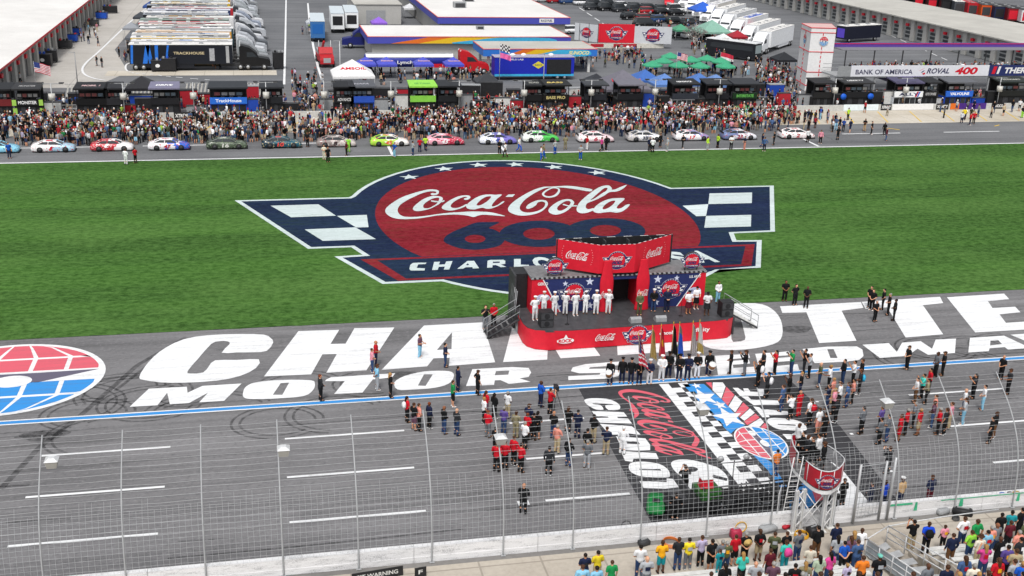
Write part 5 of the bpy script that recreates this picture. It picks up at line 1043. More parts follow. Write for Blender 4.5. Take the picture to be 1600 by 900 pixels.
for k, (px, py, lab) in enumerate([(1018, 122, 'leftmost green umbrella of the cluster'), (1035, 116, 'green umbrella just right of the leftmost one'), (1059, 123, 'green umbrella below the small flag'), (1046, 108, 'farther green umbrella left of the small flag'), (1092, 124, 'near green umbrella in the middle of the cluster'), (1078, 114, 'green umbrella right of the small flag'), (1103, 112, 'farthest green umbrella, right of the middle'), (1132, 124, 'rightmost green umbrella of the cluster'), (1124, 116, 'green umbrella behind the rightmost one')]):
    p = G(px, py); e = empty('umbrella', (p.x, p.y, 0), rc.uniform(0, 1), lab, 'umbrella', 'green market umbrellas'); b = MB(); n8 = 8; r_ = 1.75
    vs = [(0, 0, 2.95)]+[(r_*math.cos(a), r_*math.sin(a), 2.2+(.0)) for a in [2*math.pi*i/n8 for i in range(n8)]]+[(r_*math.cos(a), r_*math.sin(a), 2.0) for a in [2*math.pi*i/n8 for i in range(n8)]]
    b.add(vs, [(0, i+1, (i+1) % n8+1) for i in range(n8)]+[(i+1, (i+1) % n8+1, (i+1) % n8+1+n8, i+1+n8) for i in range(n8)], GRN); b.build('canopy', e); MB().cyl(0, 0, 0, 2.9, .04, STEEL, 6).build('pole', e)

# ---------------------------------------------------------------- pit wall, pit boxes
pw = empty('pit_wall', (30, 151.6, 0), 0, 'low pit wall with white and coloured banner stretches', 'wall')
b = MB(); b.box(-170, 170, 0, .35, -.02, .85, mat((.5, .5, .48), .7, .2)); b.build('wall_body', pw)
for px0, px1, m_, tx, tc in [(300, 322, BLACK, 'FURY', WHITE), (338, 352, WHITE, None, None), (272, 298, BLACK, 'XTREME', WHITE), (610, 625, WHITED, 'Sunoco', BLACK), (627, 672, pal('#6cb050'), None, None), (718, 736, BLACK, 'XFINITY', WHITE), (812, 828, WHITED, None, None), (925, 937, WHITED, None, None), (1010, 1020, WHITE, None, None), (1062, 1100, WHITED, None, None), (1141, 1178, pal('#3ea060'), 'SCORCC', WHITE), (1200, 1218, WHITE, None, None), (1316, 1372, pal('#dfeaee'), None, None), (1374, 1391, BLACK, 'XFINITY', WHITE), (1392, 1458, WHITE, None, None), (1460, 1480, BLACK, 'XFINITY', WHITE), (1482, 1540, pal('#4a2a80'), None, None), (1482, 1496, ORANGE, None, None), (1546, 1566, BLACK, 'SUNOCO', WHITE)]:
    a_, c_ = G(px0, 184).x, G(px1, 184).x; k_ = (151.6/G(px0, 184).y); a_ *= k_; c_ *= k_
    h_ = .012 if px0 == 1482 and px1 == 1496 else .005
    b = MB(); b.box(a_-30, c_-30, -h_-.03, -h_, .05, .95, m_)
    if tx: b.text(tx, tc, lambda u, v: ((a_+c_)/2-30+u, -h_-.036, .5+v), bold=.03, fit=((c_-a_)*.85, .45))
    b.build('banner', pw)
def pit_box(px, wpx, roofc_, topc, frontc, lowc, lab, text=None, tcol='#ffffff', Y=153.0, h=4.1):
    x0 = GY(px-wpx/2, 160, Y).x; x1 = GY(px+wpx/2, 160, Y).x; w_ = x1-x0
    e = empty('pit_box', ((x0+x1)/2, Y, -.02), 0, lab, 'pit box', 'pit boxes along the pit wall'); a = w_/2
    b = MB(); b.box(-a, a, .2, 2.2, .15, 1.7, pal(lowc))
    for k in range(5): b.box(-a+.12+k*(w_-.2)/5, -a+.04+(k+1)*(w_-.2)/5, .17, .197, .35, 1.55, DARK if k % 2 else BLACK)
    b.build('cabinet', e)
    b = MB(); b.box(-a, a, -.05, .17, 1.72, 2.55, pal(frontc)); b.build('banner', e)
    if text: b = MB(); b.text(text, mat(srgb(tcol), .5, .03), lambda u, v: (u, -.06, 2.15+v), bold=.03, fit=(w_*.7, .42)); b.build('lettering', e)
    b = MB(); b.box(-a, a, .2, 2.6, 1.703, 1.78, DARK)
    for k in range(4): b.box(-a+.35+k*w_/4.4, -a+.8+k*w_/4.4, .9, 1.5, 1.781, 2.5, rc.choice([BLACK, DARK, GREY, STEEL]))
    b.build('seats', e)
    b = MB(); b.box(-a+.05, a-.05, 2.62, 2.7, .3, h-.02, BLACK); b.build('back_panel', e)
    b = MB(); b.box(-a*.8, a*.8, .3, .42, 2.75, 3.25, BLACK)
    for k in range(4): b.box(-a*.75+k*a*.4, -a*.75+k*a*.4+a*.3, .28, .298, 2.8, 3.2, rc.choice([mat((.12, .16, .2), .2, .2), mat((.25, .08, .08), .3, .2), mat((.3, .3, .3), .3, .2)]))
    b.build('screens', e)
    for sx in (-1, 1):
        for yy in (.25, 2.5): MB().box(sx*(a-.06)-.05, sx*(a-.06)+.05, yy-.05, yy+.05, 1.7, h-.2, BLACK).build('post', e)
    b = MB(); R3 = pal(roofc_); b.add([(-a-.2, -.5, h-.35), (a+.2, -.5, h-.35), (a+.2, -.5, h-.15), (-a-.2, -.5, h-.15), (-a-.1, 2.8, h+.15), (a+.1, 2.8, h+.15), (-a-.1, 2.8, h), (a+.1, 2.8, h)], [(0, 1, 2, 3), (3, 2, 5, 4), (0, 1, 7, 6), (4, 5, 7, 6), (0, 3, 4, 6), (1, 2, 5, 7)], R3); r_ = b.build('roof', e)
    if topc: b = MB(); b.text(topc[0], mat(srgb(topc[1]), .5, .03), lambda u, v: (u, .9+v, h-.15+.3*(1.4+v)/3.3+.02), bold=.03, shear=.2, fit=(w_*.62, .7)); b.build('roof_lettering', r_)
    for sx in (-1, 1): MB().tube([(sx*a*.7-.08, .1, .28), (sx*a*.7+.08, .1, .28)], .28, RUBBER, 10).build('wheel', e)
    return e
PBX = [(43, 42, '#2c2c2e', ('MONSTER', '#9a9a9a'), '#0e0f10', '#141516', 'black pit box with lime green corners at the far left', 'MONSTER', '#e8e8e8'),
 (5, 26, '#1e1f22', None, '#6a2024', '#222428', 'pit box cut by the left edge of the photograph', None, '#ffffff'),
 (143, 48, '#1b1b1e', ('MOBIL 1', '#d0b0b0'), '#101012', '#17181a', 'black pit box with red and white roof lettering', None, '#fff'),
 (179, 24, '#202024', None, '#26262a', '#1a1a1c', 'narrow black pit cart right of the red lettered pit box', None, '#fff'),
 (258, 44, '#77758c', ('DRIVE', '#ffffff'), '#1c1c20', '#1a1a1e', 'pit box with a lilac grey roof lettered in white', None, '#fff'),
 (357, 58, '#2c2f34', None, '#2a6cd0', '#1a44b8', 'pit box with a dark roof and wide bright blue banner', 'TrackHouse', '#e8f0ff'),
 (425, 34, '#2a2c30', None, '#1e2024', '#202226', 'dark pit box beside the lane opening', None, '#fff'),
 (538, 30, '#1c1d20', None, '#16171a', '#1c1d20', 'black pit box left of the blue based one', 'ADVANCE', '#c8c8c8'),
 (566, 38, '#54565c', ('NAPA', '#a8a8b0'), '#2a50b0', '#2250b8', 'pit box with a grey roof and royal blue base', None, '#fff'),
 (661, 40, '#8fd04c', ('GS YUASA', '#56a050'), '#84c84a', '#1c1e20', 'pit box with a bright lime green roof and banner', None, '#fff'),
 (702, 34, '#232529', None, '#1b1d20', '#1b1d20', 'dark crates cart right of the lime green pit box', None, '#fff'),
 (835, 26, '#1b1c1e', ('SCAG', '#b0b0a8'), '#161618', '#161618', 'small black pit box left of the gold oval one', None, '#fff'),
 (868, 42, '#1a1a1a', ('BASS', '#d8c070'), '#181614', '#131314', 'black pit box with a gold oval on its roof', 'BASS PRO', '#c8b878'),
 (930, 34, '#3a3c40', None, '#22242a', '#1b1c20', 'dark pit box under the slate grey canopy at its left', None, '#fff'),
 (985, 40, '#6c6a74', None, '#14151a', '#15161a', 'black pit box under the slate grey canopy at its right', None, '#fff'),
 (1070, 40, '#16171a', ('HENDRICK', '#e8e8e8'), '#30343c', '#e4e6e8', 'pit box with a black roof and white base', None, '#fff'),
 (1120, 36, '#222428', None, '#1a1b20', '#1c1e22', 'dark pit box between the white based one and the green lit one', None, '#fff'),
 (1163, 38, '#2c2e32', None, '#17301c', '#17181b', 'dark pit box with a green screen', 'INTERSTATE', '#68b858'),
 (1285, 30, '#1c1c1e', None, '#1a1a1c', '#1a1a1c', 'black pit box at the foot of the white tower', None, '#fff'),
 (1337, 44, '#2a2a2c', ('LIBERTY', '#d8d8d8'), '#15161a', '#15161a', 'black pit box with two blue discs', None, '#fff'),
 (1418, 44, '#4c4864', None, '#eceef0', '#ccd0d4', 'white bannered pit box with red and blue slashes', 'ALLY', '#26305c'),
 (1452, 24, '#1b1b1d', None, '#1a1a1c', '#1a1a1c', 'plain black pit cart right of the white banner', 'AUTO OWNERS', '#b8b8b8'),
 (1497, 42, '#5c5e64', None, '#2a64c8', '#1a4cc0', 'pit box with a grey roof and blue base beneath the banners', 'VALVOLINE', '#ffffff'),
 (1580, 46, '#1d2420', ('STEWART', '#b8b8b0'), '#1b1d1c', '#1c1e1e', 'dark pit box at the right edge of the photograph', None, '#fff')]
for a_ in PBX:
    e = pit_box(*a_[:8], tcol=a_[8])
    if a_[0] == 43:
        b = MB()
        for sx in (-1.85, 1.35): b.box(sx, sx+.5, -.06, -.052, 1.75, 2.5, mat((.35, .6, .1), .5)); b.box(sx, sx+.5, .15, .168, .6, 1.4, mat((.35, .6, .1), .5))
        b.build('green_corner', e)
    if a_[0] == 1337:
        for sx in (-2.2, 2.2): b = MB(); b.tube([(sx, -.25, 1.9), (sx, -.06, 1.9)], .45, pal('#1a5cc8'), 20); b.build('blue_disc', e)
    if a_[0] == 1418:
        b = MB(); b.poly([(1.0, 1.75), (1.3, 1.75), (1.6, 2.52), (1.3, 2.52)], RED, lambda u, v: (u, -.055, v)); b.poly([(1.35, 1.75), (1.6, 1.75), (1.9, 2.52), (1.65, 2.52)], BLUE, lambda u, v: (u, -.055, v)); b.build('slash', e)
# pit lamps with silver drums
for k, px in enumerate([84, 195, 304, 417, 507, 611, 717, 818, 922, 1021, 1121, 1300, 1410, 1555]):
    p = GY(px, 178, 152.6); e = empty('pit_lamp', (p.x, 152.6, 0), 0, f'pit lamp post with silver drum, {["first", "second", "third", "fourth", "fifth", "sixth", "seventh", "eighth", "ninth", "tenth", "eleventh", "twelfth", "thirteenth", "last"][k]} from the left', 'lamp post', 'lamp posts along the pit wall')
    MB().cyl(0, 0, 0, 4.6, .07, STEEL, 6).build('pole', e); b = MB(); b.cyl(0, -.05, 2.5, 3.3, .42, mat((.55, .54, .50), .5, .25, 5), 12); b.build('drum', e)
    b = MB(); b.box(-1.5, 1.5, -.04, .04, 4.5, 4.58, GREY); b.build('arm', e)
    for sx in (-1.3, 1.3): b = MB(); b.box(sx-.3, sx+.3, -.15, .15, 4.6, 4.72, DARK); b.build('lamp_head', e)
for (px, py, ty, lab, gr) in [(532, 132, 64, 'tall thin white lamp pole behind the white canopy', None), (848, 160, 85, 'tall thin grey pole before the blue trailer', None), (121, 128, 82, 'thin dark pole with a short arm on the left concrete lot', None)]:
    p = G(px, py); t = GY(px, ty, p.y); e = empty('lamp_pole', (p.x, p.y, 0), 0, lab, 'lamp pole'); MB().cyl(0, 0, 0, t.z, .09, STEELW if px == 532 else GREY, 6, .05).build('pole', e); MB().box(-.9, .1, -.05, .05, t.z, t.z+.08, GREY).build('arm', e)
# leaning slat barrier
for (xa, xb_, lab) in ((-27, -12, 'barrier of leaning pale slats behind the left pits'), (-11, 2.2, 'shorter barrier of leaning slats next to the lane opening')):
    e = empty('slat_barrier', (xa, 168, 0), 0, lab, 'barrier', 'slat barriers behind the pits'); b = MB(); x = 0
    while x < xb_-xa: b.add([(x, 0, .1), (x+.22, 0, .1), (x+.62, .05, 1.9), (x+.4, .05, 1.9)], [(0, 1, 2, 3)], mat((.55, .54, .5), .6, .2)); x += .52
    b.tube([(0, .08, 1.85), (xb_-xa, .08, 1.85)], .04, STEEL, 5); b.tube([(0, .08, .2), (xb_-xa, .08, .2)], .04, STEEL, 5); b.build('slats', e)
# guard rails behind pits
for k, (xa, xb_, y, lab) in enumerate([(-28, -20, 157, 'grey rail behind the lime cornered pit box'), (-17, -12, 157, 'grey rail behind the narrow black pit cart'), (-2, 6, 158, 'grey rail right of the blue bannered pit box'), (23, 38, 160, 'grey rail right of the lime green pit box'), (45, 62, 163, 'grey rail behind the slate canopy'), (66, 84, 158, 'grey rail left of the white tower')]):
    e = empty('guard_rail', (xa, y, 0), 0, lab, 'rail', 'grey rails behind the pits'); b = MB()
    for z in (.5, 1.0): b.tube([(0, 0, z), (xb_-xa, 0, z)], .04, STEEL, 5)
    b.build('rail', e)
    for i in range(int((xb_-xa)/2)+1): MB().cyl(i*2, 0, 0, 1.02, .04, STEEL, 5).build('post', e)
# flags
def us_flag(name, loc, rz, w_, h, lab, tilt=0.):
    e = empty(name, loc, rz, lab, 'flag'); return e
def flag_cloth(e, w_, h, z, fn, sag=.15, parts='cloth'):
    b = MB(); NX, NZ = 16, 13
    P = lambda i, j: (w_*i/NX, .10*math.sin(i*.9+j*.15)*(i/NX), z-h*j/NZ-sag*w_*(i/NX)**1.4)
    for i in range(NX):
        for j in range(NZ):
            c = fn((i+.5)/NX, (j+.5)/NZ); b.add([P(i, j), P(i+1, j), P(i+1, j+1), P(i, j+1)], [(0, 1, 2, 3)], c)
    return b.build(parts, e)
FW_, FR_, FB_ = mat((.75, .74, .74), .8, .05), mat((.55, .03, .06), .8, .05), mat((.03, .05, .2), .8, .05)
def stripes(u, v): return FB_ if (u < .4 and v < .54) else (FR_ if int(v*13) % 2 == 0 else FW_)
for (px, py, w_, h, hp, lab) in ((58, 148, 2.2, 1.4, 4.6, 'small american flag flying over the left pits'), (1055, 130, 1.7, 1.1, 5.0, 'small american flag among the green umbrellas'), (1125, 98, 2.4, 1.2, 1.9, 'red and white flag on the paddock table')):
    p = G(px, py); e = empty('flag', (p.x, p.y, 0), R(-10), lab, 'flag'); MB().cyl(0, 0, 0, hp+.1, .03, STEEL, 5).build('pole', e); flag_cloth(e, w_, h, hp, stripes if 'american' in lab else (lambda u, v: FR_ if v < .6 else FW_), .25)
p = G(780, 130); e = empty('banner_flag', (p.x, p.y, 0), 0, 'stack of white and pink flags on a pole beside the fuel canopy', 'flag'); MB().cyl(0, 0, 0, 6.3, .05, STEEL, 6).build('pole', e)
flag_cloth(e, 1.6, 1.1, 6.2, lambda u, v: [FW_, BLACK][int(u*6+int(v*4)) % 2], .3); flag_cloth(e, 1.8, .8, 4.8, lambda u, v: mat((.8, .15, .4), .8), .3)
# bare tree right of the banner wall
tr_ = empty('bare_tree', (*G(1085, 78)[:2], 0), 0, 'grey leafless tree right of the banner wall', 'tree'); b = MB(); b.tube([(0, 0, 0), (.1, 0, 1.2), (0, .1, 2.2)], .16, mat((.2, .19, .17), .8), 6, .1); b.build('trunk', tr_)
b = MB(); rt_ = random.Random(5)
def limb(p, d, L, r_, dep):
    q_ = p+d*L; b.tube([p, (p+q_)/2+Vector((rt_.uniform(-.1, .1),)*3)*L*.5, q_], r_, mat((.27, .26, .24), .8), 4, r_*.6, False)
    if dep:
        for _ in range(4): limb(q_, (d+Vector((rt_.uniform(-.9, .9), rt_.uniform(-.9, .9), rt_.uniform(-.3, .5)))).normalized(), L*.68, r_*.6, dep-1)
for _ in range(9): limb(Vector((0, .1, rt_.uniform(1.2, 2.2))), Vector((rt_.uniform(-1, 1), rt_.uniform(-1, 1), .7)).normalized(), 1.3, .06, 3)
b.build('crown', tr_)
# clutter behind the pit boxes: tyres, drums and crates
cl = ['black', 'grey', 'blue', 'red', 'white']; clm = [BLACK, GREY, pal('#2448a8'), pal('#a82430'), WHITED]
ref = [(24, 'left of the lime cornered pit box'), (88, 'right of the lime cornered pit box'), (205, 'beside the black canopy'), (232, 'below the black canopy'), (310, 'between the lilac roofed and blue bannered pit boxes'), (395, 'right of the blue bannered pit box'), (458, 'by the lane opening'), (515, 'left of the black ADVANCE pit box'), (600, 'right of the blue based pit box'), (632, 'left of the lime green pit box'), (728, 'right of the dark crates cart'), (752, 'below the red truck'), (790, 'below the blue trailer'), (812, 'left of the gold oval pit box'), (900, 'right of the gold oval pit box'), (1015, 'left of the white based pit box'), (1040, 'just left of the white based pit box'), (1098, 'right of the white based pit box'), (1143, 'left of the green lit pit box'), (1190, 'right of the green lit pit box'), (1228, 'left of the white tower foot'), (1262, 'at the white tower foot'), (1310, 'right of the tower'), (1372, 'right of the blue disc pit box'), (1392, 'left of the white bannered pit box'), (1470, 'right of the plain black pit cart'), (1530, 'right of the blue based pit box under the banners'), (1552, 'left of the last dark pit box')]
for k, (px, where) in enumerate(ref):
    for j in range(2):
        p = GY(px+j*11-5, 165, 154.0+j*1.6+rc.uniform(-.5, .5)); c = rc.choice([0, 0, 0, 1, 2, 3, 4]); h = rc.uniform(1.2, 2.5)
        if j == 0:
            e = empty('tool_cart', (p.x, p.y, 0), 0, f'{cl[c]} tool cart {where}', 'tool cart', 'carts behind the pit wall'); w_ = rc.uniform(.8, 1.3)
            MB().box(-w_, w_, -.4, .4, .15, h, clm[c]).build('cabinet', e); MB().box(-w_-.04, w_+.04, -.44, .44, h+.003, h+.07, DARK).build('top', e)
            for sx in (-1, 1): MB().tube([(sx*w_*.7, -.42, .1), (sx*w_*.7, -.34, .1)], .1, RUBBER, 8).build('wheel', e)
        else:
            e = empty('tyre_stack', (p.x, p.y, 0), 0, f'stack of black tyres {where}', 'tyres', 'tyre stacks behind the pit wall')
            for i in range(4): MB().loft([[((.36-.05*abs(q_))*math.cos(a), (.36-.05*abs(q_))*math.sin(a), i*.31+.15+q_*.14) for a in [2*math.pi*t/12 for t in range(12)]] for q_ in (-1, 0, 1)], RUBBER).build('tyre', e)
nth2 = nthw+['fifteenth', 'sixteenth', 'seventeenth', 'eighteenth', 'nineteenth', 'twentieth']+['twenty '+o_ for o_ in nthw[:9]]+['thirtieth']+['thirty '+o_ for o_ in nthw[:9]]
for k, px in enumerate(x_ for x_ in range(20, 1240, 34) if not 440 < x_ < 500):
    p = GY(px, 150, rc.uniform(160, 165)); c = rc.choice([0, 0, 1, 2, 3, 4, 0]); w_ = rc.uniform(.9, 1.7); h = rc.uniform(1.3, 2.4)
    e = empty('equipment_crate', (p.x, p.y, 0), rc.uniform(-.15, .15), f'{cl[c]} crate, {nth2[k]} from the left in the line behind the pit boxes', 'crate', 'crates in the second line behind the pits')
    MB().box(-w_, w_, -.6, .6, .05, h, clm[c]).build('body', e); MB().box(-w_-.04, w_+.04, -.64, .64, h+.003, h+.1, rc.choice([DARK, GREY, BLACK])).build('lid', e)
# ================================================================ people
def prim_cap(b, p, q, r0, r1, fl=1.0):
    """tapered limb with round ends; fl squashes it front to back"""
    p, q = Vector(p), Vector(q); d = (q-p); L = d.length; d.normalize(); up = Vector((0, 1, 0)) if abs(d.y) < .9 else Vector((0, 0, 1))
    a = d.cross(up).normalized(); c = a.cross(d).normalized(); n = 12; rings = []
    for t in (-.9, -.6, 0): rings.append((p+d*r0*t, r0*math.sqrt(max(0, 1-t*t))))
    for t in (0, .6, .9): rings.append((q+d*r1*t, r1*math.sqrt(max(0, 1-t*t))))
    b.loft([[o+rr*(math.cos(2*math.pi*k/n)*a+fl*math.sin(2*math.pi*k/n)*c) for k in range(n)] for o, rr in rings], None)
def prim_ell(b, c, rx, ry, rz):
    n = 12; b.loft([[(c[0]+rx*math.sin(f)*math.cos(2*math.pi*k/n), c[1]+ry*math.sin(f)*math.sin(2*math.pi*k/n), c[2]-rz*math.cos(f)) for k in range(n)] for f in [math.pi*(i+.3)/8.6 for i in range(9)]], None)
def blob(name, fn, mtl, vox=.02):
    b = MB(); fn(b); me = bpy.data.meshes.new('tmp'); me.from_pydata(b.v, [], b.f); o = bpy.data.objects.new('tmp', me); C.objects.link(o)
    md = o.modifiers.new('r', 'REMESH'); md.mode = 'VOXEL'; md.voxel_size = vox
    sm = o.modifiers.new('s', 'SMOOTH'); sm.factor = .5; sm.iterations = 2
    bpy.context.view_layer.update(); m2 = bpy.data.meshes.new_from_object(o.evaluated_get(bpy.context.evaluated_depsgraph_get())); m2.name = name
    bpy.data.objects.remove(o); m2.materials.clear(); m2.materials.append(mtl)
    m2.polygons.foreach_set('use_smooth', [True]*len(m2.polygons)); m2.update(); return m2
SHO = .185
ARM = {  # pose: (left elbow, left wrist, left hand end, right elbow, right wrist, right hand end); +y is forward
 'relax': ((-.245,-.03,1.14),(-.25,.06,.90),(-.24,.09,.80),(.245,-.03,1.14),(.25,.06,.90),(.24,.09,.80)),
 'clasp': ((-.25,0,1.15),(-.09,.17,1.0),(0,.2,.96),(.25,0,1.15),(.09,.18,1.0),(0,.22,.98)),
 'heart': ((-.245,-.03,1.14),(-.25,.06,.90),(-.24,.09,.80),(.26,.05,1.17),(.07,.2,1.27),(-.03,.18,1.3)),
 'back': ((-.26,-.08,1.16),(-.08,-.17,.98),(0,-.18,.94),(.26,-.08,1.16),(.08,-.18,.98),(0,-.2,.96)),
 'phone': ((-.24,.12,1.2),(-.1,.3,1.45),(-.06,.32,1.54),(.24,.12,1.2),(.1,.3,1.45),(.06,.32,1.54)),
 'fold': ((-.27,.02,1.18),(-.02,.2,1.18),(.1,.2,1.2),(.27,.02,1.18),(.02,.22,1.14),(-.1,.22,1.16)),
 'hips': ((-.36,-.06,1.18),(-.17,.03,1.0),(-.13,.06,.95),(.245,-.03,1.14),(.25,.06,.90),(.24,.09,.80)),
 'walk': ((-.24,-.14,1.16),(-.24,-.08,.93),(-.23,-.03,.84),(.24,.08,1.15),(.24,.2,.95),(.23,.25,.87)),
 'hold': ((-.25,.02,1.14),(-.13,.28,1.05),(-.09,.33,1.06),(.25,.02,1.14),(.13,.28,1.15),(.09,.33,1.17)),
}
LEG = {'stand': (((-.1,.01,.50),(-.115,-.02,.09)), ((.1,.01,.50),(.115,-.02,.09))), 'walk': (((-.1,.14,.52),(-.11,.2,.11)), ((.1,-.02,.5),(.11,-.26,.14)))}
def legp(p): return 'walk' if p == 'walk' else 'stand'
def hand(b, w, h):
    w, h = Vector(w), Vector(h); d = (h-w); L = d.length; d.normalize(); s_ = d.cross(Vector((0, 0, 1))) if abs(d.z) < .9 else Vector((0, 1, 0)); s_.normalize()
    prim_cap(b, w, w+d*.085, .026, .038, .6)
    for k, ln in enumerate((.07, .085, .08, .062)):
        o = w+d*.085+s_*(.030-.02*k); prim_cap(b, o, o+d*ln*.6, .0105, .010); prim_cap(b, o+d*ln*.6, o+d*ln+Vector((0, .012, 0)), .010, .008)
    prim_cap(b, w+d*.03+s_*.03, w+d*.075+s_*.068, .012, .010)
def f_body(pose):
    A = ARM[pose]; Lg = LEG[legp(pose)]
    def f(b):
        prim_ell(b, (0, 0, 1.645), .078, .098, .118); prim_ell(b, (0, .03, 1.60), .06, .07, .07); prim_cap(b, (0, .088, 1.655), (0, .108, 1.628), .012, .017)
        for s_ in (-1, 1): prim_ell(b, (s_*.08, 0, 1.64), .014, .02, .032); prim_cap(b, (s_*.03, .088, 1.672), (s_*.04, .086, 1.672), .012, .010)
        prim_cap(b, (-.02, .096, 1.59), (.02, .096, 1.59), .010, .010)
        prim_cap(b, (0, -.01, 1.45), (0, 0, 1.57), .06, .052)
        prim_cap(b, (-.1, -.005, 1.40), (.1, -.005, 1.40), .085, .085, .9); prim_cap(b, (0, 0, 1.36), (0, 0, 1.1), .145, .118, .72); prim_cap(b, (0, 0, 1.1), (0, 0, .96), .118, .145, .78)
        for s_, (e, w_, h) in ((-1, A[:3]), (1, A[3:])):
            prim_cap(b, (s_*SHO, -.005, 1.41), e, .055, .042); prim_cap(b, e, w_, .042, .027); hand(b, w_, h)
        for s_, (kn, an) in ((-1, Lg[0]), (1, Lg[1])):
            prim_cap(b, (s_*.085, 0, .92), kn, .088, .055); prim_cap(b, kn, (kn[0]*.5+an[0]*.5, kn[1]*.5+an[1]*.5-.02, kn[2]*.6+an[2]*.4), .055, .055); prim_cap(b, kn, an, .05, .036); prim_cap(b, an, (an[0], an[1]+.14, an[2]-.05), .038, .034)
    return f
def f_top(pose, slv, fat=0.):
    A = ARM[pose]
    def f(b):
        g = .018+fat
        prim_cap(b, (-.115, -.005, 1.40), (.115, -.005, 1.40), .085+.016, .085+.016, .92); prim_cap(b, (0, 0, 1.35), (0, .0, 1.1), .15+g, .135+g, .78); prim_cap(b, (0, 0, 1.1), (0, 0, .97), .135+g, .155+g, .82)
        prim_ell(b, (0, -.005, 1.475), .078, .075, .03)
        for s_, (e, w_, h) in ((-1, A[:3]), (1, A[3:])):
            e = Vector(e); sh = Vector((s_*SHO, -.005, 1.41)); end = sh.lerp(e, .72 if slv == 'short' else 1.0)
            prim_cap(b, sh, end, .073, .066 if slv == 'short' else .055)
            if slv == 'long': prim_cap(b, e, Vector(w_)*.92+e*.08, .055, .042)
            if slv == 'coat': prim_cap(b, e, Vector(w_)*.95+e*.05, .06, .05)
        if slv == 'coat': prim_cap(b, (0, 0, .97), (0, 0, .84), .165, .18, .8)
    return f
def f_bot(lp, kind):
    Lg = LEG[lp]
    def f(b):
        prim_cap(b, (-.05, 0, .95), (.05, 0, .95), .115, .115, 1.0)
        if kind == 'skirt': b.loft([[(r_*math.cos(2*math.pi*k/18)*(1+.05*(k % 2)), r_*.85*math.sin(2*math.pi*k/18)*(1+.05*(k % 2)), z) for k in range(18)] for r_, z in ((.13, 1.0), (.17, .9), (.22, .5))], None); return
        for s_, (kn, an) in ((-1, Lg[0]), (1, Lg[1])):
            hp = Vector((s_*.085, 0, .92)); kn = Vector(kn); an = Vector(an)
            if kind == 'short': prim_cap(b, hp, hp.lerp(kn, .95), .105, .092)
            else: prim_cap(b, hp, kn, .105, .074); prim_cap(b, kn, an, .074, .06)
    return f
def f_shoe(lp):
    def f(b):
        for kn, an in LEG[lp]: prim_cap(b, (an[0], an[1]-.03, an[2]-.035), (an[0]*1.05, an[1]+.17, an[2]-.055), .05, .042, .8)
    return f
def f_hair(k):
    def f(b):
        if k == 'short': prim_ell(b, (0, -.018, 1.675), .088, .098, .104)
        elif k == 'long':
            prim_ell(b, (0, -.02, 1.675), .093, .102, .108); prim_cap(b, (0, -.08, 1.66), (0, -.11, 1.42), .08, .065, .6)
        elif k == 'tail': prim_ell(b, (0, -.018, 1.675), .088, .099, .105); prim_cap(b, (0, -.11, 1.69), (0, -.14, 1.48), .035, .02)
        elif k == 'cap': prim_ell(b, (0, -.008, 1.70), .094, .108, .088); prim_cap(b, (-.05, .10, 1.69), (.05, .10, 1.69), .03, .03, .5); prim_cap(b, (-.03, .14, 1.685), (.03, .14, 1.685), .026, .026, .4)
        elif k == 'sailor': b.loft([[(r_*math.cos(2*math.pi*q/16), r_*math.sin(2*math.pi*q/16), z) for q in range(16)] for r_, z in ((.09, 1.70), (.125, 1.73), (.125, 1.78), (.09, 1.80))], None)
        elif k == 'brim': b.loft([[(r_*math.cos(2*math.pi*q/16), r_*math.sin(2*math.pi*q/16), z) for q in range(16)] for r_, z in ((.20, 1.70), (.21, 1.715), (.10, 1.725), (.085, 1.82))], None); prim_ell(b, (0, -.02, 1.67), .087, .096, .08)
        elif k == 'peaked': b.loft([[(r_*math.cos(2*math.pi*q/16), r_*1.05*math.sin(2*math.pi*q/16), z) for q in range(16)] for r_, z in ((.085, 1.70), (.09, 1.745), (.135, 1.785), (.12, 1.80))], None); prim_cap(b, (-.05, .11, 1.715), (.05, .11, 1.715), .025, .025, .4)
    return f
PM_ = {}
def pmesh(key, fn, m, vox=.02):
    if key not in PM_: PM_[key] = blob(key.split('|')[0], fn, m, vox)
    return PM_[key]
COL = dict(black='#17181a', navy='#1c2440', dark='#2a2c30', grey='#6d7177', lgrey='#a9adb2', white='#e9eaec', cream='#ddd6c4', red='#c01828', maroon='#5c1c28', pink='#dc8fa0', magenta='#d84a94', orange='#e07a28', gold='#f0ac20', yellow='#e8d030', lime='#8fd044', green='#1f8c4c', olive='#565c40', teal='#1f8c96', sky='#84bcd8', cyan='#38a8d0', blue='#1c56b8', royal='#1848c8', purple='#5c4a90', lilac='#b4aac8', denim='#44608c', jeans='#2c4268', khaki='#b0a080', tan='#c0a078', brown='#6a4a30', camo='#8c8468', hivis='#b8e040', sage='#a8b8a0', plaid='#6a4a5c', salmon='#e09080', turq='#40c0b0')
WORD = dict(lgrey='light grey', hivis='safety yellow', sky='pale blue', jeans='jeans', dark='charcoal', denim='faded denim', turq='turquoise', plaid='dark plaid', camo='camouflage', gold='golden yellow', royal='bright blue')
SKINS = ['#c99274', '#d8a486', '#b8805e', '#8a5a40', '#d4a080', '#5c3c2c', '#cf9a7c', '#c08a6a']
HAIRC = dict(d='#1c1612', b='#4a3020', l='#b08850', g='#9a9894', r='#7a3c20', w='#e8e8e8', n='#141824', k='#0e0e10', m='#7cd0c0', t='#c8a868')
HK = dict(s='short', o='long', p='tail', c='cap', x=None, a='sailor', h='brim', q='peaked')
rp = random.Random(21); PCOUNT = [0]
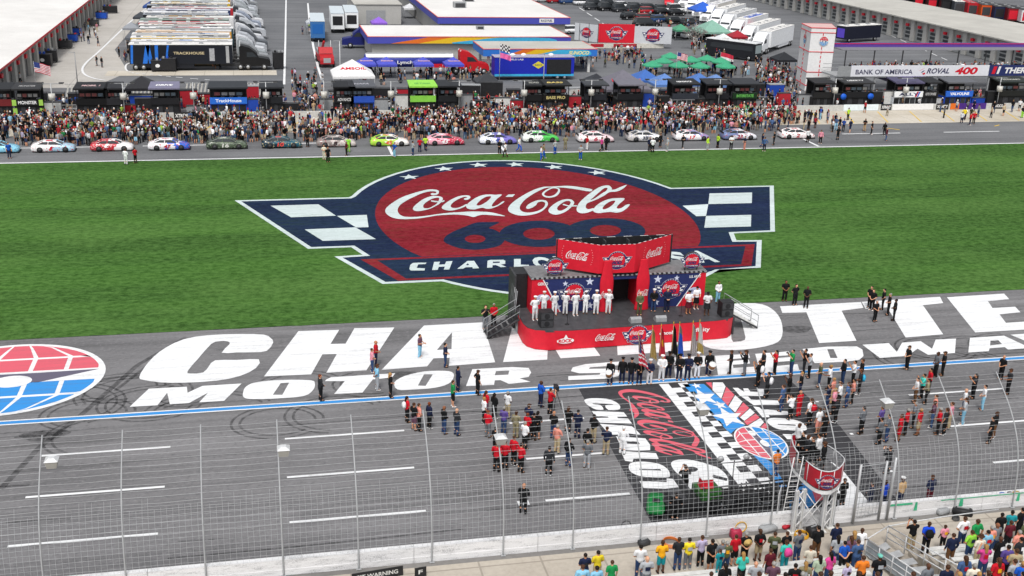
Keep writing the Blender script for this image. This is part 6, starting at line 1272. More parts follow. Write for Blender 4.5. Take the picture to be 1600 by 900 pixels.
def person(x, y, z, rz, top, bot, hair='sd', pose='relax', slv='short', bk='long', shoe=None, H=None, label=None, group=None, skin=None, extra=None, girth=None):
    PCOUNT[0] += 1
    H = H or rp.uniform(.94, 1.05); lp = legp(pose); fat = girth if girth is not None else rp.choice([.04, .07, .10, .16])
    key = f'person|{pose}'; o = bpy.data.objects.new('person', pmesh(key, f_body(pose), M_SKIN, .014)); C.objects.link(o)
    o.location = (x, y, z); o.rotation_euler = (0, 0, rz); o.scale = (H*(1+fat), H*(1+fat), H); sk_ = skin or rp.choice(SKINS); o.color = (*srgb(sk_), 1)
    def child(nm, me, col):
        c = bpy.data.objects.new(nm, me); C.objects.link(c); c.parent = o; cc = srgb(col if col.startswith('#') else COL[col]); f_ = rp.uniform(.85, 1.12); c.color = (*[min(1, v*f_) for v in cc], 1); return c
    child('shirt' if slv == 'short' else 'jacket', pmesh(f'shirt|{pose}{slv}', f_top(pose, slv), M_CLOTH), top)
    child({'long': 'trousers', 'short': 'shorts', 'skirt': 'skirt'}[bk], pmesh(f'trousers|{lp}{bk}', f_bot(lp, bk), M_CLOTH), bot)
    child('shoes', pmesh(f'shoes|{lp}', f_shoe(lp), M_CLOTH), shoe or rp.choice(['#17181a', '#17181a', '#e2e2e2', '#5a4634']))
    hk = HK[hair[0]]
    if hk: child('hair' if hk in ('short', 'long', 'tail') else 'hat', pmesh(f'hair|{hk}', f_hair(hk), M_HAIR), HAIRC[hair[1]] if len(hair) > 1 else '#1c1612')
    if hk in ('cap', 'sailor', 'peaked') and slv != 'xx' and hair[0] == 'c': child('hair', pmesh('hair|short', f_hair('short'), M_HAIR), HAIRC['b']).scale = (.93, .9, .97)
    if extra: extra(o, child)
    tag(o, label, 'person', group); return o
def facing(x, y, tx, ty): return math.atan2(ty-y, tx-x)-math.pi/2
T_STAGE = G(1040, 575)
def shirt_print(o, col, kind):
    key = f'shirt_print|{kind}'
    if key not in PM_:
        b = MB(); W3 = .10 if kind else .075; b.loft([[(-W3, -.150, z), (-W3*.5, -.162, z), (W3*.5, -.162, z), (W3, -.150, z)] for z in (1.16, 1.22, 1.28, 1.34)], M_CLOTH, True, False); 
        me = bpy.data.meshes.new('shirt_print'); me.from_pydata(b.v, [], b.f); me.materials.append(M_CLOTH); PM_[key] = me
    c = bpy.data.objects.new('shirt_print', PM_[key]); C.objects.link(c); c.parent = o; c.color = (*srgb(COL[col]), 1); c.location.y = -.012
def backpack(col):
    def f(o, child):
        b = MB(); b.loft([[(-w_, -.13-d, z), (w_, -.13-d, z), (w_, -.13, z), (-w_, -.13, z)] for w_, d, z in ((.13, .13, 1.02), (.16, .16, 1.15), (.15, .13, 1.32), (.09, .06, 1.42))], M_CLOTH, True); q_ = b.build('backpack', o); q_.color = (*srgb(COL[col]), 1)
    return f
def held_phone(o, child):
    b = MB(); b.box(-.09, .09, .33, .36, 1.5, 1.6, BLACK); b.tube([(0, .36, 1.55), (0, .46, 1.55)], .035, BLACK, 8); b.build('camera', o)
def drum(o, child):
    b = MB(); b.tube([(0, .38, .78), (.0, .52, 1.08)], .2, mat((.30, .14, .05), .4, .3, 6), 18); b.tube([(0, .515, 1.075), (0, .53, 1.10)], .21, WHITE, 18); b.tube([(0, .375, .77), (0, .39, .79)], .21, WHITE, 18); b.build('drum', o)
def hat_on_back(o, child):
    b = MB(); b.loft([[(r_*math.cos(2*math.pi*q/16), -.2-h, 1.3+r_*math.sin(2*math.pi*q/16)) for q in range(16)] for r_, h in ((.2, 0), (.19, .02), (.09, .03), (.07, .1))], M_CLOTH); q_ = b.build('straw_hat', o); q_.color = (*srgb('#c8a868'), 1)
EXT = {'bw': backpack('white'), 'bk': backpack('black'), 'bm': backpack('magenta'), 'br': backpack('red'), 'bc': backpack('cyan'), 'ph': held_phone, 'dr': drum, 'hb': hat_on_back}
EXW = {'bw': 'with a white backpack', 'bk': 'with a black backpack', 'bm': 'with a bright pink backpack', 'br': 'with a red bag', 'bc': 'with a bright cyan bag', 'ph': 'raising a camera', 'dr': 'carrying a white rimmed drum', 'hb': 'with a straw hat hanging on the back'}
HW = {'o': 'long hair', 'p': 'ponytail', 'c': 'cap', 'h': 'brimmed hat', 'x': 'bald head'}
BW = {'long': 'trousers', 'short': 'shorts', 'skirt': 'skirt'}
PEOPLE = []        # (label parts, object, pixel)
def rows(txt, group, where, zmode, target=T_STAGE, dz=0.):
    """each row: x,y of the head top; top,bottom,hair[,pose,sleeve,bottomkind,extra,facing degrees]"""
    for line in txt.strip().replace('\n', ';').split(';'):
        f = [s.strip() for s in line.split(',')]
        if len(f) < 5: continue
        px, py = float(f[0]), float(f[1]); top, bot, hair = f[2:5]; f += ['']*6
        pose = f[5] or 'relax'; slv = {'': 'short', 'l': 'long', 'c': 'coat'}[f[6]]; bk = {'': 'long', 's': 'short', 'k': 'skirt'}[f[7]]; ex = f[8]; H = rp.uniform(.96, 1.03); 
        child_ = 'y' in ex; ex = ex.replace('y', '')
        if child_: H *= .78
        hz = 1.77*H
        if zmode == 'ground':
            P = G(px, py, hz+dz); P.z = dz
            if dz == 0 and P.y < 46.6 and px < 1500 and py < 760 and not (1295 < px < 1330): P.x *= 46.7/P.y; P.y = 46.7
        else:
            Yr = zmode(px, py); P = GY(px, py, Yr); P.z -= hz
            P.z = stand_z(P.y)
            t = G(px, py, P.z+hz); P.x, P.y = t.x, t.y
            for _ in range(4): zz = stand_z(P.y); t = G(px, py, zz+hz); P = Vector((t.x, t.y, zz))
        tg = target(P) if callable(target) else target
        rz = facing(P.x, P.y, tg.x, tg.y)+rp.uniform(-.25, .25)
        if f[9]: rz = R(float(f[9]))
        who = 'child' if child_ else 'person'
        lab = [who, 'in', WORD.get(top, top), {'short': 'top', 'long': 'jacket', 'coat': 'coat'}[slv], 'and']+(['jeans'] if bot == 'jeans' and bk == 'long' else ['denim' if bot == 'jeans' else WORD.get(bot, bot), BW[bk]])
        o = person(P.x, P.y, P.z, rz, top, bot, hair, pose, slv, bk, H=H, group=group, extra=EXT.get(ex), shoe='#17181a' if slv == 'coat' else None)
        if zmode != 'ground' and slv == 'short' and not ex and rp.random() < .55: shirt_print(o, rp.choice(['white', 'dark', 'red', 'lgrey', 'navy', 'gold']) , rp.random() < .5)
        PEOPLE.append([o, lab, EXW.get(ex) or ('with '+HW[hair[0]] if hair[0] in HW else ''), where, top, (px, py), {'clasp': 'hands clasped in front', 'heart': 'hand on heart', 'back': 'hands behind the back', 'fold': 'arms folded', 'walk': 'walking', 'hips': 'hand on hip', 'hold': 'holding something', 'phone': '', 'relax': ''}[pose]])
# ---- stands: bleacher rows rising towards the photographer
ROW0, RD, RH = 42.5, .80, .34
def stand_z(Y):
    return 0.0 if Y > ROW0 else .25+RH*int((ROW0-Y)/RD)
bl_ = empty('bleachers', (18, 40, 0), 0, 'white bench rows rising towards the photographer at the bottom edge', 'seating')
Lx0, Lx1 = 13.5, 25.4
for k in range(6):
    y1 = ROW0-RD*k; b = MB(); b.box(Lx0-18, Lx1-18, y1-RD-40+.001, y1-40, .0, stand_z(y1-.1)-.003, M_WALK); b.build('step', bl_)
    b = MB(); b.box(Lx0-18, Lx1-18, y1-RD+.02-40, y1-RD+.30-40, stand_z(y1-.1)+.40, stand_z(y1-.1)+.45, WHITED); b.build('bench', bl_)
    for i in range(9): x_ = Lx0-18+.3+i*(Lx1-Lx0-.6)/8; MB().box(x_-.03, x_+.03, y1-RD+.06-40, y1-RD+.26-40, stand_z(y1-.1)-.002, stand_z(y1-.1)+.398, GREY).build('leg', bl_)
b2_ = empty('bleachers', (33, 40, 0), 0, 'white bench rows beyond the railed stair at the bottom right corner', 'seating')
for k in range(6):
    y1 = ROW0-RD*k; b = MB(); b.box(-3.2, 14, y1-RD-40+.001, y1-40, .0, stand_z(y1-.1)-.003, M_WALK); b.build('step', b2_)
    b = MB(); b.box(-3.0, 14, y1-RD+.02-40, y1-RD+.30-40, stand_z(y1-.1)+.40, stand_z(y1-.1)+.45, WHITED); b.build('bench', b2_)
    for i in range(9): x_ = -2.8+i*2; MB().box(x_-.03, x_+.03, y1-RD+.06-40, y1-RD+.26-40, stand_z(y1-.1)-.002, stand_z(y1-.1)+.398, GREY).build('leg', b2_)
row = lambda px, py: 41.5
FAN = 'race fans standing in the near rows'
rows('''915,864,navy,jeans,sd,clasp,,,; 935,860,yellow,khaki,sd,clasp,,; 911,882,sky,jeans,sb,clasp; 933,884,sky,white,sd,clasp; 957,875,green,jeans,sb,relax; 1002,851,white,jeans,sd,clasp,,,; 1012,869,lgrey,grey,xl,clasp
1036,844,gold,teal,sb,clasp,,s; 1062,839,dark,jeans,sb,clasp; 1078,840,yellow,grey,sd,clasp; 1098,836,lilac,black,sb,clasp; 1114,842,black,black,sd,back,,s; 1126,858,teal,teal,pb,relax,,,y; 1130,843,grey,jeans,sg,clasp; 1137,845,olive,jeans,sg,clasp
1151,835,red,black,sb,clasp,,s; 1167,831,black,black,sg,back,,,hb; 1189,827,black,khaki,cb,back,,s; 1205,857,maroon,black,sb,relax; 1212,831,olive,black,sb,clasp; 1231,830,black,black,sb,clasp; 1230,843,turq,teal,sb,relax,,,bm; 1250,828,grey,jeans,sb,clasp; 1280,821,black,brown,sd,clasp,l
1134,880,black,black,od,relax; 1182,877,lgrey,grey,xg,clasp; 1210,877,plaid,navy,sg,clasp; 1244,880,black,black,sd,relax; 1260,877,camo,jeans,ol,relax; 1282,867,sage,jeans,od,relax; 1157,893,black,black,sd,clasp; 1309,817,navy,black,sb,clasp,l; 1336,829,grey,jeans,ol,relax; 1348,825,white,jeans,sb,clasp
1311,836,lgrey,jeans,od,relax; 1321,845,blue,black,sd,back; 1331,837,plaid,black,ob,relax; 1342,843,denim,jeans,sb,clasp; 1325,880,lilac,jeans,sl,relax,,,y; 1376,866,black,jeans,cm,clasp; 1372,893,pink,black,sb,relax; 1187,893,salmon,jeans,sb,clasp; 1299,892,navy,jeans,cb,clasp; 1228,894,dark,black,sd,clasp; 1162,862,turq,black,ol,clasp; 1268,852,cream,jeans,sb,clasp; 1299,862,magenta,jeans,od,relax; 1350,868,orange,black,sb,clasp; 1344,893,sky,jeans,cb,clasp; 1112,893,purple,black,sb,relax; 1255,893,lime,black,sg,clasp; 1283,893,tan,jeans,sb,clasp''', FAN, 'in the near left rows', row, lambda P: Vector((P.x+1.5, 70, 0)))
rows('''1430,812,black,khaki,sd,phone,,,ph; 1453,815,royal,black,sb,back,,,bk; 1478,820,pink,black,sb,relax,,,y; 1491,833,navy,brown,sb,relax,l; 1509,807,white,jeans,sb,hips; 1529,811,green,black,sb,back; 1567,801,black,black,sd,clasp; 1583,797,teal,black,sd,clasp; 1581,813,maroon,black,sb,clasp; 1560,817,grey,jeans,xg,clasp; 1551,821,salmon,jeans,sg,clasp
1545,828,sky,jeans,sd,relax; 1565,838,black,black,xb,clasp; 1542,850,magenta,jeans,ol,phone; 1594,828,salmon,khaki,sg,clasp; 1597,839,dark,black,sd,clasp; 1562,871,red,black,ob,relax; 1587,873,lgrey,jeans,sb,clasp; 1599,793,black,black,sd,relax; 1577,851,purple,black,sd,relax; 1600,877,blue,jeans,sl,clasp; 1452,880,grey,black,xg,clasp; 1482,882,navy,black,sb,relax; 1531,893,red,red,sl,clasp; 1607,812,olive,black,sb,clasp; 1510,868,denim,black,ob,relax; 1524,880,cream,jeans,sg,clasp; 1546,892,tan,khaki,cb,clasp; 1578,894,black,jeans,od,relax; 1500,893,sage,jeans,ol,relax; 1590,857,khaki,black,sb,clasp; 1600,893,maroon,jeans,sd,clasp; 1428,893,cyan,jeans,sb,clasp; 1534,836,cream,khaki,hb,clasp; 1520,828,lime,jeans,sb,hips''', FAN, 'right of the railed stair', row, lambda P: Vector((P.x, 70, 0)))
# ---- on the track, left group
GRP = 'guests standing on the track'
rows('''610,582,black,black,ol,clasp; 716,572,navy,navy,sd,clasp,c; 708,594,green,black,sb,clasp,,s; 747,578,black,black,cb,hips; 636,619,red,black,od,clasp,,,bw; 647,629,black,plaid,sb,clasp,,s; 655,630,salmon,black,sb,clasp; 671,628,navy,black,sr,relax,l; 694,634,black,jeans,xg,clasp,l; 714,638,dark,jeans,xb,clasp,l; 760,610,red,plaid,ob,clasp; 757,620,white,black,sl,relax; 773,614,black,black,od,clasp,l; 794,611,white,khaki,sg,clasp; 763,641,red,grey,sr,clasp,l; 788,635,purple,jeans,sg,clasp,l; 807,642,camo,camo,cb,heart,l; 846,595,blue,navy,sb,heart,l; 861,606,red,black,sb,phone,,,ph; 827,631,navy,black,cb,clasp; 825,645,red,black,sr,clasp; 841,642,black,black,od,clasp,,s; 835,645,black,black,sd,clasp; 866,642,black,jeans,xg,clasp,l; 821,658,white,black,sg,clasp; 872,663,salmon,khaki,sg,heart,l; 889,635,black,dark,ob,relax; 904,640,navy,navy,sd,clasp,c; 929,647,black,khaki,sd,clasp,l; 919,669,black,khaki,sd,relax,l; 949,666,navy,khaki,sb,hold; 975,666,white,white,sw,heart,l; 919,687,grey,lgrey,sg,clasp; 890,684,black,jeans,sd,heart,l; 859,697,dark,black,sd,relax,l; 790,688,red,black,sd,clasp,l; 804,681,red,black,sb,heart,l; 815,692,red,black,sd,clasp; 777,691,red,black,sb,clasp; 775,667,black,black,sd,clasp; 819,755,black,black,xg,clasp,l''', GRP, 'in the left track group', 'ground')
rows('''500,585,dark,black,sr,clasp,c; 587,532,red,navy,xg,clasp; 581,544,pink,jeans,sb,clasp; 589,569,sky,lgrey,sb,back; 656,522,plaid,sky,sd,hold; 696,536,navy,jeans,sd,clasp,,,,; 759,477,black,grey,sb,phone,,,ph,180; 772,474,red,black,sg,clasp,l,,,180''', GRP, 'on the white apron letters', 'ground')
# ---- colour guard
CG = 'uniformed colour guard and photographers on the blue line'
rows('''955,562,black,navy,qk,relax,l,,dr,150; 974,559,black,navy,qk,relax,c,,,160; 988,560,black,navy,qk,relax,c,,,160; 1001,562,black,navy,qk,hold,c,,,160; 1017,562,navy,white,qw,hold,l,,,165; 1036,555,white,white,aw,hold,l,,,165; 1047,550,black,navy,qk,hold,c,,,165; 1064,554,black,navy,qk,hold,c,,,170; 1077,554,navy,navy,qn,hold,c,,,170; 1092,551,black,white,qw,hold,l,,,170; 1110,549,black,navy,qk,relax,l,,dr,180; 1062,534,hivis,black,xb,phone,,,ph,100''', CG, 'in the colour guard', 'ground')
rows('''1144,547,black,black,cb,clasp; 1167,547,black,grey,cb,phone,l,,ph; 1195,547,dark,black,sd,clasp,,,; 1188,563,black,black,sd,phone,,,bw; 1214,547,red,black,od,phone; 1240,546,green,jeans,sd,phone,,,ph; 1260,545,black,dark,sd,phone,,,bk; 1268,552,lgrey,black,sb,phone; 1202,581,dark,black,sd,phone,,,bw; 1236,584,black,black,sb,phone,,,ph; 1254,581,black,navy,sl,clasp; 1225,601,denim,jeans,sb,relax; 1239,616,white,black,sd,phone; 1252,610,red,red,xb,clasp; 1269,622,white,black,ob,relax,,,br; 1282,637,white,salmon,cb,relax,,s; 1284,566,olive,jeans,xb,clasp; 1299,570,white,black,sl,hold; 1321,561,black,jeans,sd,clasp,l; 1337,563,white,black,sd,phone; 1349,561,black,grey,sb,clasp; 1347,577,dark,black,sb,clasp,,,bc; 1304,590,salmon,tan,sl,clasp; 1315,597,white,black,sb,clasp; 1306,606,pink,black,sl,clasp; 1327,597,denim,jeans,ob,relax; 1336,592,salmon,black,sd,relax; 1310,620,dark,black,sd,clasp; 1297,600,navy,jeans,sb,clasp; 1292,644,black,black,sd,relax''', GRP, 'right of the colour guard', 'ground')
SEC = 'security officers in black by the apron'
rows('''1229,438,black,black,sd,clasp,,,,170; 1245,444,black,black,sd,back,,,,190; 1263,447,black,black,xg,clasp,,,,150; 1363,447,black,black,sd,clasp,,,,120; 1366,452,black,black,sb,clasp,,,,130; 1383,451,black,black,sd,hips,,,,60; 1392,458,black,black,sg,clasp,,,,70; 1401,467,black,black,sd,clasp,,,,60; 1371,469,black,black,sg,clasp,,,,200; 1422,540,black,black,cb,clasp,,,,90; 1467,550,grey,black,cb,clasp; 1478,549,black,black,cb,clasp; 1570,555,black,black,xb,clasp,,,,100; 1581,576,dark,black,cb,hold,,,,80''', SEC, 'in the security detail', 'ground')
rows('''1456,575,red,black,od,clasp; 1445,584,turq,black,sd,phone; 1435,590,white,brown,sd,clasp; 1452,591,camo,black,sd,clasp,l; 1526,584,dark,black,od,phone; 1511,607,white,jeans,xb,clasp; 1541,601,white,sky,sd,clasp; 1464,617,salmon,black,sb,relax; 1351,635,grey,black,sd,clasp,l; 1380,634,purple,black,sb,clasp; 1379,652,grey,black,sd,clasp; 1391,647,grey,jeans,sd,clasp; 1410,647,red,red,sb,relax,,s; 1420,638,red,black,sg,clasp; 1432,628,grey,black,sg,clasp; 1440,638,red,khaki,sl,hips,,s; 1462,626,plaid,denim,sb,clasp; 1471,637,red,black,sg,clasp; 1481,637,dark,black,ob,relax; 1489,628,pink,khaki,sb,clasp; 1511,621,lgrey,sky,ob,clasp; 1559,643,black,brown,sb,clasp; 1553,651,black,black,sd,relax; 1392,697,dark,black,sb,phone,l,,ph; 1216,702,orange,jeans,sd,hold; 1364,755,navy,navy,sd,clasp,l; 1385,750,royal,navy,sb,clasp; 1412,746,tan,navy,qw,relax,l; 1457,749,navy,maroon,sb,clasp,l; 1072,727,black,black,sb,phone,,,ph; 1058,770,black,black,sd,hold''', GRP, 'in the right track group', 'ground')
rows('''1321,747,black,black,sb,clasp,l; 1306,764,black,black,sb,clasp,l''', SEC, 'beside the flag stand', 'ground')
rows('''1250,661,white,black,sb,hips,l,,,100; 1272,682,black,black,sb,clasp,l,,,60; 1282,677,white,black,sd,clasp,l,,,40; 1264,679,dark,black,sb,clasp,l,,,80; 1290,690,black,black,cb,relax,l,,,50; 1257,674,black,black,sd,clasp,l,,,80''', 'crew on the flag stand', 'on the flag stand', 'ground', dz=zf)
ST = 'sailors in white on the stage'
rows('837,463,white,white,aw,back,l; 851,455.5,white,white,aw,back,l; 867.5,456,white,white,aw,back,l; 884.5,455.5,white,white,aw,back,l; 900.5,455.5,white,white,aw,back,l; 916,455,white,white,aw,back,l; 933,453.7,white,white,aw,back,l; 952,453,white,white,aw,back,l', ST, 'in the stage sailor row', 'ground', lambda P: Vector((P.x-3, 30, 0)), ZD+.002)
rows('1001,456.5,olive,olive,xg,clasp,l; 1023,452,black,jeans,qw,clasp,l; 1044,450,navy,navy,sd,clasp,l; 1078,453.5,white,maroon,ck,hold,,k; 1090,447.5,white,black,ck,hold,,k; 1107,456,white,dark,ck,hold,,k; 1124,439,white,sky,sd,clasp,l', 'guests on the stage', 'on stage right', 'ground', lambda P: Vector((P.x-3, 30, 0)), ZD+.002)
# flags carried by the colour guard
for (px, py, ang, fn, lab) in [(1001, 575, -.32, stripes, 'american flag leaning left in the colour guard'), (1014, 562, .04, lambda u, v: mat((.45, .33, .12), .8, .3, 9), 'gold and brown flag in the colour guard'), (1028, 560, .02, lambda u, v: YELLOW if abs(u-.5)+abs(v-.5) < .18 else FR_, 'scarlet flag with a gold device in the colour guard'), (1047, 556, .02, lambda u, v: BLACK, 'black furled flag in the colour guard'), (1056, 556, .03, lambda u, v: mat((.04, .14, .6), .8, .1) if v > .25 else mat((.3, .32, .28), .8, .3, 9), 'blue furled flag in the colour guard'), (1077, 554, .02, lambda u, v: mat((.45, .42, .42), .8, .3, 9), 'grey furled flag in the colour guard'), (1087, 552, .03, lambda u, v: FW_ if v < .7 else mat((.5, .38, .12), .8), 'white furled flag at the right of the colour guard')]:
    p = G(px, py+30); p.z = 0; e = empty('flag', p, R(70), lab, 'flag', 'flags of the colour guard'); e.rotation_euler = (0, -ang*.6 if False else 0, R(-8))
    tl_ = ang if ang < 0 else ang
    MB().tube([(0, 0, 1.0), (tl_*1.0-(.05), .05, 3.6)], .022, mat((.35, .24, .12), .5), 6).build('pole', e); MB().tube([(tl_-.05, .05, 3.6), (tl_*1.06-.05, .05, 3.8)], .04, YELLOW, 6, .005).build('finial', e)
    b = MB(); NX, NZ = 14, 16; w_ = .62 if ang > 0 else .8
    P = lambda i, j: (tl_*(1-.55*j/NZ)-.05+w_*(i/NX)*(.35+.65*j/NZ)*.8+(-.0), .05+.09*math.sin(i*1.35+j*.1)*(1-.2*j/NZ)-.02*i/NX, 3.52-2.0*j/NZ-.3*(i/NX)**2)
    for i in range(NX):
        for j in range(NZ): b.add([P(i, j), P(i+1, j), P(i+1, j+1), P(i, j+1)], [(0, 1, 2, 3)], fn((i+.5)/NX, (j+.5)/NZ), True)
    b.build('cloth', e)
# ---- nearest people around the race cars (individuals), then the mass behind
def carname(x):
    return ['light blue car', 'blue flashed white car', 'red roofed white car', 'blue nosed white car', 'camouflage car', 'dark teal car', 'grey beige car', 'lime green car', 'pink car', 'blue bonneted car', 'bright green car', 'pink lettered car', 'stone white car', 'roundel marked car', 'silver blue car', 'last white car'][min(range(len(CARS)), key=lambda k: abs(G(CARS[k][0], 231).x-x))]
PIT = 'people around the race cars'
tops = ['black']*9+['white']*6+['red']*2+['grey']*4+['dark']*4+['navy']*4+['lgrey']*4+['denim']*3+['black']*4+['dark']*2+['red']*2+['blue', 'sky', 'pink', 'green', 'khaki', 'olive', 'salmon', 'denim', 'tan', 'maroon', 'hivis', 'lilac']
bots = ['black']*5+['jeans']*6+['khaki']*3+['dark']*3+['grey', 'navy', 'sky']
NEAR = [(512,229,'black','black'),(506,226,'cream','cream'),(541,220,'maroon','black'),(544,214,'lime','lime'),(210,230,'red','black'),(195,232,'white','white'),(616,222,'blue','sky'),(645,220,'lgrey','jeans'),(656,215,'red','navy'),(665,212,'hivis','navy'),(781,218,'black','black'),(790,222,'white','black'),(812,214,'white','blue'),(846,228,'white','blue'),(850,224,'camo','blue'),(868,218,'lgrey','blue'),(908,226,'lgrey','blue'),(918,212,'red','white'),(941,214,'magenta','black'),(948,212,'black','black'),(884,211,'camo','camo'),(1016,214,'navy','dark'),(1021,215,'white','black'),(1033,208,'black','black'),(1044,214,'lgrey','lgrey'),(1068,210,'black','black'),(1107,213,'hivis','lgrey'),(1123,209,'hivis','black'),(1144,211,'white','black'),(1165,212,'navy','salmon'),(1193,208,'navy','jeans'),(1196,214,'denim','navy'),(1211,205,'black','black'),(1284,203,'pink','black'),(1264,201,'white','black'),(1311,198,'black','black'),(1303,186,'white','black'),(1353,185,'black','tan'),(1364,189,'black','black'),(1384,191,'black','black'),(1387,199,'maroon','denim'),(1327,168,'hivis','black'),(460,197,'black','black'),(480,206,'black','black'),(1505,174,'white','navy'),(1518,176,'red','navy'),(1524,174,'red','black'),(1509,168,'yellow','navy'),(1600,165,'black','lime'),(150,86,'black','grey'),(158,88,'black','grey'),(185,73,'black','black'),(195,80,'maroon','grey'),(12,222,'blue','navy')]
for (px, py, tp, bt_) in NEAR:
    H = rp.uniform(.97, 1.03); P = G(px, py, 1.77*H); hr = rp.choice(['sd', 'sb', 'sd', 'cb', 'od', 'sg'])
    far = P.y > 165; w_ = 'on the left concrete lot' if far else ('on the open pit road' if px > 1290 else 'beside the '+carname(P.x))
    pose = rp.choice(['relax', 'clasp', 'walk', 'hips', 'clasp', 'fold']); o = person(P.x, P.y, -.018, rp.uniform(-3, 3), tp, bt_, hr, pose, 'short' if rp.random() < .6 else 'long', 'long', H=H, group=PIT)
    PEOPLE.append([o, ['person', 'in', WORD.get(tp, tp), 'top', 'and', 'denim' if bt_ == 'jeans' else WORD.get(bt_, bt_), 'trousers'], '', w_, tp, (px, py), ''])
free = 300-PCOUNT[0]
cars_x = [G(px, 231.5).x for px, *_ in CARS]
k = 0
while k < free:
    x = rp.uniform(-29, 72); y = 136.4+abs(rp.gauss(0, .9))
    if x > 69: continue
    tp, bt_ = rp.choice(tops), rp.choice(bots); pose = rp.choice(['relax', 'clasp', 'walk', 'hips', 'fold', 'clasp'])
    o = person(x, y, -.018, rp.uniform(-3.1, 3.1), tp, bt_, rp.choice(['sd', 'sb', 'sg', 'cb', 'ob', 'od', 'ol', 'ck']), pose, 'short' if rp.random() < .7 else 'long', rp.choice(['long', 'long', 'short']), group=PIT)
    PEOPLE.append([o, ['person', 'in', WORD.get(tp, tp), 'top', 'and', 'denim' if bt_ == 'jeans' else WORD.get(bt_, bt_), 'bottoms'], '', 'just behind the '+carname(x), tp, (x, y), '']); k += 1
# labels that single out one person each
from collections import defaultdict
ORD = 'first second third fourth fifth sixth seventh eighth ninth tenth eleventh twelfth thirteenth fourteenth fifteenth sixteenth seventeenth eighteenth nineteenth twentieth'.split()
ORD += ['twenty '+o_ for o_ in ORD[:9]]+['thirtieth']+['thirty '+o_ for o_ in ORD[:9]]
def sx_(o): d = o.location-Vector((0, 0, CH)); return d.dot(RT)/d.dot(FW)
nwords = lambda s: len(s.replace(',', ' ').split())
lab = {id(r): ' '.join(r[1])+(' '+r[2] if r[2] else '')+' '+r[3] for r in PEOPLE}
def dups_():
    d = defaultdict(list)
    for r in PEOPLE: d[lab[id(r)]].append(r)
    return [rs for rs in d.values() if len(rs) > 1]
for rs in dups_():
    for r in rs:
        if r[6]: lab[id(r)] = ' '.join(r[1])+(' '+r[2] if r[2] else '')+', '+r[6]+', '+r[3]
bad = {id(r) for rs in dups_() for r in rs} | {id(r) for r in PEOPLE if nwords(lab[id(r)]) > 16}
for r in PEOPLE:
    if id(r) in bad:
        same = sorted((q for q in PEOPLE if q[3] == r[3] and q[4] == r[4]), key=lambda q: sx_(q[0])); tn = WORD.get(r[4], r[4])
        k = same.index(r); n_ = len(same)
        o_ = 'leftmost' if k == 0 and n_ > 1 else 'rightmost' if k == n_-1 and n_ > 1 else ORD[k]+' from left' if n_ > 1 else 'the only one'
        bt = ' '.join(r[1][r[1].index('and')+1:]) if 'and' in r[1] else ''
        s1 = f'person in {bt}, {o_} of the {tn} topped people {r[3]}'; s2 = f'person {o_} of the {tn} topped people {r[3]}'
        if n_ == 1: s1 = s2 = f'person in {bt}, the only {tn} topped person {r[3]}'
        lab[id(r)] = s1 if nwords(s1) <= 16 else s2
for r in PEOPLE: r[0]['label'] = ' '.join(lab[id(r)].split()[:16])

# ---- the dense crowd beyond, too many to tell apart
n = N('crowd_clothing'); va = n.new('VertexColor'); va.layer_name = 'Col'; n.col(va.outputs[0]).rough(.85); M_CROWD = n.m
def ringm(cx, cy, rx, ry, z, n_, c, s_): return [(cx+(rx*math.cos(2*math.pi*k/n_))*c-(ry*math.sin(2*math.pi*k/n_))*s_, cy+(rx*math.cos(2*math.pi*k/n_))*s_+(ry*math.sin(2*math.pi*k/n_))*c, z) for k in range(n_)]
CV, CFc, CCol = [], [], []
def cloft(rings, col):
    o = len(CV); n_ = len(rings[0])
    for r_ in rings: CV.extend(r_)
    CCol.extend([col]*(n_*len(rings)))
    for i in range(len(rings)-1):
        for k in range(n_): CFc.append((o+i*n_+k, o+i*n_+(k+1) % n_, o+(i+1)*n_+(k+1) % n_, o+(i+1)*n_+k))
    CFc.append(tuple(o+(len(rings)-1)*n_+k for k in range(n_)))
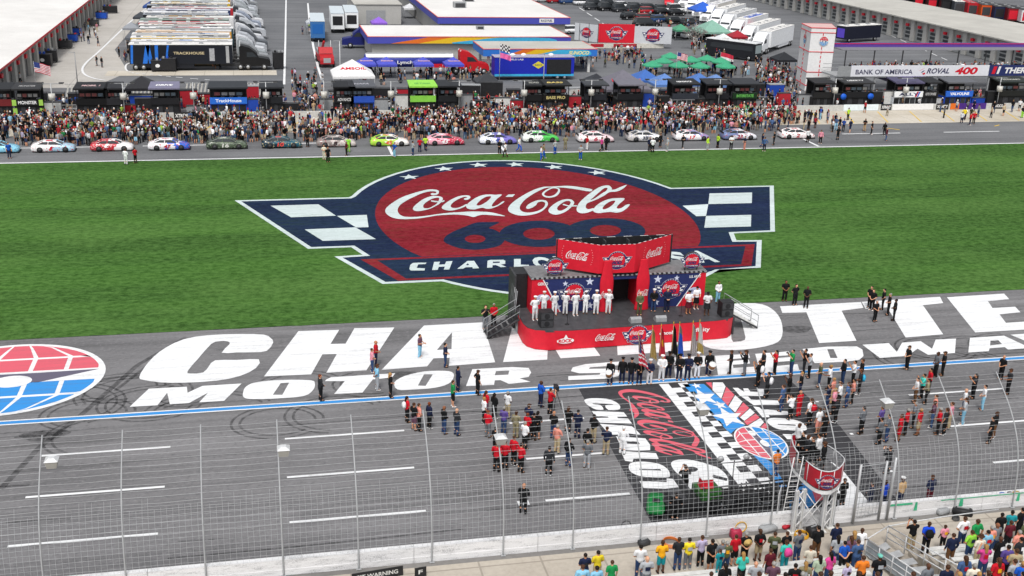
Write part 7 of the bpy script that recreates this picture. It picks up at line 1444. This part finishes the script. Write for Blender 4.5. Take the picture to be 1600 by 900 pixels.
def low_person(x, y, z=0.):
    a = rp.uniform(0, 6.28); c, s_ = math.cos(a), math.sin(a); H = rp.uniform(.92, 1.06); L = lambda col, f_=1: (lambda c_, k_: tuple(min(1, (v*.85+sum(c_)/3*.15)*k_) for v in c_))(srgb(COL[col]), rp.choice([.35, .6, .8, 1.0, 1.1]))
    tp, bt_ = L(rp.choice(tops)), L(rp.choice(bots)); sk_ = tuple(v*.8 for v in srgb(rp.choice(SKINS))); hr = srgb(rp.choice(['#1c1612', '#3a281c', '#7a6040', '#8c8a86', '#e0e0e0', '#a02028', '#17181a', '#1c2440']))
    sho = rp.random() < .35; st_ = rp.uniform(.0, .12)
    for q_ in (-1, 1):
        ox, oy = x+q_*.1*c-q_*st_*s_, y+q_*.1*s_+q_*st_*c
        cloft([ringm(ox, oy, .05, .06, z+.02, 5, c, s_), ringm(ox, oy, .055, .065, z+.48*H, 5, c, s_)], sk_ if sho else bt_); cloft([ringm(ox, oy, .07, .08, z+.47*H, 5, c, s_), ringm(x+q_*.09*c, y+q_*.09*s_, .1, .1, z+.95*H, 5, c, s_)], bt_)
        ax, ay = x+q_*.24*c, y+q_*.24*s_; f_ = rp.uniform(-.05, .25)
        cloft([ringm(ax-f_*s_*.9-q_*.0, ay+f_*c*.9, .035, .035, z+(.85+abs(f_))*H, 4, c, s_), ringm(ax, ay, .045, .045, z+1.15*H, 4, c, s_)], sk_); cloft([ringm(ax, ay, .055, .06, z+1.13*H, 4, c, s_), ringm(x+q_*.19*c, y+q_*.19*s_, .07, .07, z+1.45*H, 4, c, s_)], tp)
    cloft([ringm(x, y, .17, .13, z+.93*H, 7, c, s_), ringm(x, y, .16, .12, z+1.15*H, 7, c, s_), ringm(x, y, .21, .12, z+1.4*H, 7, c, s_), ringm(x, y, .08, .07, z+1.5*H, 7, c, s_)], tp)
    cloft([ringm(x, y, .05, .05, z+1.48*H, 6, c, s_), ringm(x, y, .08, .09, z+1.6*H, 6, c, s_), ringm(x, y, .085, .095, z+1.68*H, 6, c, s_)], sk_); cloft([ringm(x-.02*-s_*-1, y-.02*c, .09, .1, z+1.64*H, 6, c, s_), ringm(x, y, .085, .095, z+1.72*H, 6, c, s_), ringm(x, y, .04, .05, z+1.79*H, 6, c, s_)], hr)
cnt = 0
def dens(x, y):
    if 2.5 < x < 9.5 and y > 141: return .32
    return 1.0
for i in range(4300):
    x = rp.uniform(-33, 77); y = 137.0+13.6*rp.random()
    if mnoise.noise(Vector((x*.22, y*.4, 3)))*1.5+.62 < rp.random()*.9: continue
    if x > 62 and y < 143 and rp.random() < .75: continue
    if x > 72 and rp.random() < .5: continue
    if -12 < x < 2 and y > 145 and rp.random() < .45: continue
    if rp.random() > dens(x, y): continue
    low_person(x, y, -.018); cnt += 1
for i in range(900):                                    # behind the pit wall
    x = rp.uniform(-33, 118); y = rp.uniform(152.4, 161)
    if any(abs(x-(GY(a_[0], 160, 153).x)) < 2.6 and 152.8 < y < 156.2 for a_ in PBX): continue
    if x > 62 and rp.random() < .3: continue
    if -32 < x < 2 and rp.random() < .35: continue
    low_person(x, y, -.03)
for (px0, px1, py0, py1, num) in [(1080, 1180, 62, 92, 110), (1000, 1180, 108, 124, 70), (880, 1020, 82, 108, 60), (1180, 1245, 100, 150, 110), (455, 505, 120, 175, 40), (195, 215, 70, 100, 10), (125, 155, 45, 72, 12), (15, 45, 120, 133, 10), (470, 500, 30, 55, 6), (330, 365, 98, 108, 8), (1060, 1130, 40, 60, 30), (980, 1060, 10, 60, 30), (560, 760, 118, 135, 50), (860, 1000, 84, 100, 40), (1140, 1180, 110, 122, 4)]:
    for i in range(num): p = G(rp.uniform(px0, px1), rp.uniform(py0, py1)); low_person(p.x, p.y, -.05)
for i in range(120): low_person(rp.uniform(90, 140), 162.6+rp.uniform(0, 4.5), 3.3)
for i in range(16): low_person(rp.uniform(85, 112), rp.uniform(144, 151), -.018)
me = bpy.data.meshes.new('crowd'); me.from_pydata(CV, [], CFc); ca_ = me.color_attributes.new('Col', 'FLOAT_COLOR', 'POINT'); ca_.data.foreach_set('color', [v for c in CCol for v in (*c, 1)]); me.materials.append(M_CROWD); me.polygons.foreach_set('use_smooth', [True]*len(me.polygons)); me.update()
o = bpy.data.objects.new('crowd', me); C.objects.link(o); tag(o, 'dense crowd filling pit road and the pits behind the race cars', 'crowd', None, 'stuff')

# ================================================================ railed stair and small things by the walkway
rl = empty('railed_stair', (30.6, 42.6, 0), 0, 'grey metal stair with pipe railings between the two bench blocks', 'stairs')
def atr(o): o.location = (-30.6, -42.6, 0); return o
A_, B_ = G(1388, 822, 1.0), G(1512, 892, 1.9); C_, D_ = G(1355, 842, .9), G(1440, 898, 1.4); b = MB()
for P_, Q_ in ((A_, B_), (C_, D_)):
    for f_ in (0, .32, .64): b.tube([P_-Vector((0, 0, f_)), Q_-Vector((0, 0, f_))], .03, STEELW, 6)
    for t in range(5): p = P_.lerp(Q_, t/4); b.tube([p, p-Vector((0, 0, .95))], .035, STEELW, 6)
b.tube([A_, G(1470, 808, 1.0), G(1560, 796, 1.0)], .03, STEELW, 6); b.tube([A_, C_], .03, STEELW, 6)
atr(b.build('railing', rl)); b = MB()
for k in range(6): t = k/5.5; p = A_.lerp(B_, t); q_ = C_.lerp(D_, t); b.add([(p.x, p.y, p.z-.9), (q_.x, q_.y, p.z-.9), (q_.x, q_.y-.5, p.z-.9), (p.x, p.y-.5, p.z-.9)], [(0, 1, 2, 3)], mat((.38, .39, .4), .5, .2))
atr(b.build('tread', rl)); b = MB(); b.add([C_-Vector((0, 0, .05)), D_-Vector((0, 0, .05)), D_-Vector((0, 0, .9)), C_-Vector((0, 0, .9))], [(0, 1, 2, 3)], mat((.30, .34, .38), .5, .2)); atr(b.build('side_panel', rl))
def coil(px, py, col, lab, r_=.3, z=.0, up=False, n_=4):
    p = G(px, py, z); b = MB()
    for k in range(n_): b.tube([(r_*(1-.03*k)*math.cos(a), (0.02*k if up else r_*(1-.03*k)*math.sin(a)), (r_+r_*(1-.03*k)*math.sin(a) if up else .04+.045*k)) for a in [2*math.pi*i/20 for i in range(21)]], .02, mat(srgb(col), .5, .1), 5, caps=False)
    tag(b.build('cable_coil', loc=p), lab, 'cable', None)
coil(928, 850, '#151515', 'black cable coil leaning on the wall', .32, 0, True); coil(978, 828, '#3a3a3c', 'dark cable coil hung on the wall right of the black one', .25, .5, True); coil(1048, 850, '#d87a3c', 'orange cable coil lying on the walkway', .42); coil(1157, 832, '#d8a828', 'yellow cable coil standing by the red bag', .3, 0, True); coil(1180, 812, '#202022', 'thin black cable loop hanging on the wall', .28, .4, True)
coil(1563, 784, '#2860b8', 'blue cable coil hanging on the wall at the right', .28, .3, True); coil(1575, 783, '#1c1c20', 'black cable coil between the blue and yellow ones at the right', .28, .3, True); coil(1585, 783, '#c8a030', 'yellow cable coil hanging on the wall at the right', .3, .3, True); coil(1252, 838, '#d8a020', 'amber cable coil under the flag stand', .35)
coil(1493, 812, '#4a4a4c', 'small grey cable coil beside the black bag', .18)
def bag(px, py, w_, d, h, m, lab, rz, cat_='bag'):
    p = G(px, py); b = MB(); b.loft([[(-w_/2*f_, -d/2*g, z), (w_/2*f_, -d/2*g, z), (w_/2*f_*1.04, 0, z), (w_/2*f_, d/2*g, z), (-w_/2*f_, d/2*g, z), (-w_/2*f_*1.04, 0, z)] for f_, g, z in ((.92, .9, 0), (1, 1, h*.3), (.97, .95, h*.8), (.8, .6, h))], m); b.box(-w_*.3, w_*.3, -.03, .03, h, h+.05, STEEL); o = b.build('equipment_bag', loc=p); o.rotation_euler.z = rz; tag(o, lab, cat_)
bag(1503, 803, 1.0, .45, .35, BLACK, 'black wheeled case on the walkway right of the stair', -.5, 'case'); bag(1006, 851, .55, .35, .3, DARK, 'dark bag on the walkway left of the orange coil', .3); bag(1149, 840, .5, .42, .5, pal('#a82c48'), 'red and pink bag standing against the wall', .1); bag(1198, 828, .9, .6, .3, GREY, 'grey crate on the walkway near the flag stand', .2, 'crate'); bag(1228, 824, .5, .3, .18, MRED, 'red bag at the foot of the flag stand', .4); bag(1300, 812, .7, .4, .5, DARK, 'dark bag slung beneath the flag stand', .2); bag(1270, 836, .6, .5, .5, BLACK, 'black box with a tripod under the flag stand', .3, 'box')
bag(1472, 802, .7, .4, .3, GREY, 'grey stone block at the foot of a fence post', .2, 'block')
for (px, py, w_, rz, lab) in ((590, 905, 2.4, .12, 'black sign board lying at the bottom edge with pale letters'), (657, 901, .55, .12, 'small black board with a pale letter at the bottom edge')):
    p = G(px, py); o = MB().box(-w_/2, w_/2, -.02, .02, 0, .5, BLACK).text('PIT WARNING' if w_ > 1 else 'F', WHITED, lambda u, v: (u, -.024, .27+v), bold=.02, fit=(w_*.8 if w_ > 1 else .2, .22)).build('sign_board', loc=p); o.rotation_euler.z = rz; tag(o, lab, 'sign')
# utility vehicle and equipment on the track by the wall
p = G(1062, 797); uv = empty('utility_cart', (p.x, p.y, 0), .05, 'black utility cart with bright green bonnet parked against the wall', 'cart')
b = MB(); b.loft([[(x, -.55*w_, .35), (x, -.6*w_, z*.8), (x, -.36*w_, z), (x, .36*w_, z), (x, .6*w_, z*.8), (x, .55*w_, .35)] for x, w_, z in ((-1.35, .8, .62), (-1.15, 1, .78), (-.3, 1, .98), (.25, 1, 1.12))], pal('#127436')); b.box(-.7, -.35, -.25, .25, .93, 1.02, BLACK); o = b.build('bonnet', uv); o.rotation_euler.z = 1.15; o.location = (-1.2, .35, 0); o.scale = (.78,)*3
b = MB(); b.box(-1.0, 1.6, -.6, .7, .3, .75, BLACK); b.box(-.6, .1, -.55, .6, .75, 1.0, DARK); b.box(.12, .24, -.55, .6, .75, 1.5, DARK); b.build('body', uv); b = MB(); b.box(.9, 2.1, -.6, .7, .76, 1.12, pal('#2c5c28')); b.build('bed', uv)
for x in (-.6, 1.5):
    for s_ in (-1, 1): MB().tube([(x, s_*.5+.05, .33), (x, s_*.75+.05, .33)], .33, RUBBER, 14).build('wheel', uv)
o = tag(MB().loft([[(-.35, -.25, 0), (.35, -.25, 0), (.35, .25, 0), (-.35, .25, 0)], [(-.3, -.2, .5), (.3, -.2, .5), (.3, .2, .5), (-.3, .2, .5)]], RED, False).box(-.33, .33, -.23, .23, .503, .55, WHITE).build('cool_box', loc=(p.x+1.4, p.y+.2, 1.153)), 'red cool box with a white lid on the utility cart bed', 'cool box')
er = empty('equipment_rack', (*G(1172, 792)[:2], 0), .05, 'row of black folded equipment racks beside the wall', 'rack'); b = MB(); rr_ = random.Random(2)
for k in range(26):
    x = -2.3+k*.19; z0, z1 = rr_.uniform(.0, .3), rr_.uniform(.7, 1.35); b.tube([(x, rr_.uniform(-.5, .5), z0), (x+rr_.uniform(-.4, .4), rr_.uniform(-.5, .5), z1)], .04, BLACK, 5)
for z in (.25, .6, .95, 1.2):
    for y in (-.45, 0, .45): b.tube([(-2.5, y, z+rr_.uniform(-.08, .08)), (2.7, y, z+rr_.uniform(-.08, .08))], .045, BLACK, 5)
b.build('frame', er); b = MB()
for k in range(7): b.box(-2.4+k*.72, -1.9+k*.72, -.4, .35, .35+.1*(k % 3), .75+.15*(k % 2), DARK if k % 2 else BLACK)
b.build('tray', er)
p = G(1139, 800); tr2 = empty('light_tripod', (p.x, p.y, 0), 0, 'tall tripod with two silver round lamps on a cross bar', 'lamp stand'); MB().tube([(0, 0, 0), (0, 0, 3.0)], .03, BLACK, 6).build('pole', tr2); MB().tube([(-.75, 0, 2.9), (.75, 0, 2.9)], .025, BLACK, 5).build('crossbar', tr2)
for s_ in (-.7, .7): MB().tube([(s_, .05, 3.05), (s_, .2, 3.1)], .16, STEEL, 12).build('lamp_head', tr2)
for a in (0, 2.1, 4.2): MB().tube([(0, 0, .9), (.55*math.cos(a), .55*math.sin(a), 0)], .02, BLACK, 5).build('leg', tr2)
p = G(868, 640); tp3 = empty('camera_tripod', (p.x, p.y, 0), 0, 'dark camera on a tripod beside the red shirted camera operator', 'camera')
for a in (0, 2.1, 4.2): MB().tube([(0, 0, 1.25), (.4*math.cos(a), .4*math.sin(a), 0)], .025, DARK, 5).build('leg', tp3)
b = MB(); b.box(-.12, .12, -.2, .3, 1.3, 1.6, BLACK); b.tube([(0, .3, 1.45), (0, .5, 1.45)], .08, DARK, 8); b.build('camera_body', tp3)
